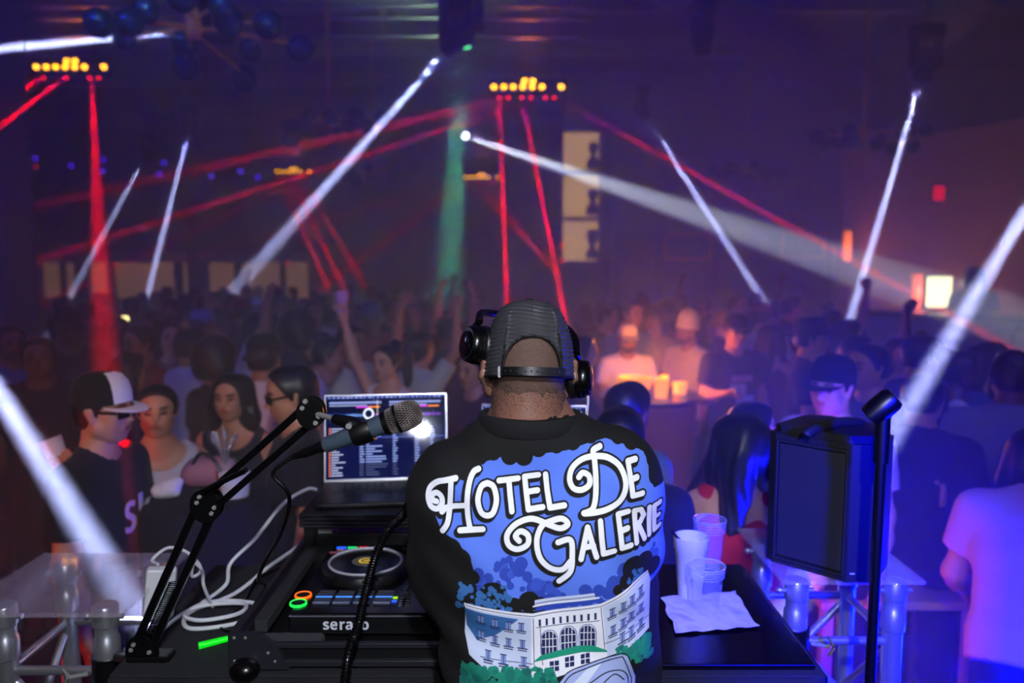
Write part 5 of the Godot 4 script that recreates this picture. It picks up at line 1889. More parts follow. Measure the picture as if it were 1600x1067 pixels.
	single("napkin", np, mt("napkin", Color(0.8, 0.8, 0.82), 0.9), "crumpled white paper napkin under the cups", "napkin")


func build_speaker() -> void:
	var blk := mt("speaker_black", Color(0.1, 0.1, 0.13), 0.5)
	var y0 := 1.376
	var root := thing("loudspeaker", "black loudspeaker standing on the right acrylic shelf", "loudspeaker", Vector3(0.86, y0, -2.13))
	var foot := PackedVector2Array([Vector2(-0.15, 0.02), Vector2(-0.145, -0.01), Vector2(0.0, -0.155), Vector2(0.075, -0.155), Vector2(0.16, -0.04), Vector2(0.16, 0.02), Vector2(0.06, 0.14), Vector2(0.02, 0.16), Vector2(-0.02, 0.15)])
	# footprint lies in x,-z; raised to a crowned top
	var m := MB.new()
	m.prism(foot, 0.36, Transform3D(Basis(Vector3(1, 0, 0), Vector3(0, 0, -1), Vector3(0, 1, 0)), Vector3(0, 0.18, 0)))
	obj("cabinet", m, blk, root)
	var cap := PackedVector2Array()
	for p in foot:
		cap.append(p * 0.9)
	var t := MB.new()
	t.prism(cap, 0.02, Transform3D(Basis(Vector3(1, 0, 0), Vector3(0, 0, -1), Vector3(0, 1, 0)), Vector3(0, 0.37, 0)))
	var h := MB.new()
	var arc := []
	for i in 11:
		var a := PI * i / 10.0
		arc.append(Vector3(-cos(a) * 0.1 + 0.0, 0.372 + sin(a) * 0.022, 0.045 + cos(a) * 0.06))
	h.tube(arc, 0.014, 10)
	obj("top_cap", t, blk, root)
	obj("carry_handle", h, blk, root)
	# grille on the face turned to the DJ: panel and frame, set proud of the cabinet
	var a := Vector3(-0.145, 0, 0.01)
	var b := Vector3(0.0, 0, 0.155)
	var mid := (a + b) * 0.5
	var dir := (b - a).normalized()
	var nn := Vector3(-dir.z, 0, dir.x) * -1.0
	if nn.dot(Vector3(-1, 0, 1)) < 0:
		nn = -nn
	var bs := Basis(dir, Vector3.UP, dir.cross(Vector3.UP))
	part_box("grille", mid + Vector3(0, 0.18, 0) + nn * 0.002, Vector3(0.178, 0.31, 0.008), 0.003, mt("grille_black", Color(0.12, 0.12, 0.15), 0.6), root, bs)
	for s in [-1.0, 1.0]:
		part_box("grille_frame", mid + Vector3(0, 0.18, 0) + dir * 0.094 * s + nn * 0.004, Vector3(0.009, 0.33, 0.012), 0.003, blk, root, bs)
	for y in [0.018, 0.342]:
		part_box("grille_frame", mid + Vector3(0, y, 0) + nn * 0.004, Vector3(0.19, 0.009, 0.012), 0.003, blk, root, bs)
	part_box("badge", b + Vector3(0.012, 0.025, 0.004), Vector3(0.014, 0.004, 0.004), 0.001, mt("label_white"), root)

	var ms := thing("microphone_stand", "black microphone stand with an empty clip by the right truss tower", "stand", Vector3(0.845, 0.35, -1.79))
	var bk := mt("stand_black", Color(0.02, 0.02, 0.03), 0.35)
	var bm := MB.new()
	bm.lathe([Vector2(0, 0), Vector2(0.12, 0), Vector2(0.12, 0.012), Vector2(0.025, 0.035), Vector2(0, 0.035)], 28)
	obj("foot", bm, bk, ms)
	part_tube("pole", [Vector3(0, 0.02, 0), Vector3(0.018, 1.42, -0.035)], 0.0125, bk, ms, 14)
	part_tube("collar", [Vector3(0.0175, 1.38, -0.034), Vector3(0.019, 1.49, -0.037)], 0.0175, bk, ms, 14)
	var cl := MB.new()
	var cx := along(Vector3(0.01, 1.505, -0.04), Vector3(0.05, 1.545, -0.03))
	cl.lathe([Vector2(0.014, -0.03), Vector2(0.026, -0.028), Vector2(0.03, 0.0), Vector2(0.029, 0.035), Vector2(0.024, 0.045), Vector2(0.018, 0.043), Vector2(0.016, 0.0)], 20, cx)
	cl.tube([Vector3(0.019, 1.47, -0.037), Vector3(0.02, 1.52, -0.038)], 0.014, 10)
	obj("clip", cl, bk, ms)


func build_side_tables() -> void:
	# low pink-lit table behind the right tower, with a candle
	var p := Vector3(1.668, 0.750, -3.512)
	var t := thing("low_table", "low pale table on the dance floor behind the right tower", "table", Vector3(p.x, 0, p.z))
	part_box("tabletop", Vector3(0, 0.73, 0), Vector3(0.7, 0.04, 0.5), 0.008, mt("table_pale", Color(0.75, 0.62, 0.58), 0.5), t)
	for sx in [-0.31, 0.31]:
		for sz in [-0.21, 0.21]:
			part_box("leg", Vector3(sx, 0.355, sz), Vector3(0.05, 0.71, 0.05), 0.004, mt("table_pale"), t)
	var c := thing("candle_lamp", "round orange glowing candle lamp behind the right tower", "lamp", Vector3(1.026, 0.900, -2.945))
	var m := MB.new()
	m.ball(Vector3.ZERO, Vector3.ONE * 0.075, 16)
	obj("lamp_globe", m, glow("candle_globe", Color(1.0, 0.4, 0.06), 1.1), c)
	part_tube("post", [Vector3(0, -0.07, 0), Vector3(0, -c.position.y, 0)], 0.02, mt("fixture_black"), c, 10)
	omni("candle_light", c.position, 0.07, Color(1.0, 0.4, 0.12), 0.2, c)
	# the round bar lit from its bowl
	var rt := thing("round_bar", "round orange-lit bar with bowl and jars before two men in pale shirts", "bar", Vector3(1.05, 0, -6.1))
	var rm := MB.new()
	rm.lathe([Vector2(0, 0), Vector2(0.36, 0), Vector2(0.34, 0.5), Vector2(0.38, 1.1), Vector2(0.4, 1.14)], 32)
	obj("drum", rm, mt("bar_orange", Color(0.7, 0.38, 0.14), 0.5), rt)
	var tm := MB.new()
	tm.lathe([Vector2(0, 1.14), Vector2(0.42, 1.14), Vector2(0.43, 1.155), Vector2(0.42, 1.17), Vector2(0, 1.17)], 32)
	obj("round_top", tm, mt("bar_top"), rt)
	var bl := thing("punch_bowl", "large yellow lit bowl on the round bar", "bowl", Vector3(0.93, 1.17, -6.0))
	var bm := MB.new()
	bm.lathe([Vector2(0, 0.0), Vector2(0.06, 0.0), Vector2(0.1, 0.03), Vector2(0.125, 0.09), Vector2(0.13, 0.15), Vector2(0.122, 0.15), Vector2(0.11, 0.09), Vector2(0, 0.04)], 24)
	obj("lamp_bowl", bm, glow("bowl_glow", Color(1.0, 0.6, 0.12), 0.85), bl)
	for j in [[Vector3(1.12, 1.17, -5.92), 0.045, 0.15, "tall yellow candle jar right of the lit bowl"], [Vector3(1.3, 1.17, -6.1), 0.05, 0.09, "squat amber candle jar at the right edge of the round bar"], [Vector3(1.2, 1.17, -6.2), 0.03, 0.13, "thin amber candle jar behind the others"]]:
		var jj := thing("candle_jar", j[3], "candle", j[0], 0, "candle jars on the round bar")
		var jm := MB.new()
		jm.lathe([Vector2(0, 0.003), Vector2(j[1], 0.003), Vector2(j[1] * 1.05, j[2]), Vector2(j[1] * 0.92, j[2]), Vector2(j[1] * 0.85, 0.02)], 18)
		obj("lamp_jar", jm, glow("jar_glow", Color(1.0, 0.62, 0.1), 1.2), jj)
	omni("bowl_light", Vector3(1.12, 1.45, -6.05), 0.12, Color(1.0, 0.55, 0.12), 0.95, bl)
	# black-clothed table at the left front of the crowd
	var q := Vector3(-1.220, 1.286, -3.073)
	var lt := thing("cocktail_table", "black-clothed standing table before the two women at left", "table", Vector3(q.x, 0, q.z))
	var lm := MB.new()
	var prof := [Vector2(0, q.y), Vector2(0.24, q.y), Vector2(0.255, q.y - 0.012), Vector2(0.26, q.y - 0.05), Vector2(0.27, 0.6), Vector2(0.3, 0.01)]
	lm.lathe(prof, 40)
	obj("cloth_cover", lm, mt("table_cover", Color(0.05, 0.04, 0.055), 0.9), lt)
	var ty: float = q.y
	var cup := thing("drink_cup", "clear cup with a sparkling red garnish on the black standing table", "cup", Vector3(q.x + 0.07, ty, q.z - 0.05))
	var cm := MB.new()
	cm.lathe([Vector2(0, 0.003), Vector2(0.034, 0.003), Vector2(0.044, 0.12), Vector2(0.043, 0.12), Vector2(0.033, 0.006)], 20)
	obj("wall", cm, mats["clear_plastic"], cup)
	var dm := MB.new()
	dm.lathe([Vector2(0, 0.01), Vector2(0.033, 0.01), Vector2(0.04, 0.08), Vector2(0, 0.08)], 18)
	obj("drink", dm, mt("drink_red", Color(0.6, 0.08, 0.06), 0.2), cup)
	var fm := MB.new()
	var g := RandomNumberGenerator.new()
	g.seed = 3
	for i in 14:
		var a := g.randf() * TAU
		fm.tube([Vector3(0, 0.07, 0), Vector3(cos(a) * 0.02, 0.16, sin(a) * 0.02), Vector3(cos(a) * 0.05, g.randf_range(0.19, 0.25), sin(a) * 0.05)], [0.003, 0.003, 0.006], 5)
	obj("garnish", fm, mt("tinsel", Color(0.85, 0.85, 0.9), 0.15, 0.8), cup)
	var tub := MB.new()
	tub.lathe([Vector2(0, 0), Vector2(0.05, 0), Vector2(0.06, 0.09), Vector2(0.055, 0.09), Vector2(0, 0.06)], 20)
	single("ice_tub", tub, mt("foam_white"), "small white tub on the black standing table", "tub", Transform3D(Basis(), Vector3(q.x + 0.14, ty, q.z + 0.04)))
	var bag := thing("handbag", "soft pink handbag lying on the black standing table", "bag", Vector3(q.x + 0.0, ty, q.z - 0.08))
	var bgm := MB.new()
	field(bgm, [[Vector3(-0.07, 0.05, 0), Vector3(0.07, 0.05, 0), 0.05, 0.05], [Vector3(-0.05, 0.09, 0), Vector3(0.05, 0.09, 0), 0.035, 0.035]], 0.012, 0.0, 0.04, [["plane", Vector3(0, -1, 0), 0.0]])
	obj("pouch", bgm, mt("bag_pink", Color(0.6, 0.4, 0.5), 0.6), bag)
	part_tube("strap", smooth([Vector3(-0.06, 0.1, 0.03), Vector3(-0.02, 0.15, 0.045), Vector3(0.03, 0.13, 0.05), Vector3(0.06, 0.08, 0.05)]), 0.008, mt("bag_dark", Color(0.1, 0.06, 0.09), 0.6), bag, 8)
	var nk := MB.new()
	field(nk, [[Vector3(-0.03, 0.03, 0), Vector3(0.03, 0.035, 0.01), 0.03, 0.028], [Vector3(0.0, 0.05, 0.01), Vector3(0.04, 0.06, -0.01), 0.02, 0.022]], 0.009, 0.0, 0.01, [["plane", Vector3(0, -1, 0), 0.0]], "", "crumple")
	single("crumpled_napkin", nk, mt("napkin"), "ball of crumpled white napkins on the black standing table", "napkin", Transform3D(Basis(), Vector3(q.x - 0.11, ty, q.z + 0.08)))


# ---- the DJ ------------------------------------------------------------------------
func pt(a: Array) -> Array:
	# flat list of numbers to points on the shirt print
	var out := []
	for i in range(0, a.size(), 2):
		out.append(Vector2(a[i], a[i + 1]) * 1.9)
	return out


func shirt_print() -> ImageTexture:
	var im := Image.create(2040, 2028, false, Image.FORMAT_RGB8)
	var black := Color(0.02, 0.02, 0.03)
	var blue := Color(0.36, 0.5, 0.93)
	var mid := Color(0.17, 0.28, 0.72)
	var teal := Color(0.2, 0.42, 0.68)
	var pale := Color(0.8, 0.85, 0.96)
	var white := Color(0.95, 0.96, 0.99)
	var green := Color(0.08, 0.6, 0.48)
	im.fill(black)
	var g := RandomNumberGenerator.new()
	g.seed = 77
	# sky with a ragged edge
	fill_poly(im, pt([262, 245, 330, 222, 380, 205, 450, 222, 520, 190, 640, 180, 720, 160, 800, 148, 880, 172, 950, 196, 972, 240, 968, 290, 990, 330, 1074, 330, 1074, 700, 960, 720, 780, 740, 520, 770, 300, 760, 290, 660, 262, 560, 205, 505, 150, 482, 122, 420, 150, 400, 200, 300]), blue)
	for q in [[300, 212, 26], [350, 190, 30], [415, 200, 34], [470, 200, 36], [528, 168, 34], [600, 160, 30], [665, 150, 32], [740, 132, 30], [850, 140, 30], [905, 158, 34], [958, 170, 30], [1000, 230, 36], [1000, 290, 32], [240, 250, 40]]:
		fill_disc(im, Vector2(q[0], q[1]) * 1.9, q[2] * 1.9, black)
	# speckled grain of the print
	for i in 2600:
		var p := Vector2(g.randf_range(140, 1000), g.randf_range(170, 720))
		if im.get_pixelv(Vector2i(p * 1.9)).is_equal_approx(im.get_pixel(900, 1000)):
			fill_disc(im, p * 1.9, g.randf_range(0.8, 2.2), blue.lerp(mid, g.randf() * 0.5))
	# clouds: deeper blue low down, black puffs at the sides
	for i in 150:
		var x := g.randf_range(270, 1000)
		var y := 650 + 60 * sin(x * 0.011) + g.randf_range(-35, 90)
		if absf(x - 580) < 110:
			y += 60
		fill_disc(im, Vector2(x, y) * 1.9, g.randf_range(8, 26) * 1.9, mid if g.randf() < 0.75 else Color(0.22, 0.34, 0.8))
	for q in [[225, 575, 42], [190, 540, 40], [180, 610, 60], [270, 640, 30], [255, 690, 34], [352, 708, 56], [300, 730, 30], [430, 748, 36], [490, 732, 40], [535, 745, 30], [905, 622, 50], [870, 665, 28], [950, 600, 36], [835, 690, 20], [990, 640, 40]]:
		fill_disc(im, Vector2(q[0], q[1]) * 1.9, q[2] * 1.9, black)
	for i in 60:
		fill_disc(im, Vector2(g.randf_range(205, 420), 720 + g.randf_range(-50, 50)) * 1.9, g.randf_range(5, 15) * 1.9, teal)
	for i in 20:
		fill_disc(im, Vector2(g.randf_range(880, 950), 660 + g.randf_range(-25, 25)) * 1.9, g.randf_range(4, 10) * 1.9, teal)
	# hotel: two wings and a raised middle
	fill_poly(im, pt([243, 748, 505, 790, 505, 1040, 330, 1010, 255, 960, 236, 880]), pale)
	fill_poly(im, pt([768, 742, 968, 652, 985, 700, 985, 900, 800, 960, 780, 900]), pale)
	fill_poly(im, pt([500, 782, 775, 742, 800, 960, 560, 1040, 500, 1040]), white)
	fill_poly(im, pt([240, 765, 450, 800, 360, 872, 285, 905, 245, 850]), teal)
	fill_poly(im, pt([236, 742, 505, 780, 770, 738, 968, 650, 968, 664, 772, 756, 507, 798, 240, 760]), white)
	fill_poly(im, pt([512, 728, 742, 694, 748, 712, 514, 752]), pale)
	fill_poly(im, pt([515, 757, 755, 716, 762, 732, 520, 772]), mid)
	stroke(im, pt([508, 752, 760, 714]), 6.0, white)
	for l in [[243, 752, 505, 792], [505, 792, 772, 750], [772, 750, 968, 658], [300, 960, 505, 985], [790, 905, 985, 850], [507, 800, 512, 1000], [532, 806, 545, 985], [770, 756, 790, 930], [516, 742, 748, 706], [520, 838, 765, 808]]:
		stroke(im, pt(l), 2.6, Color(0.12, 0.16, 0.38))
	var ink := Color(0.1, 0.15, 0.36)
	for i in 9:
		var x := 528 + i * 27.0
		fill_poly(im, pt([x, 806 - i * 3.6, x + 9, 805 - i * 3.6, x + 10, 832 - i * 3.6, x + 1, 833 - i * 3.6]), ink)
	for q in [[570, 905], [645, 890], [720, 880]]:
		var x: float = q[0]
		var y: float = q[1]
		fill_disc(im, Vector2(x, y - 22) * 1.9, 29 * 1.9, ink)
		fill_poly(im, pt([x - 29, y - 22, x + 29, y - 24, x + 31, y + 38, x - 27, y + 44]), ink)
		for k in 3:
			stroke(im, pt([x - 14 + k * 14, y - 48, x - 13 + k * 14, y + 40]), 3.0, white)
		stroke(im, pt([x - 28, y - 20, x + 29, y - 23]), 3.0, white)
		stroke(im, pt([x - 28, y + 12, x + 30, y + 8]), 3.0, white)
		stroke(im, curve2(pt([x - 32, y + 40, x - 32, y - 24, x - 18, y - 50, x, y - 56, x + 18, y - 52, x + 33, y - 26, x + 34, y + 36])), 3.0, Color(0.35, 0.42, 0.7))
	for q in [[302, 820], [357, 832], [410, 842], [460, 848], [302, 893], [357, 907], [410, 915], [465, 922], [815, 795], [860, 775], [897, 756], [936, 738], [821, 868], [863, 850], [898, 828], [939, 806], [330, 968], [390, 980], [470, 990], [860, 905], [900, 895], [945, 880]]:
		var x: float = q[0]
		var y: float = q[1]
		var s := 0.16 if x < 500 else -0.32
		fill_poly(im, pt([x - 10, y - 30 - 10 * s, x + 11, y - 30 + 11 * s, x + 11, y + 2 + 11 * s, x - 10, y + 2 - 10 * s]), Color(0.5, 0.57, 0.8))
		stroke(im, pt([x - 11, y - 31 - 10 * s, x + 12, y - 31 + 11 * s]), 3.4, ink)
		stroke(im, pt([x + 0.5, y - 29, x + 0.5, y + 2]), 2.4, ink)
		stroke(im, pt([x - 18, y + 3 - 18 * s, x + 19, y + 3 + 19 * s]), 4.4, ink)
		stroke(im, pt([x - 16, y + 12 - 16 * s, x + 17, y + 12 + 17 * s]), 3.4, ink)
		for k in 5:
			stroke(im, pt([x - 14 + k * 7, y + 3 + (k * 7 - 14) * s, x - 14 + k * 7, y + 12 + (k * 7 - 14) * s]), 1.6, ink)
	for q in [[590, 985], [650, 970], [712, 962]]:
		var x: float = q[0]
		var y: float = q[1]
		fill_poly(im, pt([x - 18, y - 14, x + 18, y - 20, x + 19, y + 18, x - 17, y + 22]), ink)
		stroke(im, pt([x, y - 18, x, y + 20]), 3.0, white)
		stroke(im, pt([x - 18, y + 4, x + 18, y]), 3.0, white)
	# canopy and hedges
	fill_poly(im, pt([506, 978, 540, 948, 600, 930, 680, 914, 740, 913, 798, 934, 800, 942, 700, 940, 620, 950, 550, 966]), green)
	for i in 170:
		fill_disc(im, Vector2(g.randf_range(225, 600), 1035 + g.randf_range(-36, 40)) * 1.9, g.randf_range(6, 20) * 1.9, green.lerp(Color(0.04, 0.42, 0.4), g.randf()))
	for i in 80:
		fill_disc(im, Vector2(g.randf_range(840, 990), 955 + g.randf_range(-32, 34)) * 1.9, g.randf_range(6, 16) * 1.9, green.lerp(Color(0.05, 0.42, 0.45), g.randf()))
	# windscreen of an open car
	fill_poly(im, pt([592, 1072, 640, 1012, 720, 985, 850, 952, 880, 962, 900, 1010, 925, 1072]), Color(0.66, 0.72, 0.92))
	fill_poly(im, pt([640, 1072, 720, 1000, 780, 982, 700, 1072]), Color(0.86, 0.9, 0.99))
	for l in [[592, 1072, 640, 1012, 720, 985, 850, 952, 882, 962, 902, 1010, 925, 1072], [615, 1072, 652, 1022, 722, 998, 842, 966, 868, 976, 905, 1072], [720, 1060, 790, 1022, 850, 1018, 880, 1040, 890, 1072], [780, 1060, 830, 1030, 870, 1060], [930, 1050, 985, 1030]]:
		stroke(im, curve2(pt(l)), 4.2, Color(0.06, 0.08, 0.2))
	# lettering: swash capitals and round-ended strokes
	var ls := [
		[128, 372, 112, 368, 110, 350, 128, 340, 147, 352, 150, 378, 132, 398, 106, 392, 93, 362, 100, 326, 130, 300, 165, 290, 204, 281],
		[186, 288, 184, 340, 180, 400, 172, 448, 152, 478], [150, 408, 166, 392, 200, 384, 250, 378],
		[293, 252, 272, 264, 257, 300, 250, 360, 253, 420, 262, 462], [222, 470, 262, 466, 312, 460],
		[328, 300, 352, 312, 364, 355, 352, 398, 328, 410, 304, 398, 292, 355, 304, 312, 328, 300],
		[374, 291, 448, 282], [412, 288, 417, 340, 424, 396],
		[528, 270, 474, 276, 480, 332, 488, 392, 544, 384], [480, 332, 524, 326],
		[556, 268, 562, 326, 572, 386, 628, 376],
		[748, 205, 752, 270, 750, 345, 736, 388, 704, 402, 790, 392, 846, 362, 868, 302, 850, 242, 805, 210, 750, 204, 700, 214, 662, 244, 650, 285, 664, 316, 696, 322, 726, 304, 726, 274, 702, 262, 686, 278],
		[748, 205, 746, 184, 774, 172],
		[916, 222, 883, 226, 889, 286, 896, 345, 936, 338], [889, 286, 916, 281],
		[560, 442, 610, 456, 640, 440, 618, 422, 575, 432, 540, 450, 520, 500, 532, 562, 572, 600, 618, 604, 648, 574],
		[560, 442, 500, 424, 440, 440, 406, 476, 412, 514, 446, 530, 484, 514, 486, 482, 458, 466, 438, 482, 452, 500],
		[602, 506, 650, 496, 656, 556, 648, 612, 606, 650],
		[690, 564, 702, 510, 716, 450, 732, 504, 750, 558], [702, 522, 738, 516],
		[766, 430, 770, 490, 777, 548, 820, 540],
		[880, 405, 838, 412, 844, 470, 851, 532, 888, 526], [844, 470, 876, 465],
		[913, 522, 909, 462, 905, 405, 932, 402, 945, 428, 932, 454, 909, 460], [922, 460, 950, 518],
		[968, 398, 974, 512],
		[1020, 392, 990, 397, 995, 450, 1000, 506, 1030, 500], [995, 450, 1018, 446],
	]
	var curved := [0, 1, 3, 5, 10 + 1, 12, 15, 16, 17]
	var lines := []
	for i in ls.size():
		lines.append(curve2(pt(ls[i]), 6) if i in curved else pt(ls[i]))
	for l in lines:
		var sh := []
		for p in l:
			sh.append(p + Vector2(-13, 17))
		stroke(im, sh, 34.0, black)
	for l in lines:
		stroke(im, l, 33.0, black)
	for l in lines:
		stroke(im, l, 20.0, white)
	return ImageTexture.create_from_image(im)


func build_dj() -> void:
	grain.seed = 11
	grain.frequency = 170.0
	grain.fractal_octaves = 2
	var root := thing("person", "DJ seen from behind in black cap, headphones and printed black shirt", "person", Vector3(0.046, 0.35, -1.55))
	var torso := [
		[Vector3(-0.145, 1.395, 0.0), Vector3(0.145, 1.415, 0.0), 0.082, 0.082],
		[Vector3(-0.12, 1.44, 0.0), Vector3(-0.02, 1.51, 0.0), 0.055, 0.07],
		[Vector3(0.12, 1.455, 0.0), Vector3(0.0, 1.51, 0.0), 0.055, 0.07],
		[Vector3(-0.08, 1.26, -0.015), Vector3(0.1, 1.27, -0.015), 0.13, 0.13],
		[Vector3(-0.045, 1.08, -0.03), Vector3(0.105, 1.08, -0.03), 0.13, 0.13],
		[Vector3(-0.03, 0.94, -0.02), Vector3(0.105, 0.94, -0.02), 0.128, 0.128],
		[Vector3(-0.07, 1.32, -0.01), Vector3(-0.035, 0.95, -0.025), 0.125, 0.128],
		[Vector3(0.09, 1.32, -0.01), Vector3(0.105, 0.95, -0.025), 0.125, 0.128],
	]
	var sl := [
		[Vector3(-0.165, 1.39, 0.0), Vector3(-0.186, 1.17, -0.09), 0.072, 0.072, true],
		[Vector3(0.165, 1.405, 0.0), Vector3(0.18, 1.18, -0.09), 0.072, 0.072, true],
	]
	var arms := [
		[Vector3(-0.165, 1.39, 0.0), Vector3(-0.19, 1.13, -0.105), 0.058, 0.048],
		[Vector3(-0.19, 1.13, -0.105), Vector3(-0.17, 1.09, -0.25), 0.047, 0.046],
		[Vector3(-0.17, 1.09, -0.25), Vector3(-0.13, 1.075, -0.34), 0.046, 0.032],
		[Vector3(0.165, 1.405, 0.0), Vector3(0.185, 1.14, -0.105), 0.058, 0.048],
		[Vector3(0.185, 1.14, -0.105), Vector3(0.17, 1.1, -0.25), 0.047, 0.046],
		[Vector3(0.17, 1.1, -0.25), Vector3(0.13, 1.08, -0.34), 0.046, 0.032],
	]
	var legs := []
	for s in [-1.0, 1.0]:
		legs.append([Vector3(0.03 + 0.1 * s, 0.93, -0.01), Vector3(0.03 + 0.12 * s, 0.5, -0.02), 0.105, 0.07])
		legs.append([Vector3(0.03 + 0.12 * s, 0.5, -0.02), Vector3(0.03 + 0.13 * s, 0.09, 0.015), 0.068, 0.045, true])
	var feet := []
	for s in [-1.0, 1.0]:
		feet.append([Vector3(0.03 + 0.13 * s, 0.05, 0.03), Vector3(0.03 + 0.15 * s, 0.04, -0.14), 0.045, 0.036])
	# body: trunk, arms, legs, then head and hands on their own finer grids
	var head := Transform3D(Basis(Vector3.UP, PI + 0.06) * Basis(Vector3.RIGHT, 0.16) * Basis(Vector3(0, 0, 1), 0.03), Vector3(-0.014, 1.652, -0.02))
	head.basis = head.basis.scaled(Vector3.ONE * 0.955)
	var hb := head_bones(1.2)
	hb[6] = [Vector3(0, -0.05, -0.02), Vector3(0, -0.12, -0.02), 0.065, 0.07, true]
	hb.append([Vector3(0, -0.02, -0.035), Vector3(0, -0.13, -0.018), 0.07, 0.07, true])
	hb.append([Vector3(0, -0.01, -0.038), Vector3(0, 0.03, -0.035), 0.07, 0.072])
	for s in [-1.0, 1.0]:
		# ears: helix, lobe and a hollow between
		hb.append([Vector3(0.078 * s, -0.02, -0.018), Vector3(0.09 * s, -0.005, -0.035), 0.009, 0.007])
		hb.append([Vector3(0.09 * s, -0.005, -0.035), Vector3(0.094 * s, -0.035, -0.035), 0.007, 0.0065])
		hb.append([Vector3(0.094 * s, -0.035, -0.035), Vector3(0.082 * s, -0.066, -0.012), 0.0065, 0.008])
	var bm := MB.new()
	bm.use_col = true
	var hm := MB.new()
	hm.use_col = true
	field(bm, torso + arms + legs + feet + [[Vector3(-0.008, 1.47, 0.0), Vector3(-0.012, 1.58, -0.012), 0.082, 0.074]], 0.014, -0.006, 0.05)
	field(hm, hb, 0.0052, 0.0, 0.014, [], "face")
	bm.add(hm, head)
	for s in [-1.0, 1.0]:
		var w := Vector3(0.12 * s + 0.0, 1.07, -0.36)
		var dir := Vector3(-0.2 * s, -0.12, -1).normalized()
		var palm := Vector3(0, -1, 0)
		palm = (palm - dir * palm.dot(dir)).normalized()
		bm.add(hand_part(false), Transform3D(Basis((-dir).cross(palm) * (s if false else 1.0), -dir, palm), w))
	var sk := mt("dj_skin", Color(0.52, 0.36, 0.3), 0.45)
	sk.vertex_color_use_as_albedo = true
	obj("body", bm, sk, root)
	var hairm := MB.new()
	field(hairm, [[Vector3(0, 0.03, -0.03), Vector3(0, 0.035, 0.0), 0.08, 0.078], [Vector3(0, -0.01, -0.038), Vector3(0, 0.03, -0.035), 0.07, 0.072], [Vector3(0, -0.02, -0.035), Vector3(0, -0.09, -0.024), 0.07, 0.07]], 0.006, 0.0022, 0.014, [["plane", Vector3(0, -1, 0.35), 0.062], ["plane", Vector3(0, -0.3, 0.95), 0.0]], "", "stubble")
	var hmm := mt("dj_hair", Color(0.62, 0.5, 0.45), 0.75)
	hmm.albedo_texture = noise_tex(0.16, Color(0.12, 0.1, 0.1), Color(1, 0.95, 0.9), 31)
	hmm.uv1_triplanar = true
	hmm.uv1_scale = Vector3.ONE * 14.0
	obj("hair", hairm, hmm, root, head)
	# razored fade below it: single short hairs, sparser towards the nape
	var tiny := MB.new()
	tiny.box(Vector3.ZERO, Vector3(0.0006, 0.0015, 0.0006), 0.0)
	var hg := RandomNumberGenerator.new()
	hg.seed = 6
	var fade := MultiMesh.new()
	fade.transform_format = MultiMesh.TRANSFORM_3D
	fade.mesh = tiny.mesh()
	var spots := []
	for i in hm.v.size():
		var q := hm.v[i]
		if q.z < 0.02 and q.y < -0.03 and q.y > -0.125:
			for k in 6:
				if hg.randf() < smoothstep(-0.125, -0.06, q.y):
					spots.append(Transform3D(Basis(Vector3.UP, hg.randf() * 3.0), q + Vector3(hg.randf_range(-0.003, 0.003), hg.randf_range(-0.003, 0.003), 0.0) + hm.n[i] * 0.0001))
	fade.instance_count = spots.size()
	for i in spots.size():
		fade.set_instance_transform(i, spots[i])
	var fmi := MultiMeshInstance3D.new()
	fmi.name = "hair_fade"
	fmi.multimesh = fade
	fmi.material_override = mt("dj_stubble", Color(0.2, 0.15, 0.13), 0.7)
	fmi.transform = head
	fmi.set_meta("kind", "stuff")
	root.add_child(fmi)
	# shirt: one mesh, print on the panel that covers the back
	var sm := MB.new()
	field(sm, torso + sl, 0.0085, 0.012, 0.05, [["plane", Vector3(0, -1, 0), -0.86], ["ball", Vector3(-0.01, 1.6, -0.03), 0.112]], "", "shirt")
	var back := PackedInt32Array()
	var front := PackedInt32Array()
	for i in range(0, sm.ix.size(), 3):
		var nz := sm.n[sm.ix[i]].z + sm.n[sm.ix[i + 1]].z + sm.n[sm.ix[i + 2]].z
		for q in 3:
			if nz > 0.15:
				back.append(sm.ix[i + q])
			else:
				front.append(sm.ix[i + q])
	for i in sm.v.size():
		var p: Vector3 = sm.v[i] + root.position
		sm.uv[i] = Vector2((170.0 + 838.3 * p.x) / 430.0, (1558.5 - p.y * 805.4) / 427.0)
	var am := ArrayMesh.new()
	for q in [back, front]:
		var a := []
		a.resize(Mesh.ARRAY_MAX)
		a[Mesh.ARRAY_VERTEX] = sm.v
		a[Mesh.ARRAY_NORMAL] = sm.n
		a[Mesh.ARRAY_TEX_UV] = sm.uv
		a[Mesh.ARRAY_INDEX] = q
		am.add_surface_from_arrays(Mesh.PRIMITIVE_TRIANGLES, a)
	var pm := mt("shirt_print", Color(1, 1, 1), 0.85)
	pm.albedo_texture = shirt_print()
	pm.texture_repeat = false
	var pl := mt("shirt_black", Color(0.02, 0.02, 0.03), 0.9)
	am.surface_set_material(0, pm)
	am.surface_set_material(1, pl)
	obj("shirt", am, null, root)
	var col := MB.new()
	var prevr := []
	for i in 49:
		var a := TAU * i / 48.0
		var o := Vector3(cos(a), 0, sin(a))
		var lift := 0.006 * sin(a) + 0.004 * absf(cos(a))
		var ring := []
		for q in [[0.1, 1.508], [0.1025, 1.516], [0.1, 1.528], [0.0965, 1.54], [0.0945, 1.544], [0.092, 1.54], [0.094, 1.52]]:
			var nn := (o + Vector3(0, (q[1] - 1.525) * 30.0, 0)).normalized() if q[0] > 0.0945 else (Vector3.UP - o).normalized()
			ring.append(col.vert(Vector3(-0.01 + cos(a) * (q[0] + 0.005), q[1] + 0.004 + lift, -0.01 + sin(a) * (q[0] + 0.006)), nn))
		if prevr:
			for k in 6:
				col.quad(prevr[k], ring[k], ring[k + 1], prevr[k + 1])
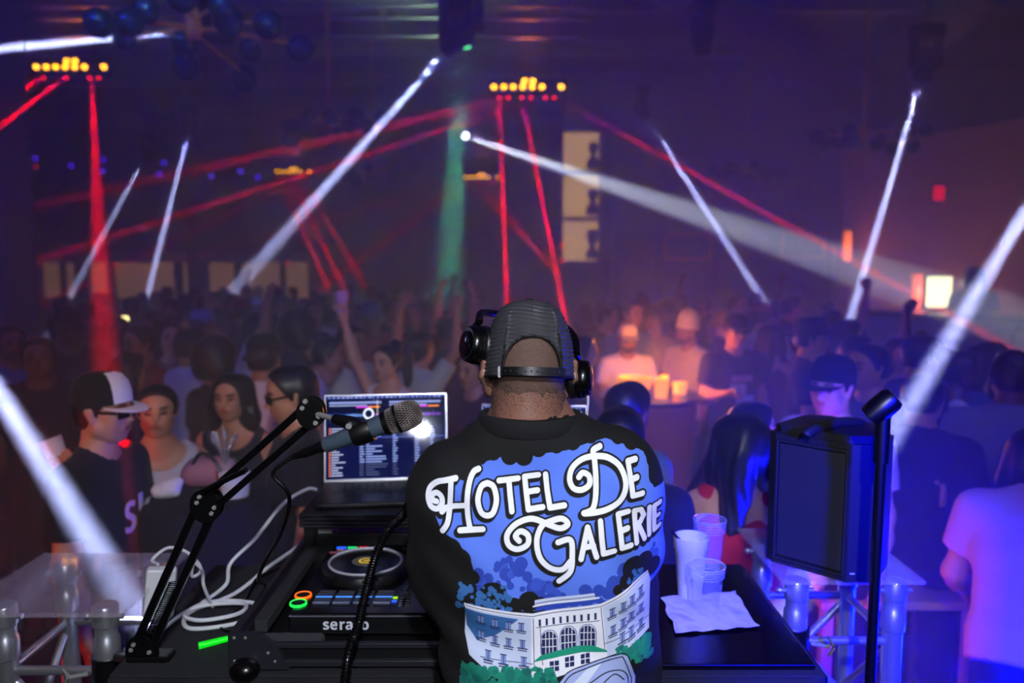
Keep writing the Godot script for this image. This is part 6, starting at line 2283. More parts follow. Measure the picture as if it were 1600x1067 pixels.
		prevr = ring
	obj("collar", col, mt("collar_black", Color(0.04, 0.04, 0.055), 0.9), root)
	var tm := MB.new()
	field(tm, legs + [[Vector3(-0.05, 0.93, -0.02), Vector3(0.11, 0.93, -0.02), 0.125, 0.125]], 0.02, 0.014, 0.04, [["plane", Vector3(0, 1, 0), 0.99]])
	obj("trousers", tm, cloth(Color(0.05, 0.05, 0.07)), root)
	for s in [-1.0, 1.0]:
		obj("shoe", shoe_mesh(), cloth(Color(0.6, 0.6, 0.62)), root, Transform3D(Basis(Vector3.UP, PI - 0.12 * s), Vector3(0.03 + 0.13 * s, 0, 0.015)))
	var er := MB.new()
	er.ball(head * Vector3(0.087, -0.07, -0.012), Vector3.ONE * 0.004, 10)
	obj("earring", er, mt("gold", Color(0.9, 0.68, 0.3), 0.2, 1.0), root)

	# mesh-backed cap, worn forwards: ribbed shell with an arched gap above the strap
	var cap := thing("trucker_cap", "black ribbed mesh cap on the DJ's head", "cap", root.position + head.origin)
	cap.basis = head.basis
	var rim := -0.034
	var hgt := 0.156
	var ax := 0.0945
	var az := 0.122
	var C := Vector3(0, 0, -0.01)
	var shell := MB.new()
	var cols := 220
	var rows := 150
	var grid := []
	var edge := []
	for i in cols + 1:
		var th := TAU * i / cols
		var line := []
		var x0 := sin(th) * ax
		var backside := cos(th) > 0.0
		var ylow := rim
		if backside and absf(x0) < 0.0585:
			ylow = rim + 0.078 * pow(maxf(1.0 - pow(absf(x0) / 0.0585, 2.6), 0.0), 0.45)
		var p0 := asin(clampf((ylow - rim) / hgt, 0.0, 1.0))
		for j in rows + 1:
			var ph := lerpf(p0, PI * 0.5, float(j) / rows)
			var yy := rim + hgt * sin(ph)
			var r := pow(cos(ph), 0.56) if ph < PI * 0.4999 else 0.0
			var rib := 0.0016 * sin((yy - 0.0045 * sin(th * 3.0) + 0.012 * absf(sin(th * 0.5 + PI * 0.5))) / 0.0084 * TAU) * clampf(r * 3.0, 0.0, 1.0)
			var seam := 0.0
			for q in 6:
				var da := wrapf(th - q * TAU / 6.0, -PI, PI)
				seam += (0.0016 if q == 0 else 0.0005) * exp(-pow(da * r * 0.1 / 0.0022, 2.0))
			var rr := 1.0 + (rib + seam) / 0.1
			line.append(shell.vert(C + Vector3(sin(th) * ax * r * rr, yy, -cos(th) * az * r * rr), Vector3(sin(th) / ax * cos(ph), sin(ph) / hgt, -cos(th) / az * cos(ph)).normalized()))
		grid.append(line)
	for i in cols:
		for j in rows:
			shell.quad(grid[i][j], grid[i + 1][j], grid[i + 1][j + 1], grid[i][j + 1])
	# normals from the ribs themselves
	for i in cols + 1:
		for j in rows + 1:
			var a: Vector3 = shell.v[grid[(i + 1) % cols if i == cols else i + 1][j]] - shell.v[grid[i - 1 if i > 0 else cols - 1][j]]
			var b: Vector3 = shell.v[grid[i][mini(j + 1, rows)]] - shell.v[grid[i][maxi(j - 1, 0)]]
			var nn := a.cross(b)
			if nn.length() > 1e-12:
				nn = nn.normalized()
				if nn.dot(shell.n[grid[i][j]]) < 0.0:
					nn = -nn
				shell.n[grid[i][j]] = nn
	var capm := mt("cap_mesh", Color(0.24, 0.245, 0.26), 0.5)
	obj("crown", shell, capm, cap)
	# binding round the lower edge and the arch
	var bind := []
	for i in cols + 1:
		bind.append(shell.v[grid[i][0]])
	var bnd := MB.new()
	bnd.tube(bind, 0.0026, 6, false)
	obj("binding", bnd, mt("cap_binding", Color(0.035, 0.036, 0.042), 0.6), cap)
	var btn := MB.new()
	btn.ball(C + Vector3(0, rim + hgt + 0.002, 0), Vector3(0.009, 0.005, 0.009), 14)
	obj("button", btn, mt("cap_binding"), cap)
	# strap with its pegs across the gap
	for q in [[-0.066, 0.03, 0.0015, 0], [-0.02, 0.066, 0.0, 1]]:
		var st := MB.new()
		var prev := []
		for i in 25:
			var x := lerpf(q[0], q[1], i / 24.0)
			var z: float = -az * sqrt(maxf(1.0 - pow(x / ax, 2.0), 0.0)) - 0.0015 - q[2] * 1.6
			var nn := Vector3(x / (ax * ax), 0, z / (az * az)).normalized()
			var h := 0.0085
			if q[3] == 0 and i > 20:
				h *= sqrt(maxf(1.0 - pow((i - 20) / 4.2, 2.0), 0.05))
			var ring := [st.vert(C + Vector3(x, rim + 0.009 + h, z), nn), st.vert(C + Vector3(x, rim + 0.009 - h, z), nn), st.vert(C + Vector3(x, rim + 0.009 - h, z) - nn * 0.0018, -nn), st.vert(C + Vector3(x, rim + 0.009 + h, z) - nn * 0.0018, -nn)]
			if prev:
				st.quad(prev[0], ring[0], ring[1], prev[1])
				st.quad(prev[2], ring[2], ring[3], prev[3])
				st.quad(prev[0], ring[0], ring[3], prev[3])
				st.quad(prev[1], ring[1], ring[2], prev[2])
			prev = ring
		var so := obj("strap", st, mt("strap_grey" if q[3] == 0 else "strap_black", Color(0.13, 0.135, 0.15) if q[3] == 0 else Color(0.05, 0.05, 0.055), 0.4), cap)
		for k in 7:
			var x := lerpf(q[0], q[1], (k + 1.2) / 8.5)
			var z: float = -az * sqrt(maxf(1.0 - pow(x / ax, 2.0), 0.0)) - 0.002 - q[2] * 1.6
			var pg := MB.new()
			pg.ball(C + Vector3(x, rim + 0.009, z), Vector3(0.002, 0.002, 0.0012), 8)
			obj("peg", pg, mt("strap_black", Color(0.05, 0.05, 0.055), 0.4), so)
	part_box("tag", C + Vector3(0.064, rim + 0.007, -az * 0.72 - 0.004), Vector3(0.006, 0.022, 0.004), 0.001, mt("tag_grey", Color(0.7, 0.7, 0.72), 0.4), cap, Basis(Vector3.UP, 0.75))
	var bill := MB.new()
	var poly := PackedVector2Array()
	for i in 17:
		var a := PI * i / 16.0
		poly.append(Vector2(cos(a) * 0.084, 0.055 + sin(a) * 0.11))
	for i in 11:
		var a := PI - PI * i / 10.0
		poly.append(Vector2(cos(a) * 0.083, 0.05 + sin(a) * 0.052))
	bill.prism(poly, 0.005, Transform3D(Basis(Vector3(1, 0, 0), Vector3(0, -0.2, 1).normalized(), Vector3(0, 1, 0.2).normalized()), C + Vector3(0, rim + 0.012, 0)))
	obj("bill", bill, mt("cap_binding"), cap)

	# over-ear headphones, pushed up on one side
	var hp := thing("headphones", "black over-ear headphones over the DJ's cap", "headphones", root.position + head.origin)
	hp.basis = head.basis
	var hk := mt("headphone_black", Color(0.022, 0.022, 0.028), 0.25)
	for c in [[Vector3(0.098, 0.028, -0.02), Vector3(1.0, 0.1, -0.5), 1.0], [Vector3(-0.096, -0.036, 0.0), Vector3(-1.0, 0.05, -0.3), 1.0]]:
		var x := along(c[0], c[0] + c[1])
		var cup := Node3D.new()
		cup.name = "ear_cup"
		hp.add_child(cup, true)
		var pad := MB.new()
		pad.lathe([Vector2(0.018, -0.016), Vector2(0.034, -0.017), Vector2(0.041, -0.009), Vector2(0.0415, 0.0), Vector2(0.038, 0.006), Vector2(0.0, 0.006)], 32, x)
		obj("cushion", pad, mt("cushion_black", Color(0.035, 0.035, 0.042), 0.42), cup)
		var hs := MB.new()
		hs.lathe([Vector2(0.037, 0.005), Vector2(0.0405, 0.008), Vector2(0.0405, 0.017), Vector2(0.039, 0.0185), Vector2(0.0395, 0.02), Vector2(0.037, 0.031), Vector2(0.033, 0.035), Vector2(0.0, 0.036)], 36, x)
		obj("housing", hs, hk, cup)
		var cp2 := MB.new()
		cp2.lathe([Vector2(0.024, 0.0355), Vector2(0.026, 0.0375), Vector2(0.023, 0.0385), Vector2(0.0, 0.0385)], 30, x)
		obj("cap_plate", cp2, mt("headphone_gloss", Color(0.02, 0.02, 0.03), 0.1), cup)
		part_tube("yoke", smooth([c[0] + Vector3(0.016 * signf(c[1].x), -0.01, 0.042), c[0] + Vector3(0.02 * signf(c[1].x), 0.03, 0.04), c[0] + Vector3(0.006 * signf(c[1].x), 0.052, 0.012)]), 0.006, hk, cup, 8)
	part_tube("headband", smooth([Vector3(0.104, 0.078, -0.008), Vector3(0.099, 0.1, 0.04), Vector3(0.07, 0.105, 0.092), Vector3(0.0, 0.1, 0.122), Vector3(-0.07, 0.09, 0.1), Vector3(-0.102, 0.055, 0.05), Vector3(-0.103, 0.016, 0.012)]), 0.0085, hk, hp, 10)
	var wr := mt("white_rubber")
	var inv := hp.transform.affine_inverse()
	part_tube("plug", [inv * Vector3(0.140, 1.960, -1.554), inv * Vector3(0.146, 1.949, -1.553)], 0.005, wr, hp, 10)
	part_tube("cord", smooth([inv * Vector3(0.146, 1.949, -1.553), inv * Vector3(0.150, 1.930, -1.551), inv * Vector3(0.150, 1.897, -1.567), inv * Vector3(0.148, 1.857, -1.593), inv * Vector3(0.154, 1.800, -1.648)]), 0.0026, wr, hp, 8)


# ---- the crowd -------------------------------------------------------------------------
var stood := []


func p(at: Vector3, turn: float, label: String, o: Dictionary) -> Node3D:
	o.label = label
	# leave elbow room: step back along the line from the stage until clear of those already there
	var step := Vector3(at.x, 0, at.z).normalized() * 0.08
	var tries := 0
	while tries < 14:
		var clear := true
		for q in stood:
			if Vector2(q.x - at.x, q.z - at.z).length() < (0.42 if at.z > -9.0 else 0.36):
				clear = false
		if clear:
			break
		at += step
		tries += 1
	stood.append(at)
	return person(at, turn, o)


func held_cup(at: Vector3, label: String, c: Color, tilt := Basis()) -> void:
	var root := thing("held_cup", label, "cup", at)
	root.basis = tilt
	var m := MB.new()
	m.lathe([Vector2(0, -0.06), Vector2(0.03, -0.06), Vector2(0.042, 0.07), Vector2(0.0385, 0.07), Vector2(0.0, 0.05)], 18)
	obj("wall", m, mt("held_" + c.to_html(false), c, 0.5), root)


func phone(at: Vector3, label: String, turn: float, lit: Color, e: float) -> void:
	var root := thing("phone", label, "phone", at, turn)
	part_box("case", Vector3.ZERO, Vector3(0.075, 0.155, 0.009), 0.003, mt("fixture_black"), root)
	part_box("screen_light", Vector3(0, 0, 0.005), Vector3(0.068, 0.146, 0.002), 0.0005, glow("phone_" + lit.to_html(false), lit, e), root)


func build_crowd() -> void:
	var W := Color(0.82, 0.82, 0.84)
	var K := Color(0.03, 0.03, 0.04)
	var NV := Color(0.04, 0.05, 0.12)
	var GR := Color(0.4, 0.4, 0.46)
	# front left
	var capman := p(Vector3(-1.525, 0.000, -2.900), 1.5, "man in profile with white-fronted black cap, sunglasses and dark tee at far left", {"hat": "cap", "hatc": K, "hatf": Color(0.9, 0.88, 0.88), "shades": true, "skin": 1, "fine": 0.015, "c": Color(0.035, 0.03, 0.05), "hair": "buzz"})
	text("lettering", "Sk", 0.16, 0.003, mt("ink_pale", Color(0.75, 0.72, 0.78), 0.7), capman, Transform3D(Basis(), Vector3(-0.02, 1.27, 0.142)), true)
	var lady := p(Vector3(-1.483, 0.000, -3.283), 0.35, "woman in a white tank top holding up a white cup", {"sex": "f", "s": 0.95, "pose": "drink", "top": "tank", "c": Color(0.78, 0.74, 0.78), "hair": "pony", "skin": 1, "fine": 0.015})
	held_cup(lady.get_meta("right_hand") + Vector3(0.0, 0.03, 0.02), "white foam cup held up by the woman in the white tank top", Color(0.85, 0.82, 0.85), Basis(Vector3(0, 0, 1), 0.35))
	p(Vector3(-1.182, 0.000, -3.338), -0.1, "woman with long brown hair and black strappy top", {"sex": "f", "s": 0.94, "pose": "hold", "top": "tank", "c": Color(0.04, 0.03, 0.05), "hair": "long", "hc": Color(0.09, 0.045, 0.03), "skin": 1, "fine": 0.015})
	p(Vector3(-0.902, 0.000, -3.279), -1.15, "man with black hair, sunglasses and black tee behind the left laptop", {"shades": true, "c": Color(0.04, 0.035, 0.045), "skin": 1, "fine": 0.015, "nod": 0.15})
	var j := p(Vector3(-1.404, 0.000, -4.455), 2.9, "man from behind in white pinstripe jersey with an orange numeral", {"c": Color(0.75, 0.74, 0.76), "hat": "backcap", "hatc": K, "skin": 2, "fine": 0.018})
	var tx := text("numeral", "2", 0.42, 0.004, mt("jersey_orange", Color(0.85, 0.3, 0.15), 0.8), j, Transform3D(Basis(Vector3.UP, PI), Vector3(0.1, 1.2, -0.142)), true)
	for i in 7:
		part_box("pinstripe", Vector3(-0.12 + i * 0.04, 1.1, -0.1425 + absf(i - 3) * 0.004), Vector3(0.003, 0.34, 0.004), 0.0, mt("pinstripe", Color(0.35, 0.35, 0.45), 0.8), j)
	p(Vector3(-1.615, 0.000, -4.281), 2.6, "woman with a great mass of black hair behind the women at left", {"sex": "f", "s": 0.96, "hair": "afro", "c": K, "skin": 2})
	p(Vector3(-2.012, 0.000, -4.935), 2.4, "man in a lilac-white tee left of the mass of black hair", {"c": Color(0.7, 0.68, 0.8), "skin": 2})
	p(Vector3(-3.403, 0.000, -5.357), 0.9, "person in a grey-blue shirt at the left edge", {"c": Color(0.36, 0.37, 0.5), "skin": 2, "pose": "hold"})
	p(Vector3(-2.990, 0.000, -5.353), 0.5, "tall man in dark shirt and dark cap in front of the pillar", {"s": 1.04, "c": Color(0.03, 0.025, 0.06), "hat": "cap", "hatc": Color(0.06, 0.06, 0.05), "skin": 3})
	p(Vector3(-2.715, 0.000, -4.543), 0.4, "man in black at left behind the white beam", {"c": K, "skin": 3, "hair": "short"})
	p(Vector3(-2.175, 0.000, -4.468), 2.0, "dark-haired woman in purple top behind the cup", {"sex": "f", "s": 0.95, "c": Color(0.18, 0.1, 0.22), "hair": "long", "skin": 2})
	p(Vector3(-3.088, 0.000, -6.172), 1.2, "man in pale blue shirt crossed by the red laser", {"c": Color(0.48, 0.5, 0.66), "skin": 3, "pose": "hold"})
	p(Vector3(-2.307, 0.000, -4.935), -0.6, "man in a red tee left of the lilac-white tee", {"c": Color(0.5, 0.05, 0.08), "skin": 2})
	p(Vector3(-2.277, 0.000, -5.235), 0.7, "woman in tan top beside the man in lilac-white", {"sex": "f", "s": 1.0, "c": Color(0.5, 0.35, 0.3), "hair": "long", "skin": 1})
	p(Vector3(-2.692, 0.000, -6.342), 1.4, "dark-dressed woman with pink face near the white phone glow", {"sex": "f", "c": K, "skin": 1, "hair": "long"})
	p(Vector3(-2.416, 0.000, -6.172), 2.2, "man in lilac cap seen from behind", {"c": NV, "hat": "backcap", "hatc": Color(0.45, 0.42, 0.7), "skin": 2})
	p(Vector3(-2.423, 0.000, -6.596), -1.0, "woman with pink face turned left in mid crowd", {"sex": "f", "s": 0.97, "c": Color(0.1, 0.07, 0.12), "hair": "bun", "skin": 1})
	p(Vector3(-2.168, 0.000, -6.460), 1.9, "man in white tee with both arms up in mid crowd", {"c": W, "pose": "both", "skin": 2, "lean": 0.1})
	p(Vector3(-2.862, 0.000, -8.423), 2.8, "man in a red cap", {"c": NV, "hat": "backcap", "hatc": Color(0.5, 0.04, 0.07), "skin": 2})
	p(Vector3(-2.800, 0.000, -8.741), 3.0, "man in a pale blue and white cap", {"c": K, "hat": "backcap", "hatc": Color(0.55, 0.68, 0.8), "skin": 1})
	p(Vector3(-1.640, 0.000, -5.610), 2.3, "man with bushy dark hair leaning over", {"s": 1.02, "c": Color(0.1, 0.05, 0.1), "hair": "afro", "lean": 0.2, "skin": 3})
	p(Vector3(-1.419, 0.000, -5.043), 1.6, "man leaning forward in white shirt behind the jersey", {"c": Color(0.72, 0.72, 0.76), "lean": 0.35, "pose": "fwd", "skin": 2})
	p(Vector3(-1.892, 0.000, -7.020), 0.1, "woman with long dark hair facing the stage in mid crowd", {"sex": "f", "s": 0.96, "c": Color(0.2, 0.1, 0.12), "hair": "long", "skin": 1})
	p(Vector3(-1.918, 0.000, -7.683), 0.3, "man in an open cream shirt facing the stage", {"s": 1.03, "c": Color(0.72, 0.68, 0.66), "skin": 2, "pose": "hold"})
	p(Vector3(-2.702, 0.000, -9.328), 0.2, "man with red-lit face in a maroon top", {"c": Color(0.3, 0.04, 0.07), "skin": 2})
	p(Vector3(-1.574, 0.000, -6.776), 2.7, "person in lilac shirt left of the raised cup", {"c": Color(0.5, 0.45, 0.62), "skin": 3})
	p(Vector3(-1.081, 0.000, -5.043), 1.0, "dark-haired man in white tee behind the laptop", {"c": Color(0.76, 0.76, 0.8), "skin": 2, "lean": 0.1})
	p(Vector3(-1.123, 0.000, -4.617), -0.8, "person in dark blue beside the microphone arm", {"s": 0.96, "c": NV, "skin": 1, "pose": "hold", "sex": "f", "hair": "long"})
	p(Vector3(-1.295, 0.000, -7.309), 0.4, "man in blue cap and red shirt", {"s": 1.02, "c": Color(0.55, 0.07, 0.16), "hat": "cap", "hatc": Color(0.05, 0.15, 0.5), "skin": 3})
	var rw := p(Vector3(-0.774, 0.000, -4.947), -0.55, "woman in white top with one bare arm stretched high", {"sex": "f", "s": 0.95, "c": Color(0.8, 0.78, 0.82), "top": "tank", "pose": "up", "hair": "bun", "skin": 0, "fine": 0.018})
	held_cup(rw.get_meta("right_hand") + Vector3(0, 0.05, 0.01), "pale cup in the hand stretched high", Color(0.75, 0.6, 0.8))
	p(Vector3(-1.057, 0.000, -7.019), 0.9, "tall man in dark shirt right of the blue cap", {"s": 1.05, "c": Color(0.06, 0.06, 0.1), "skin": 2})
	p(Vector3(-0.580, 0.000, -4.943), 2.5, "person in white shirt in the green beam with both arms up", {"s": 0.97, "c": Color(0.72, 0.76, 0.76), "pose": "both", "skin": 1, "sex": "f", "hair": "pony"})
	p(Vector3(-0.632, 0.000, -7.125), 1.2, "man with raised arms in the green beam", {"c": Color(0.12, 0.16, 0.16), "pose": "up", "skin": 1})
	p(Vector3(-0.938, 0.000, -7.511), 0.0, "dark-shirted man facing the stage in the green beam", {"c": Color(0.07, 0.09, 0.1), "skin": 2})
	p(Vector3(-0.652, 0.000, -9.204), -0.4, "dark-shirted man at the right rim of the green beam", {"c": K, "skin": 1})
	p(Vector3(-0.411, 0.000, -9.279), 0.2, "man in grey tee just left of the DJ's cap", {"s": 1.02, "c": Color(0.4, 0.4, 0.44), "skin": 2})
	p(Vector3(-0.216, 0.000, -4.599), -0.7, "woman with orange-lit face hidden behind the DJ's ear", {"sex": "f", "s": 0.95, "c": Color(0.25, 0.1, 0.1), "pose": "hold", "hair": "bun", "skin": 1})
	# right of the DJ
	p(Vector3(0.468, 0.000, -5.359), 1.3, "dark-haired woman turned right beside the DJ's headphones", {"sex": "f", "s": 0.96, "c": Color(0.08, 0.06, 0.1), "hair": "long", "skin": 1})
	p(Vector3(0.343, 0.000, -3.137), 2.4, "person in teal-grey top just over the DJ's shoulder", {"s": 0.98, "c": Color(0.3, 0.42, 0.45), "skin": 3, "lean": 0.3})
	p(Vector3(0.373, 0.000, -2.715), 2.9, "dark-haired person close behind the DJ's shoulder", {"s": 0.96, "c": K, "skin": 3})
	p(Vector3(0.985, 0.000, -6.771), 0.1, "bearded man in white cap and shades behind the round bar", {"s": 0.93, "hat": "cap", "hatc": Color(0.85, 0.8, 0.72), "shades": true, "beard": true, "c": Color(0.82, 0.8, 0.76), "pose": "hold2", "skin": 2, "fine": 0.018})
	p(Vector3(1.550, 0.000, -6.957), -1.0, "man in tall cream beanie and loose cream tee", {"s": 0.96, "hat": "beanie", "hatc": Color(0.85, 0.8, 0.7), "hair": "buzz", "beard": true, "c": Color(0.8, 0.74, 0.62), "pose": "hold", "pc": Color(0.2, 0.12, 0.14), "skin": 2, "fine": 0.018})
	p(Vector3(1.051, 0.000, -7.092), 0.7, "fair man in teal shirt behind the white cap", {"s": 1.04, "c": Color(0.1, 0.4, 0.55), "skin": 1, "hair": "buzz"})
	p(Vector3(1.178, 0.000, -6.460), -0.6, "man in grey shirt and black hat between white cap and beanie", {"c": Color(0.4, 0.34, 0.38), "hat": "fedora", "hatc": K, "skin": 2, "lean": 0.1})
	p(Vector3(1.689, 0.000, -10.294), 0.2, "person with shining hair clips behind the teal shirt", {"sex": "f", "c": NV, "skin": 2, "hair": "bun"})
	var gt := p(Vector3(1.733, 0.000, -6.172), 0.2, "man in black cap and black tee with pale graphic", {"c": K, "hat": "cap", "hatc": NV, "skin": 1, "pose": "hold", "fine": 0.018})
	for q in [[Vector3(0, 1.3, 0.142), Vector3(0.17, 0.05, 0.004), Color(0.7, 0.5, 0.55)], [Vector3(-0.03, 1.22, 0.142), Vector3(0.13, 0.08, 0.004), Color(0.7, 0.66, 0.72)], [Vector3(0.03, 1.12, 0.142), Vector3(0.15, 0.1, 0.004), Color(0.62, 0.64, 0.75)]]:
		part_box("shirt_graphic", q[0], q[1], 0.0015, mt("graphic_" + q[2].to_html(false), q[2], 0.8), gt)
	p(Vector3(1.863, 0.000, -6.981), 1.1, "fair-haired man in blue shirt behind the graphic tee", {"c": Color(0.05, 0.12, 0.4), "hc": Color(0.5, 0.36, 0.16), "skin": 0})
	p(Vector3(2.457, 0.000, -8.702), 0.6, "fair man in bright blue shirt at the back bar", {"s": 1.04, "c": Color(0.06, 0.14, 0.6), "hc": Color(0.4, 0.3, 0.16), "skin": 0})
	p(Vector3(2.439, 0.000, -7.764), 2.6, "person in red cap and white shirt", {"c": Color(0.72, 0.7, 0.76), "hat": "backcap", "hatc": Color(0.55, 0.06, 0.16), "skin": 1})
	p(Vector3(1.884, 0.000, -5.782), 2.7, "woman with long black hair, bare back and grey jeans", {"sex": "f", "s": 0.95, "c": Color(0.35, 0.2, 0.18), "top": "tank", "hair": "long", "pc": Color(0.3, 0.36, 0.42), "skin": 1, "pose": "hold", "fine": 0.018})
	p(Vector3(2.686, 0.000, -7.654), 1.3, "tall man in dark shirt turned to the bar", {"s": 1.05, "c": Color(0.09, 0.08, 0.11), "skin": 1})
	p(Vector3(3.171, 0.000, -8.446), 2.2, "blond woman seen from behind", {"sex": "f", "s": 0.97, "c": Color(0.5, 0.5, 0.56), "hair": "long", "hc": Color(0.62, 0.45, 0.2), "skin": 0})
	p(Vector3(1.999, 0.000, -5.334), 1.2, "man in black brimmed hat and black tee", {"s": 1.02, "hat": "fedora", "hatc": K, "c": NV, "pose": "hold", "skin": 1, "fine": 0.018})
	p(Vector3(2.872, 0.000, -7.125), 2.9, "dark-shirted person with one hand up by the bar", {"c": Color(0.1, 0.09, 0.14), "pose": "up", "skin": 1})
	p(Vector3(2.490, 0.000, -5.908), 1.6, "person in white lit hard by the slanting beam", {"c": Color(0.75, 0.72, 0.74), "skin": 0, "sex": "f", "hair": "pony"})
	p(Vector3(1.411, 0.000, -3.445), -0.9, "broad man in wide black cap and pale shirt above the loudspeaker", {"hat": "cap", "hatc": Color(0.03, 0.03, 0.06), "hair": "buzz", "c": Color(0.75, 0.66, 0.66), "skin": 0, "fine": 0.016})
	p(Vector3(2.616, 0.000, -5.350), -0.1, "woman with black hair and red top before the bar", {"sex": "f", "s": 0.95, "top": "tank", "c": Color(0.65, 0.06, 0.12), "hair": "long", "pose": "fwd", "skin": 1, "fine": 0.018})
	p(Vector3(1.876, 0.000, -4.133), -1.2, "man in grey check shirt beside the woman in red", {"c": Color(0.3, 0.32, 0.42), "pose": "side", "skin": 1})
	p(Vector3(2.497, 0.000, -4.429), 1.3, "dark-skinned woman in white tank top reaching to the right", {"sex": "f", "s": 0.96, "top": "tank", "c": Color(0.76, 0.74, 0.78), "pose": "fwd", "hair": "bun", "skin": 4, "fine": 0.016})
	p(Vector3(2.700, 0.000, -4.562), 1.0, "woman with dark bob and blue top beside the white tank top", {"sex": "f", "s": 0.96, "c": Color(0.1, 0.25, 0.5), "hair": "long", "skin": 0, "pose": "hold"})
	p(Vector3(2.264, 0.000, -3.567), 2.6, "broad man with cropped hair and lilac tee at the right edge", {"s": 1.02, "c": Color(0.5, 0.47, 0.62), "hair": "buzz", "beard": true, "skin": 3, "fine": 0.018})
	p(Vector3(6.0, 0.35, -10.4), -0.4, "hunched bartender in a pale lilac shirt behind the bar", {"c": Color(0.6, 0.55, 0.68), "lean": 0.35, "pose": "fwd", "skin": 2, "hair": "afro"})
	# close at the right
	p(Vector3(0.809, 0.000, -2.757), 2.7, "woman with black hair and red dress close behind the cups", {"sex": "f", "s": 0.94, "top": "dress", "legs": "none", "c": Color(0.75, 0.04, 0.12), "hair": "long", "skin": 0, "pose": "hold", "fine": 0.015})
	p(Vector3(0.683, 0.000, -3.032), 1.5, "person in dark top reaching past the DJ's shoulder", {"s": 0.94, "lean": 0.4, "c": Color(0.02, 0.02, 0.05), "pose": "fwd", "skin": 1, "hair": "long", "sex": "f", "fine": 0.016})
	p(Vector3(1.623, 0.000, -3.107), 2.4, "person in black tee with a chain behind the loudspeaker", {"s": 0.96, "c": Color(0.02, 0.02, 0.05), "skin": 1, "pose": "hold", "fine": 0.016})
	p(Vector3(1.754, 0.000, -2.571), 2.6, "bending person with dark hair and pink shirt at the lower right", {"s": 0.95, "lean": 0.5, "c": Color(0.75, 0.55, 0.62), "skin": 1, "pose": "fwd", "hair": "long", "fine": 0.016})
	# further rows
	var g := RandomNumberGenerator.new()
	g.seed = 2024
	var rows := [
		[Vector3(-5.581, 0.000, -9.856), 0], [Vector3(-4.510, 0.000, -8.423), 1], [Vector3(-5.560, 0.000, -10.771), 0], [Vector3(-4.588, 0.000, -9.585), 2], [Vector3(-3.527, 0.000, -7.764), 0], [Vector3(-4.950, 0.000, -11.115), 1], [Vector3(-3.889, 0.000, -9.084), 0], [Vector3(-4.417, 0.000, -10.771), 2], [Vector3(-3.142, 0.000, -7.678), 3],
		[Vector3(-3.821, 0.000, -9.856), 0], [Vector3(-4.263, 0.000, -11.481), 1], [Vector3(-3.020, 0.000, -8.224), 0], [Vector3(-3.680, 0.000, -10.448), 0], [Vector3(-3.710, 0.000, -11.481), 2], [Vector3(-3.192, 0.000, -10.448), 1], [Vector3(-2.276, 0.000, -7.511), 0], [Vector3(-3.377, 0.000, -11.873), 0], [Vector3(-2.680, 0.000, -9.856), 3], [Vector3(-2.877, 0.000, -11.115), 0],
		[Vector3(-2.382, 0.000, -10.144), 1], [Vector3(-1.904, 0.000, -8.632), 0], [Vector3(-2.323, 0.000, -11.115), 0], [Vector3(-1.851, 0.000, -9.585), 2], [Vector3(-1.823, 0.000, -11.115), 0], [Vector3(-1.411, 0.000, -10.448), 1], [Vector3(-0.994, 0.000, -9.084), 0], [Vector3(-1.072, 0.000, -11.115), 0], [Vector3(-0.988, 0.000, -12.291), 3], [Vector3(-0.643, 0.000, -11.115), 0], [Vector3(-1.255, 0.000, -6.172), 0], [Vector3(-0.751, 0.000, -5.665), 1], [Vector3(-0.408, 0.000, -5.043), 0],
		[Vector3(-6.546, 0.000, -12.977), 0], [Vector3(-6.139, 0.000, -13.223), 0], [Vector3(-5.824, 0.000, -13.479), 1], [Vector3(-5.149, 0.000, -12.977), 0], [Vector3(-4.779, 0.000, -13.223), 0], [Vector3(-4.503, 0.000, -13.479), 0], [Vector3(-3.930, 0.000, -13.223), 1], [Vector3(-3.271, 0.000, -13.223), 0], [Vector3(-2.877, 0.000, -12.977), 0], [Vector3(-2.337, 0.000, -13.223), 0], [Vector3(-1.876, 0.000, -12.977), 0], [Vector3(-1.529, 0.000, -13.223), 0],
		[Vector3(0.912, 0.000, -9.856), 0], [Vector3(0.973, 0.000, -8.632), 1], [Vector3(1.289, 0.000, -10.144), 0], [Vector3(0.783, 0.000, -6.646), 0], [Vector3(1.769, 0.000, -9.084), 0], [Vector3(2.184, 0.000, -10.448), 0], [Vector3(2.378, 0.000, -9.856), 2], [Vector3(1.973, 0.000, -7.851), 0], [Vector3(3.192, 0.000, -10.448), 0], [Vector3(2.506, 0.000, -7.511), 0], [Vector3(3.778, 0.000, -9.585), 1],
		[Vector3(2.039, 0.000, -4.699), 0], [Vector3(2.391, 0.000, -4.543), 2], [Vector3(1.843, 0.000, -3.590), 0], [Vector3(3.059, 0.000, -5.043), 0],
	]
	var tops := [K, Color(0.12, 0.1, 0.18), Color(0.42, 0.42, 0.5), Color(0.3, 0.08, 0.1)]
	for r in rows:
		var f := g.randf() < 0.45
		var pose: String = ["stand", "stand", "hold", "hold", "up"][g.randi() % 5]
		var hair: String = ["long", "bun", "pony"][g.randi() % 3] if f else ["short", "short", "buzz"][g.randi() % 3]
		var where := "before the back bar"
		var k: float = r[0].x / -r[0].z
		if k < -0.5:
			where = "by the left pillar"
		elif k < -0.36:
			where = "left under lit window"
		elif k < -0.26:
			where = "right under lit window"
		elif k < -0.14:
			where = "left of green beam"
		elif k < 0.0:
			where = "in the green beam"
		elif k > 0.42:
			where = "before the bar counter"
		if r[0].z < -11.0:
			where += " far back"
		var look: String = {"long": "long hair", "bun": "a hair bun", "pony": "a ponytail", "short": "short hair", "buzz": "cropped hair"}[hair]
		var act: String = {"stand": "", "hold": " holding a drink", "up": " with an arm up"}[pose]
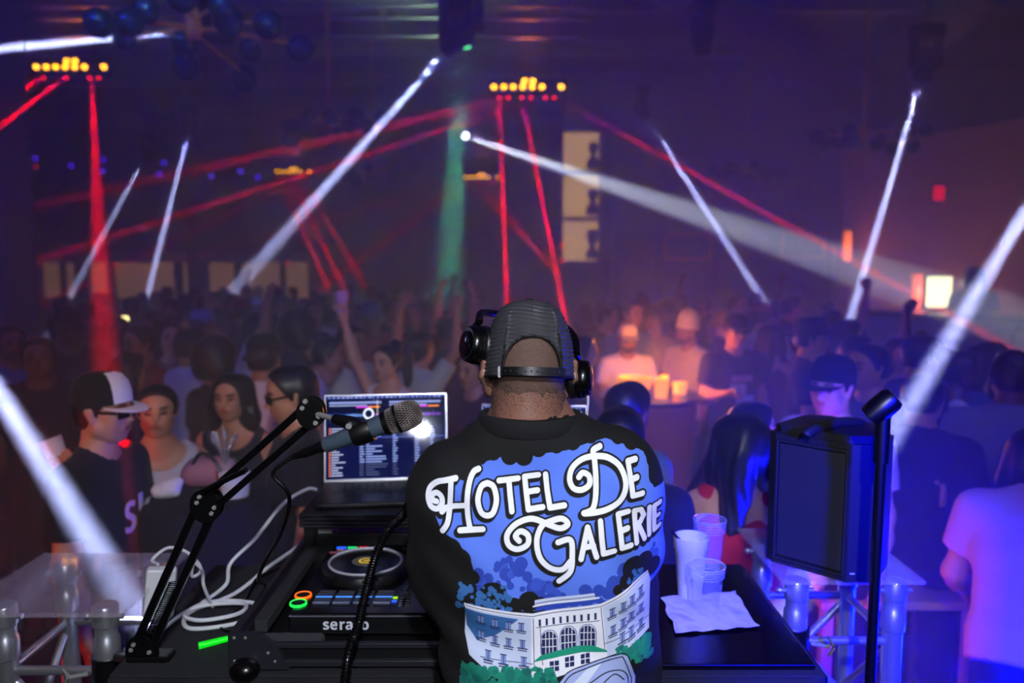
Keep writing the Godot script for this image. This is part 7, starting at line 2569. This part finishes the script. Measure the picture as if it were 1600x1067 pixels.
		p(r[0], g.randf_range(0, TAU), "%s %s with %s%s %s" % [["dark-clad", "plum-clad", "grey-clad", "maroon-clad"][r[1]], "woman" if f else "man", look, act, where], {"sex": "f" if f else "m", "s": 0.95 if f else 1.0, "c": tops[r[1]], "pose": pose, "hair": hair, "skin": 1 + g.randi() % 3, "group": "dim figures deep in the crowd", "fine": 0.028})
	for q in [[Vector3(-3.523, 0.000, -8.224), "man in dark tee holding up a phone with a bright screen", "phone with a bright yellow-white screen held up in the left crowd", Color(1.0, 0.92, 0.6), 4.0], [Vector3(-4.843, 0.000, -11.115), "woman in dark top far left with her phone torch lit", "phone torch shining white in the far left crowd", Color(0.9, 0.92, 1.0), 3.0], [Vector3(-4.206, 0.000, -13.223), "man under the long white beam with his phone torch lit", "phone torch held up under the long white beam", Color(0.9, 0.95, 1.0), 3.0]]:
		var h := p(q[0], 0.1, q[1], {"pose": "drink", "c": K, "skin": 2})
		phone(h.get_meta("right_hand") + Vector3(0, 0.06, 0.03), q[2], 0.1, q[3], q[4])


func _ready() -> void:
	# ---- camera
	var cam := Camera3D.new()
	cam.name = "camera"
	add_child(cam)
	var lens := CameraAttributesPhysical.new()
	lens.frustum_focal_length = 28.0
	lens.exposure_aperture = 2.0
	lens.frustum_focus_distance = 1.66
	cam.attributes = lens
	cam.fov = 46.43
	cam.near = 0.05
	cam.far = 100.0
	cam.position = Vector3(0, 2.2, 0)
	cam.rotation_degrees.x = -5.807
	cam.current = true
	# ---- air
	var we := WorldEnvironment.new()
	we.name = "air"
	var env := Environment.new()
	we.environment = env
	add_child(we)
	env.background_mode = Environment.BG_COLOR
	env.background_color = Color(0, 0, 0)
	env.tonemap_mode = Environment.TONE_MAPPER_LINEAR
	env.tonemap_exposure = 1.0
	env.sdfgi_enabled = true
	env.ssao_enabled = true
	env.ssil_enabled = true
	env.volumetric_fog_enabled = true
	env.volumetric_fog_density = 0.0
	var haze := FogVolume.new()
	haze.name = "haze"
	haze.shape = RenderingServer.FOG_VOLUME_SHAPE_BOX
	haze.size = Vector3(27.7, 6.18, 22.8)
	haze.position = Vector3(-1.0, 3.1, -13.55)
	var fm := FogMaterial.new()
	fm.density = 0.065
	fm.albedo = Color(1, 1, 1)
	haze.material = fm
	haze.set_meta("kind", "stuff")
	haze.set_meta("label", "thin stage haze hanging over the dance floor")
	haze.set_meta("category", "haze")
	add_child(haze)
	# ---- washes
	var V := Color(0.13, 0.14, 1.0)
	# the photographer's flash
	var fl := thing("camera_flash", "small flash lamp on the photographer's camera", "flash", Vector3(0.03, 2.4, 0.12))
	part_box("head", Vector3(0, 0, 0.06), Vector3(0.09, 0.06, 0.1), 0.008, mt("fixture_black", Color(0.06, 0.06, 0.07), 0.4), fl)
	part_box("lamp_window", Vector3(0, 0, 0.006), Vector3(0.08, 0.045, 0.006), 0.002, glow("flash_window", Color(0.95, 0.97, 1.0), 30.0), fl)
	area("flash_light", Vector3(0.03, 2.4, 0.12), Vector3(0.0, 1.9, -3.0), Vector2(0.08, 0.045), Color(0.93, 0.95, 1.0), 0.9, fl)
	par_can(Vector3(0.25, 3.25, 0.75), Vector3(-0.02, 1.62, -1.75), Color(0.95, 0.96, 1.0), 0.05, 6.0, "white key light hung behind the photographer", 31)
	par_can(Vector3(1.9, 0.85, -2.2), Vector3(0.5, 1.5, -2.9), Color(0.0, 0.015, 1.0), 0.12, 12.0, "blue wash light on the floor right of the stage", 62)
	par_can(Vector3(1.25, 2.45, 0.55), Vector3(0.98, 1.35, -2.1), Color(0.0, 0.015, 1.0), 0.1, 60.0, "blue wash light at the back right of the stage", 17)
	par_can(Vector3(-2.5, 0.5, -1.9), Vector3(-1.7, 1.2, -3.6), Color(1.0, 0.02, 0.12), 0.1, 1.0, "red wash light on the floor left of the stage", 38)
	for q in [[Vector3(-3.6, 5.7, -2.2), Vector3(-6.5, 0.8, -11.0), "violet wash light over the left of the stage", 8.0], [Vector3(0.0, 5.8, -2.0), Vector3(0.5, 0.5, -9.0), "violet wash light over the middle of the stage", 2.6], [Vector3(3.2, 5.7, -2.2), Vector3(4.5, 0.5, -8.0), "violet wash light over the right of the stage", 1.6]]:
		par_can(q[0], q[1], V, 0.14, q[3], q[2], 58)
	par_can(Vector3(-1.183, 5.636, -9.597), Vector3(-1.227, 5.356, -11.277), Color(0.8, 1.0, 0.72), 0.09, 1.6, "small green-white lamp over the rigging pipes", 52)
	for x in [-1.6, 1.8]:
		par_can(Vector3(x, 5.75, -1.2), Vector3(x * 1.5, 2.2, -9.0), Color(0.8, 0.82, 1.0), 0.12, 0.2, "white audience lamp over the %s half of the stage" % ("left" if x < 0 else "right"), 55)
	par_can(Vector3(-1.1, 5.3, -0.9), Vector3(-2.282, 3.782, -5.890), Color(0.9, 0.95, 1.0), 0.06, 5.0, "white lamp aimed at the near chandelier", 10)
	par_can(Vector3(2.2, 5.4, -0.9), Vector3(4.590, 3.797, -10.616), Color(0.9, 0.95, 1.0), 0.06, 5.0, "white lamp aimed at the right chandelier", 8)
	par_can(Vector3(-2.1, 3.1, -1.3), Vector3(-1.45, 1.35, -3.5), Color(1.0, 0.62, 0.55), 0.08, 1.0, "rose lamp over the left front of the crowd", 19)
	par_can(Vector3(2.6, 4.3, -1.4), Vector3(3.5, 1.3, -5.2), Color(0.55, 0.52, 1.0), 0.08, 6.0, "lilac lamp over the right front of the crowd", 26)
	build_setting()
	# ---- rig
	pipe_run("triple rigging pipe that carries the middle laser bar", -3.4, 1.05, -10.95, 5.15)
	pipe_run("triple rigging pipe that carries the left laser bar", -7.2, -4.2, -10.95, 5.15)
	pipe_run("triple rigging pipe far back on the left", -8.2, -4.6, -22.5, 5.15)
	pipe_run("triple rigging pipe far back in the middle", -2.4, 0.4, -22.5, 5.15)
	var w := Color(0.72, 0.76, 1.0)
	moving_head(Vector3(-0.580, 4.462, -8.472), Vector3(-5.420, 1.605, -15.519), 0.075, 1.1, w, 7200, "moving head whose pale beam slants down left across the room", 1.0, 6.2)
	moving_head(Vector3(-0.586, 4.987, -9.933), Vector3(-0.846, 0.448, -9.270), 0.1, 3.0, Color(0.35, 1.0, 0.62), 560, "moving head with a green glow at the top of the picture", 0.6, 6.2, 0.12)
	moving_head(Vector3(-1.100, 5.021, -18.380), Vector3(3.748, 1.946, -7.412), 0.07, 1.05, Color(0.88, 0.92, 1.0), 8400, "far moving head throwing the broad white beam to the right", 3.0, 6.2)
	moving_head(Vector3(2.285, 4.831, -14.340), Vector3(4.711, 1.221, -14.375), 0.075, 1.1, w, 10800, "moving head right of the middle laser bar", 1.0, 6.2)
	moving_head(Vector3(4.674, 4.410, -9.271), Vector3(4.364, 1.260, -10.358), 0.08, 1.1, w, 9000, "moving head at upper right with a bright lens", 2.0, 6.2)
	moving_head(Vector3(-2.709, 4.284, -7.449), Vector3(-3.987, 3.841, -6.399), 0.085, 1.1, w, 9600, "moving head by the near chandelier shining left", 2.0, 6.2)
	moving_head(Vector3(-6.469, 4.874, -16.354), Vector3(-7.633, 1.337, -16.598), 0.08, 1.1, w, 12000, "far left moving head with a slim upright beam", 1.0, 6.2)
	moving_head(Vector3(-8.691, 4.768, -19.359), Vector3(-11.125, 1.272, -20.009), 0.08, 1.1, w, 8400, "farthest left moving head with a dim slanting beam", 0.7, 6.2)
	moving_head(Vector3(2.101, 4.642, -9.094), Vector3(2.243, 2.970, -9.125), 0.075, 0.5, w, 0.0, "dark moving head at the top right of middle", 1.0, 6.2)
	moving_head(Vector3(2.645, 3.059, -3.605), Vector3(1.194, 1.455, -2.638), 0.085, 1.1, w, 3000, "moving head out of frame on the right", 1.0, 6.2)
	moving_head(Vector3(-2.653, 2.482, -3.346), Vector3(-1.200, 1.311, -2.272), 0.085, 1.2, w, 3600, "moving head out of frame on the left", 1.0, 6.2)
	moving_head(Vector3(-8.842, 5.956, -11.439), Vector3(-7.576, 5.912, -13.444), 0.08, 1.1, w, 5040, "moving head out of frame at the upper left", 1.0, 6.2)
	laser_bar(Vector3(-5.824, 4.719, -10.810), "left laser bar with amber lamps", [[-0.38, Vector3(-5.145, 3.748, -8.199), 17600], [-0.08, Vector3(-5.145, 3.537, -8.177), 17600], [0.28, Vector3(-1.300, 1.320, -2.524), 9000]], [1, 3, 5, 6], 0.9)
	laser_bar(Vector3(0.211, 4.459, -10.784), "middle laser bar with amber lamps", [[-0.38, Vector3(-0.057, 1.757, -8.800), 31680], [-0.08, Vector3(0.553, 1.698, -8.593), 31680], [0.35, Vector3(3.818, 2.329, -9.562), 21120], [0.23, Vector3(-4.244, 3.131, -12.157), 17600], [-0.26, Vector3(-2.412, 4.219, -12.770), 8800], [0.04, Vector3(-2.412, 4.149, -12.763), 8800]], [1, 2, 3, 4, 5, 6], 0.9)
	laser_bar(Vector3(-6.048, 4.628, -22.360), "far laser bar on the left with amber lamps", [[-0.38, Vector3(-3.581, 1.105, -16.474), 31680], [-0.08, Vector3(-3.236, 1.105, -16.474), 31680], [0.23, Vector3(-2.812, 1.263, -16.490), 24640], [0.35, Vector3(-8.039, 2.920, -20.176), 12320]], [1, 3, 5, 6], 0.9)
	laser_bar(Vector3(-0.849, 4.470, -22.344), "far laser bar in the middle with amber lamps", [[-0.38, Vector3(-3.939, 2.120, -20.095), 17600], [-0.26, Vector3(1.698, 1.112, -15.972), 17600], [0.04, Vector3(1.435, 1.343, -17.001), 14080], [-0.38, Vector3(-5.571, 3.073, -21.197), 8800]], [1, 3, 5, 6], 0.9)
	chandelier(Vector3(-2.282, 3.864, -5.899), 0.82, 9, 4, "nearest globe chandelier at the upper left")
	chandelier(Vector3(-2.391, 4.005, -10.637), 0.8, 8, 7, "globe chandelier left of the green beam")
	chandelier(Vector3(-2.547, 3.823, -14.840), 0.8, 8, 9, "farther globe chandelier in front of the green beam")
	chandelier(Vector3(4.590, 3.855, -10.622), 0.85, 9, 12, "globe chandelier before the slim right beam")
	chandelier(Vector3(4.284, 3.858, -14.844), 0.8, 8, 15, "farther globe chandelier over the framed pictures")
	chandelier(Vector3(-11.704, 4.103, -20.297), 0.62, 7, 18, "small far chandelier by the violet pin lights")
	build_back()
	# ---- the table and the towers
	build_table()
	truss_tower(-1.25, -1.0, -2.15, -1.88, "aluminium truss tower left of the table")
	truss_tower(0.755, 1.015, -2.325, -2.035, "aluminium truss tower right of the table")
	acrylic("clear acrylic shelf on the left truss tower", -1.33, -0.92, -2.19, -1.8)
	acrylic("clear acrylic shelf on the right truss tower", 0.7, 1.075, -2.4, -1.99)
	truss_clamp(Vector3(-1.0, 1.2, -1.88), "black clamp on the left truss tower", 1.0)
	truss_clamp(Vector3(0.755, 1.2, -2.035), "black clamp on the right truss tower", -1.0)
	build_case()
	build_controller()
	laptop(Vector3(-0.41, 1.469, -2.545), 0.12, 0.402, 0.285, 0.24, "open silver laptop with blue DJ screen left of the DJ", 0)
	laptop(Vector3(0.07, 1.469, -2.6), -0.1, 0.36, 0.24, 0.26, "second laptop mostly hidden behind the DJ's head", 1)
	build_mic_boom()
	build_table_things()
	build_speaker()
	build_side_tables()
	build_dj()
	build_crowd()
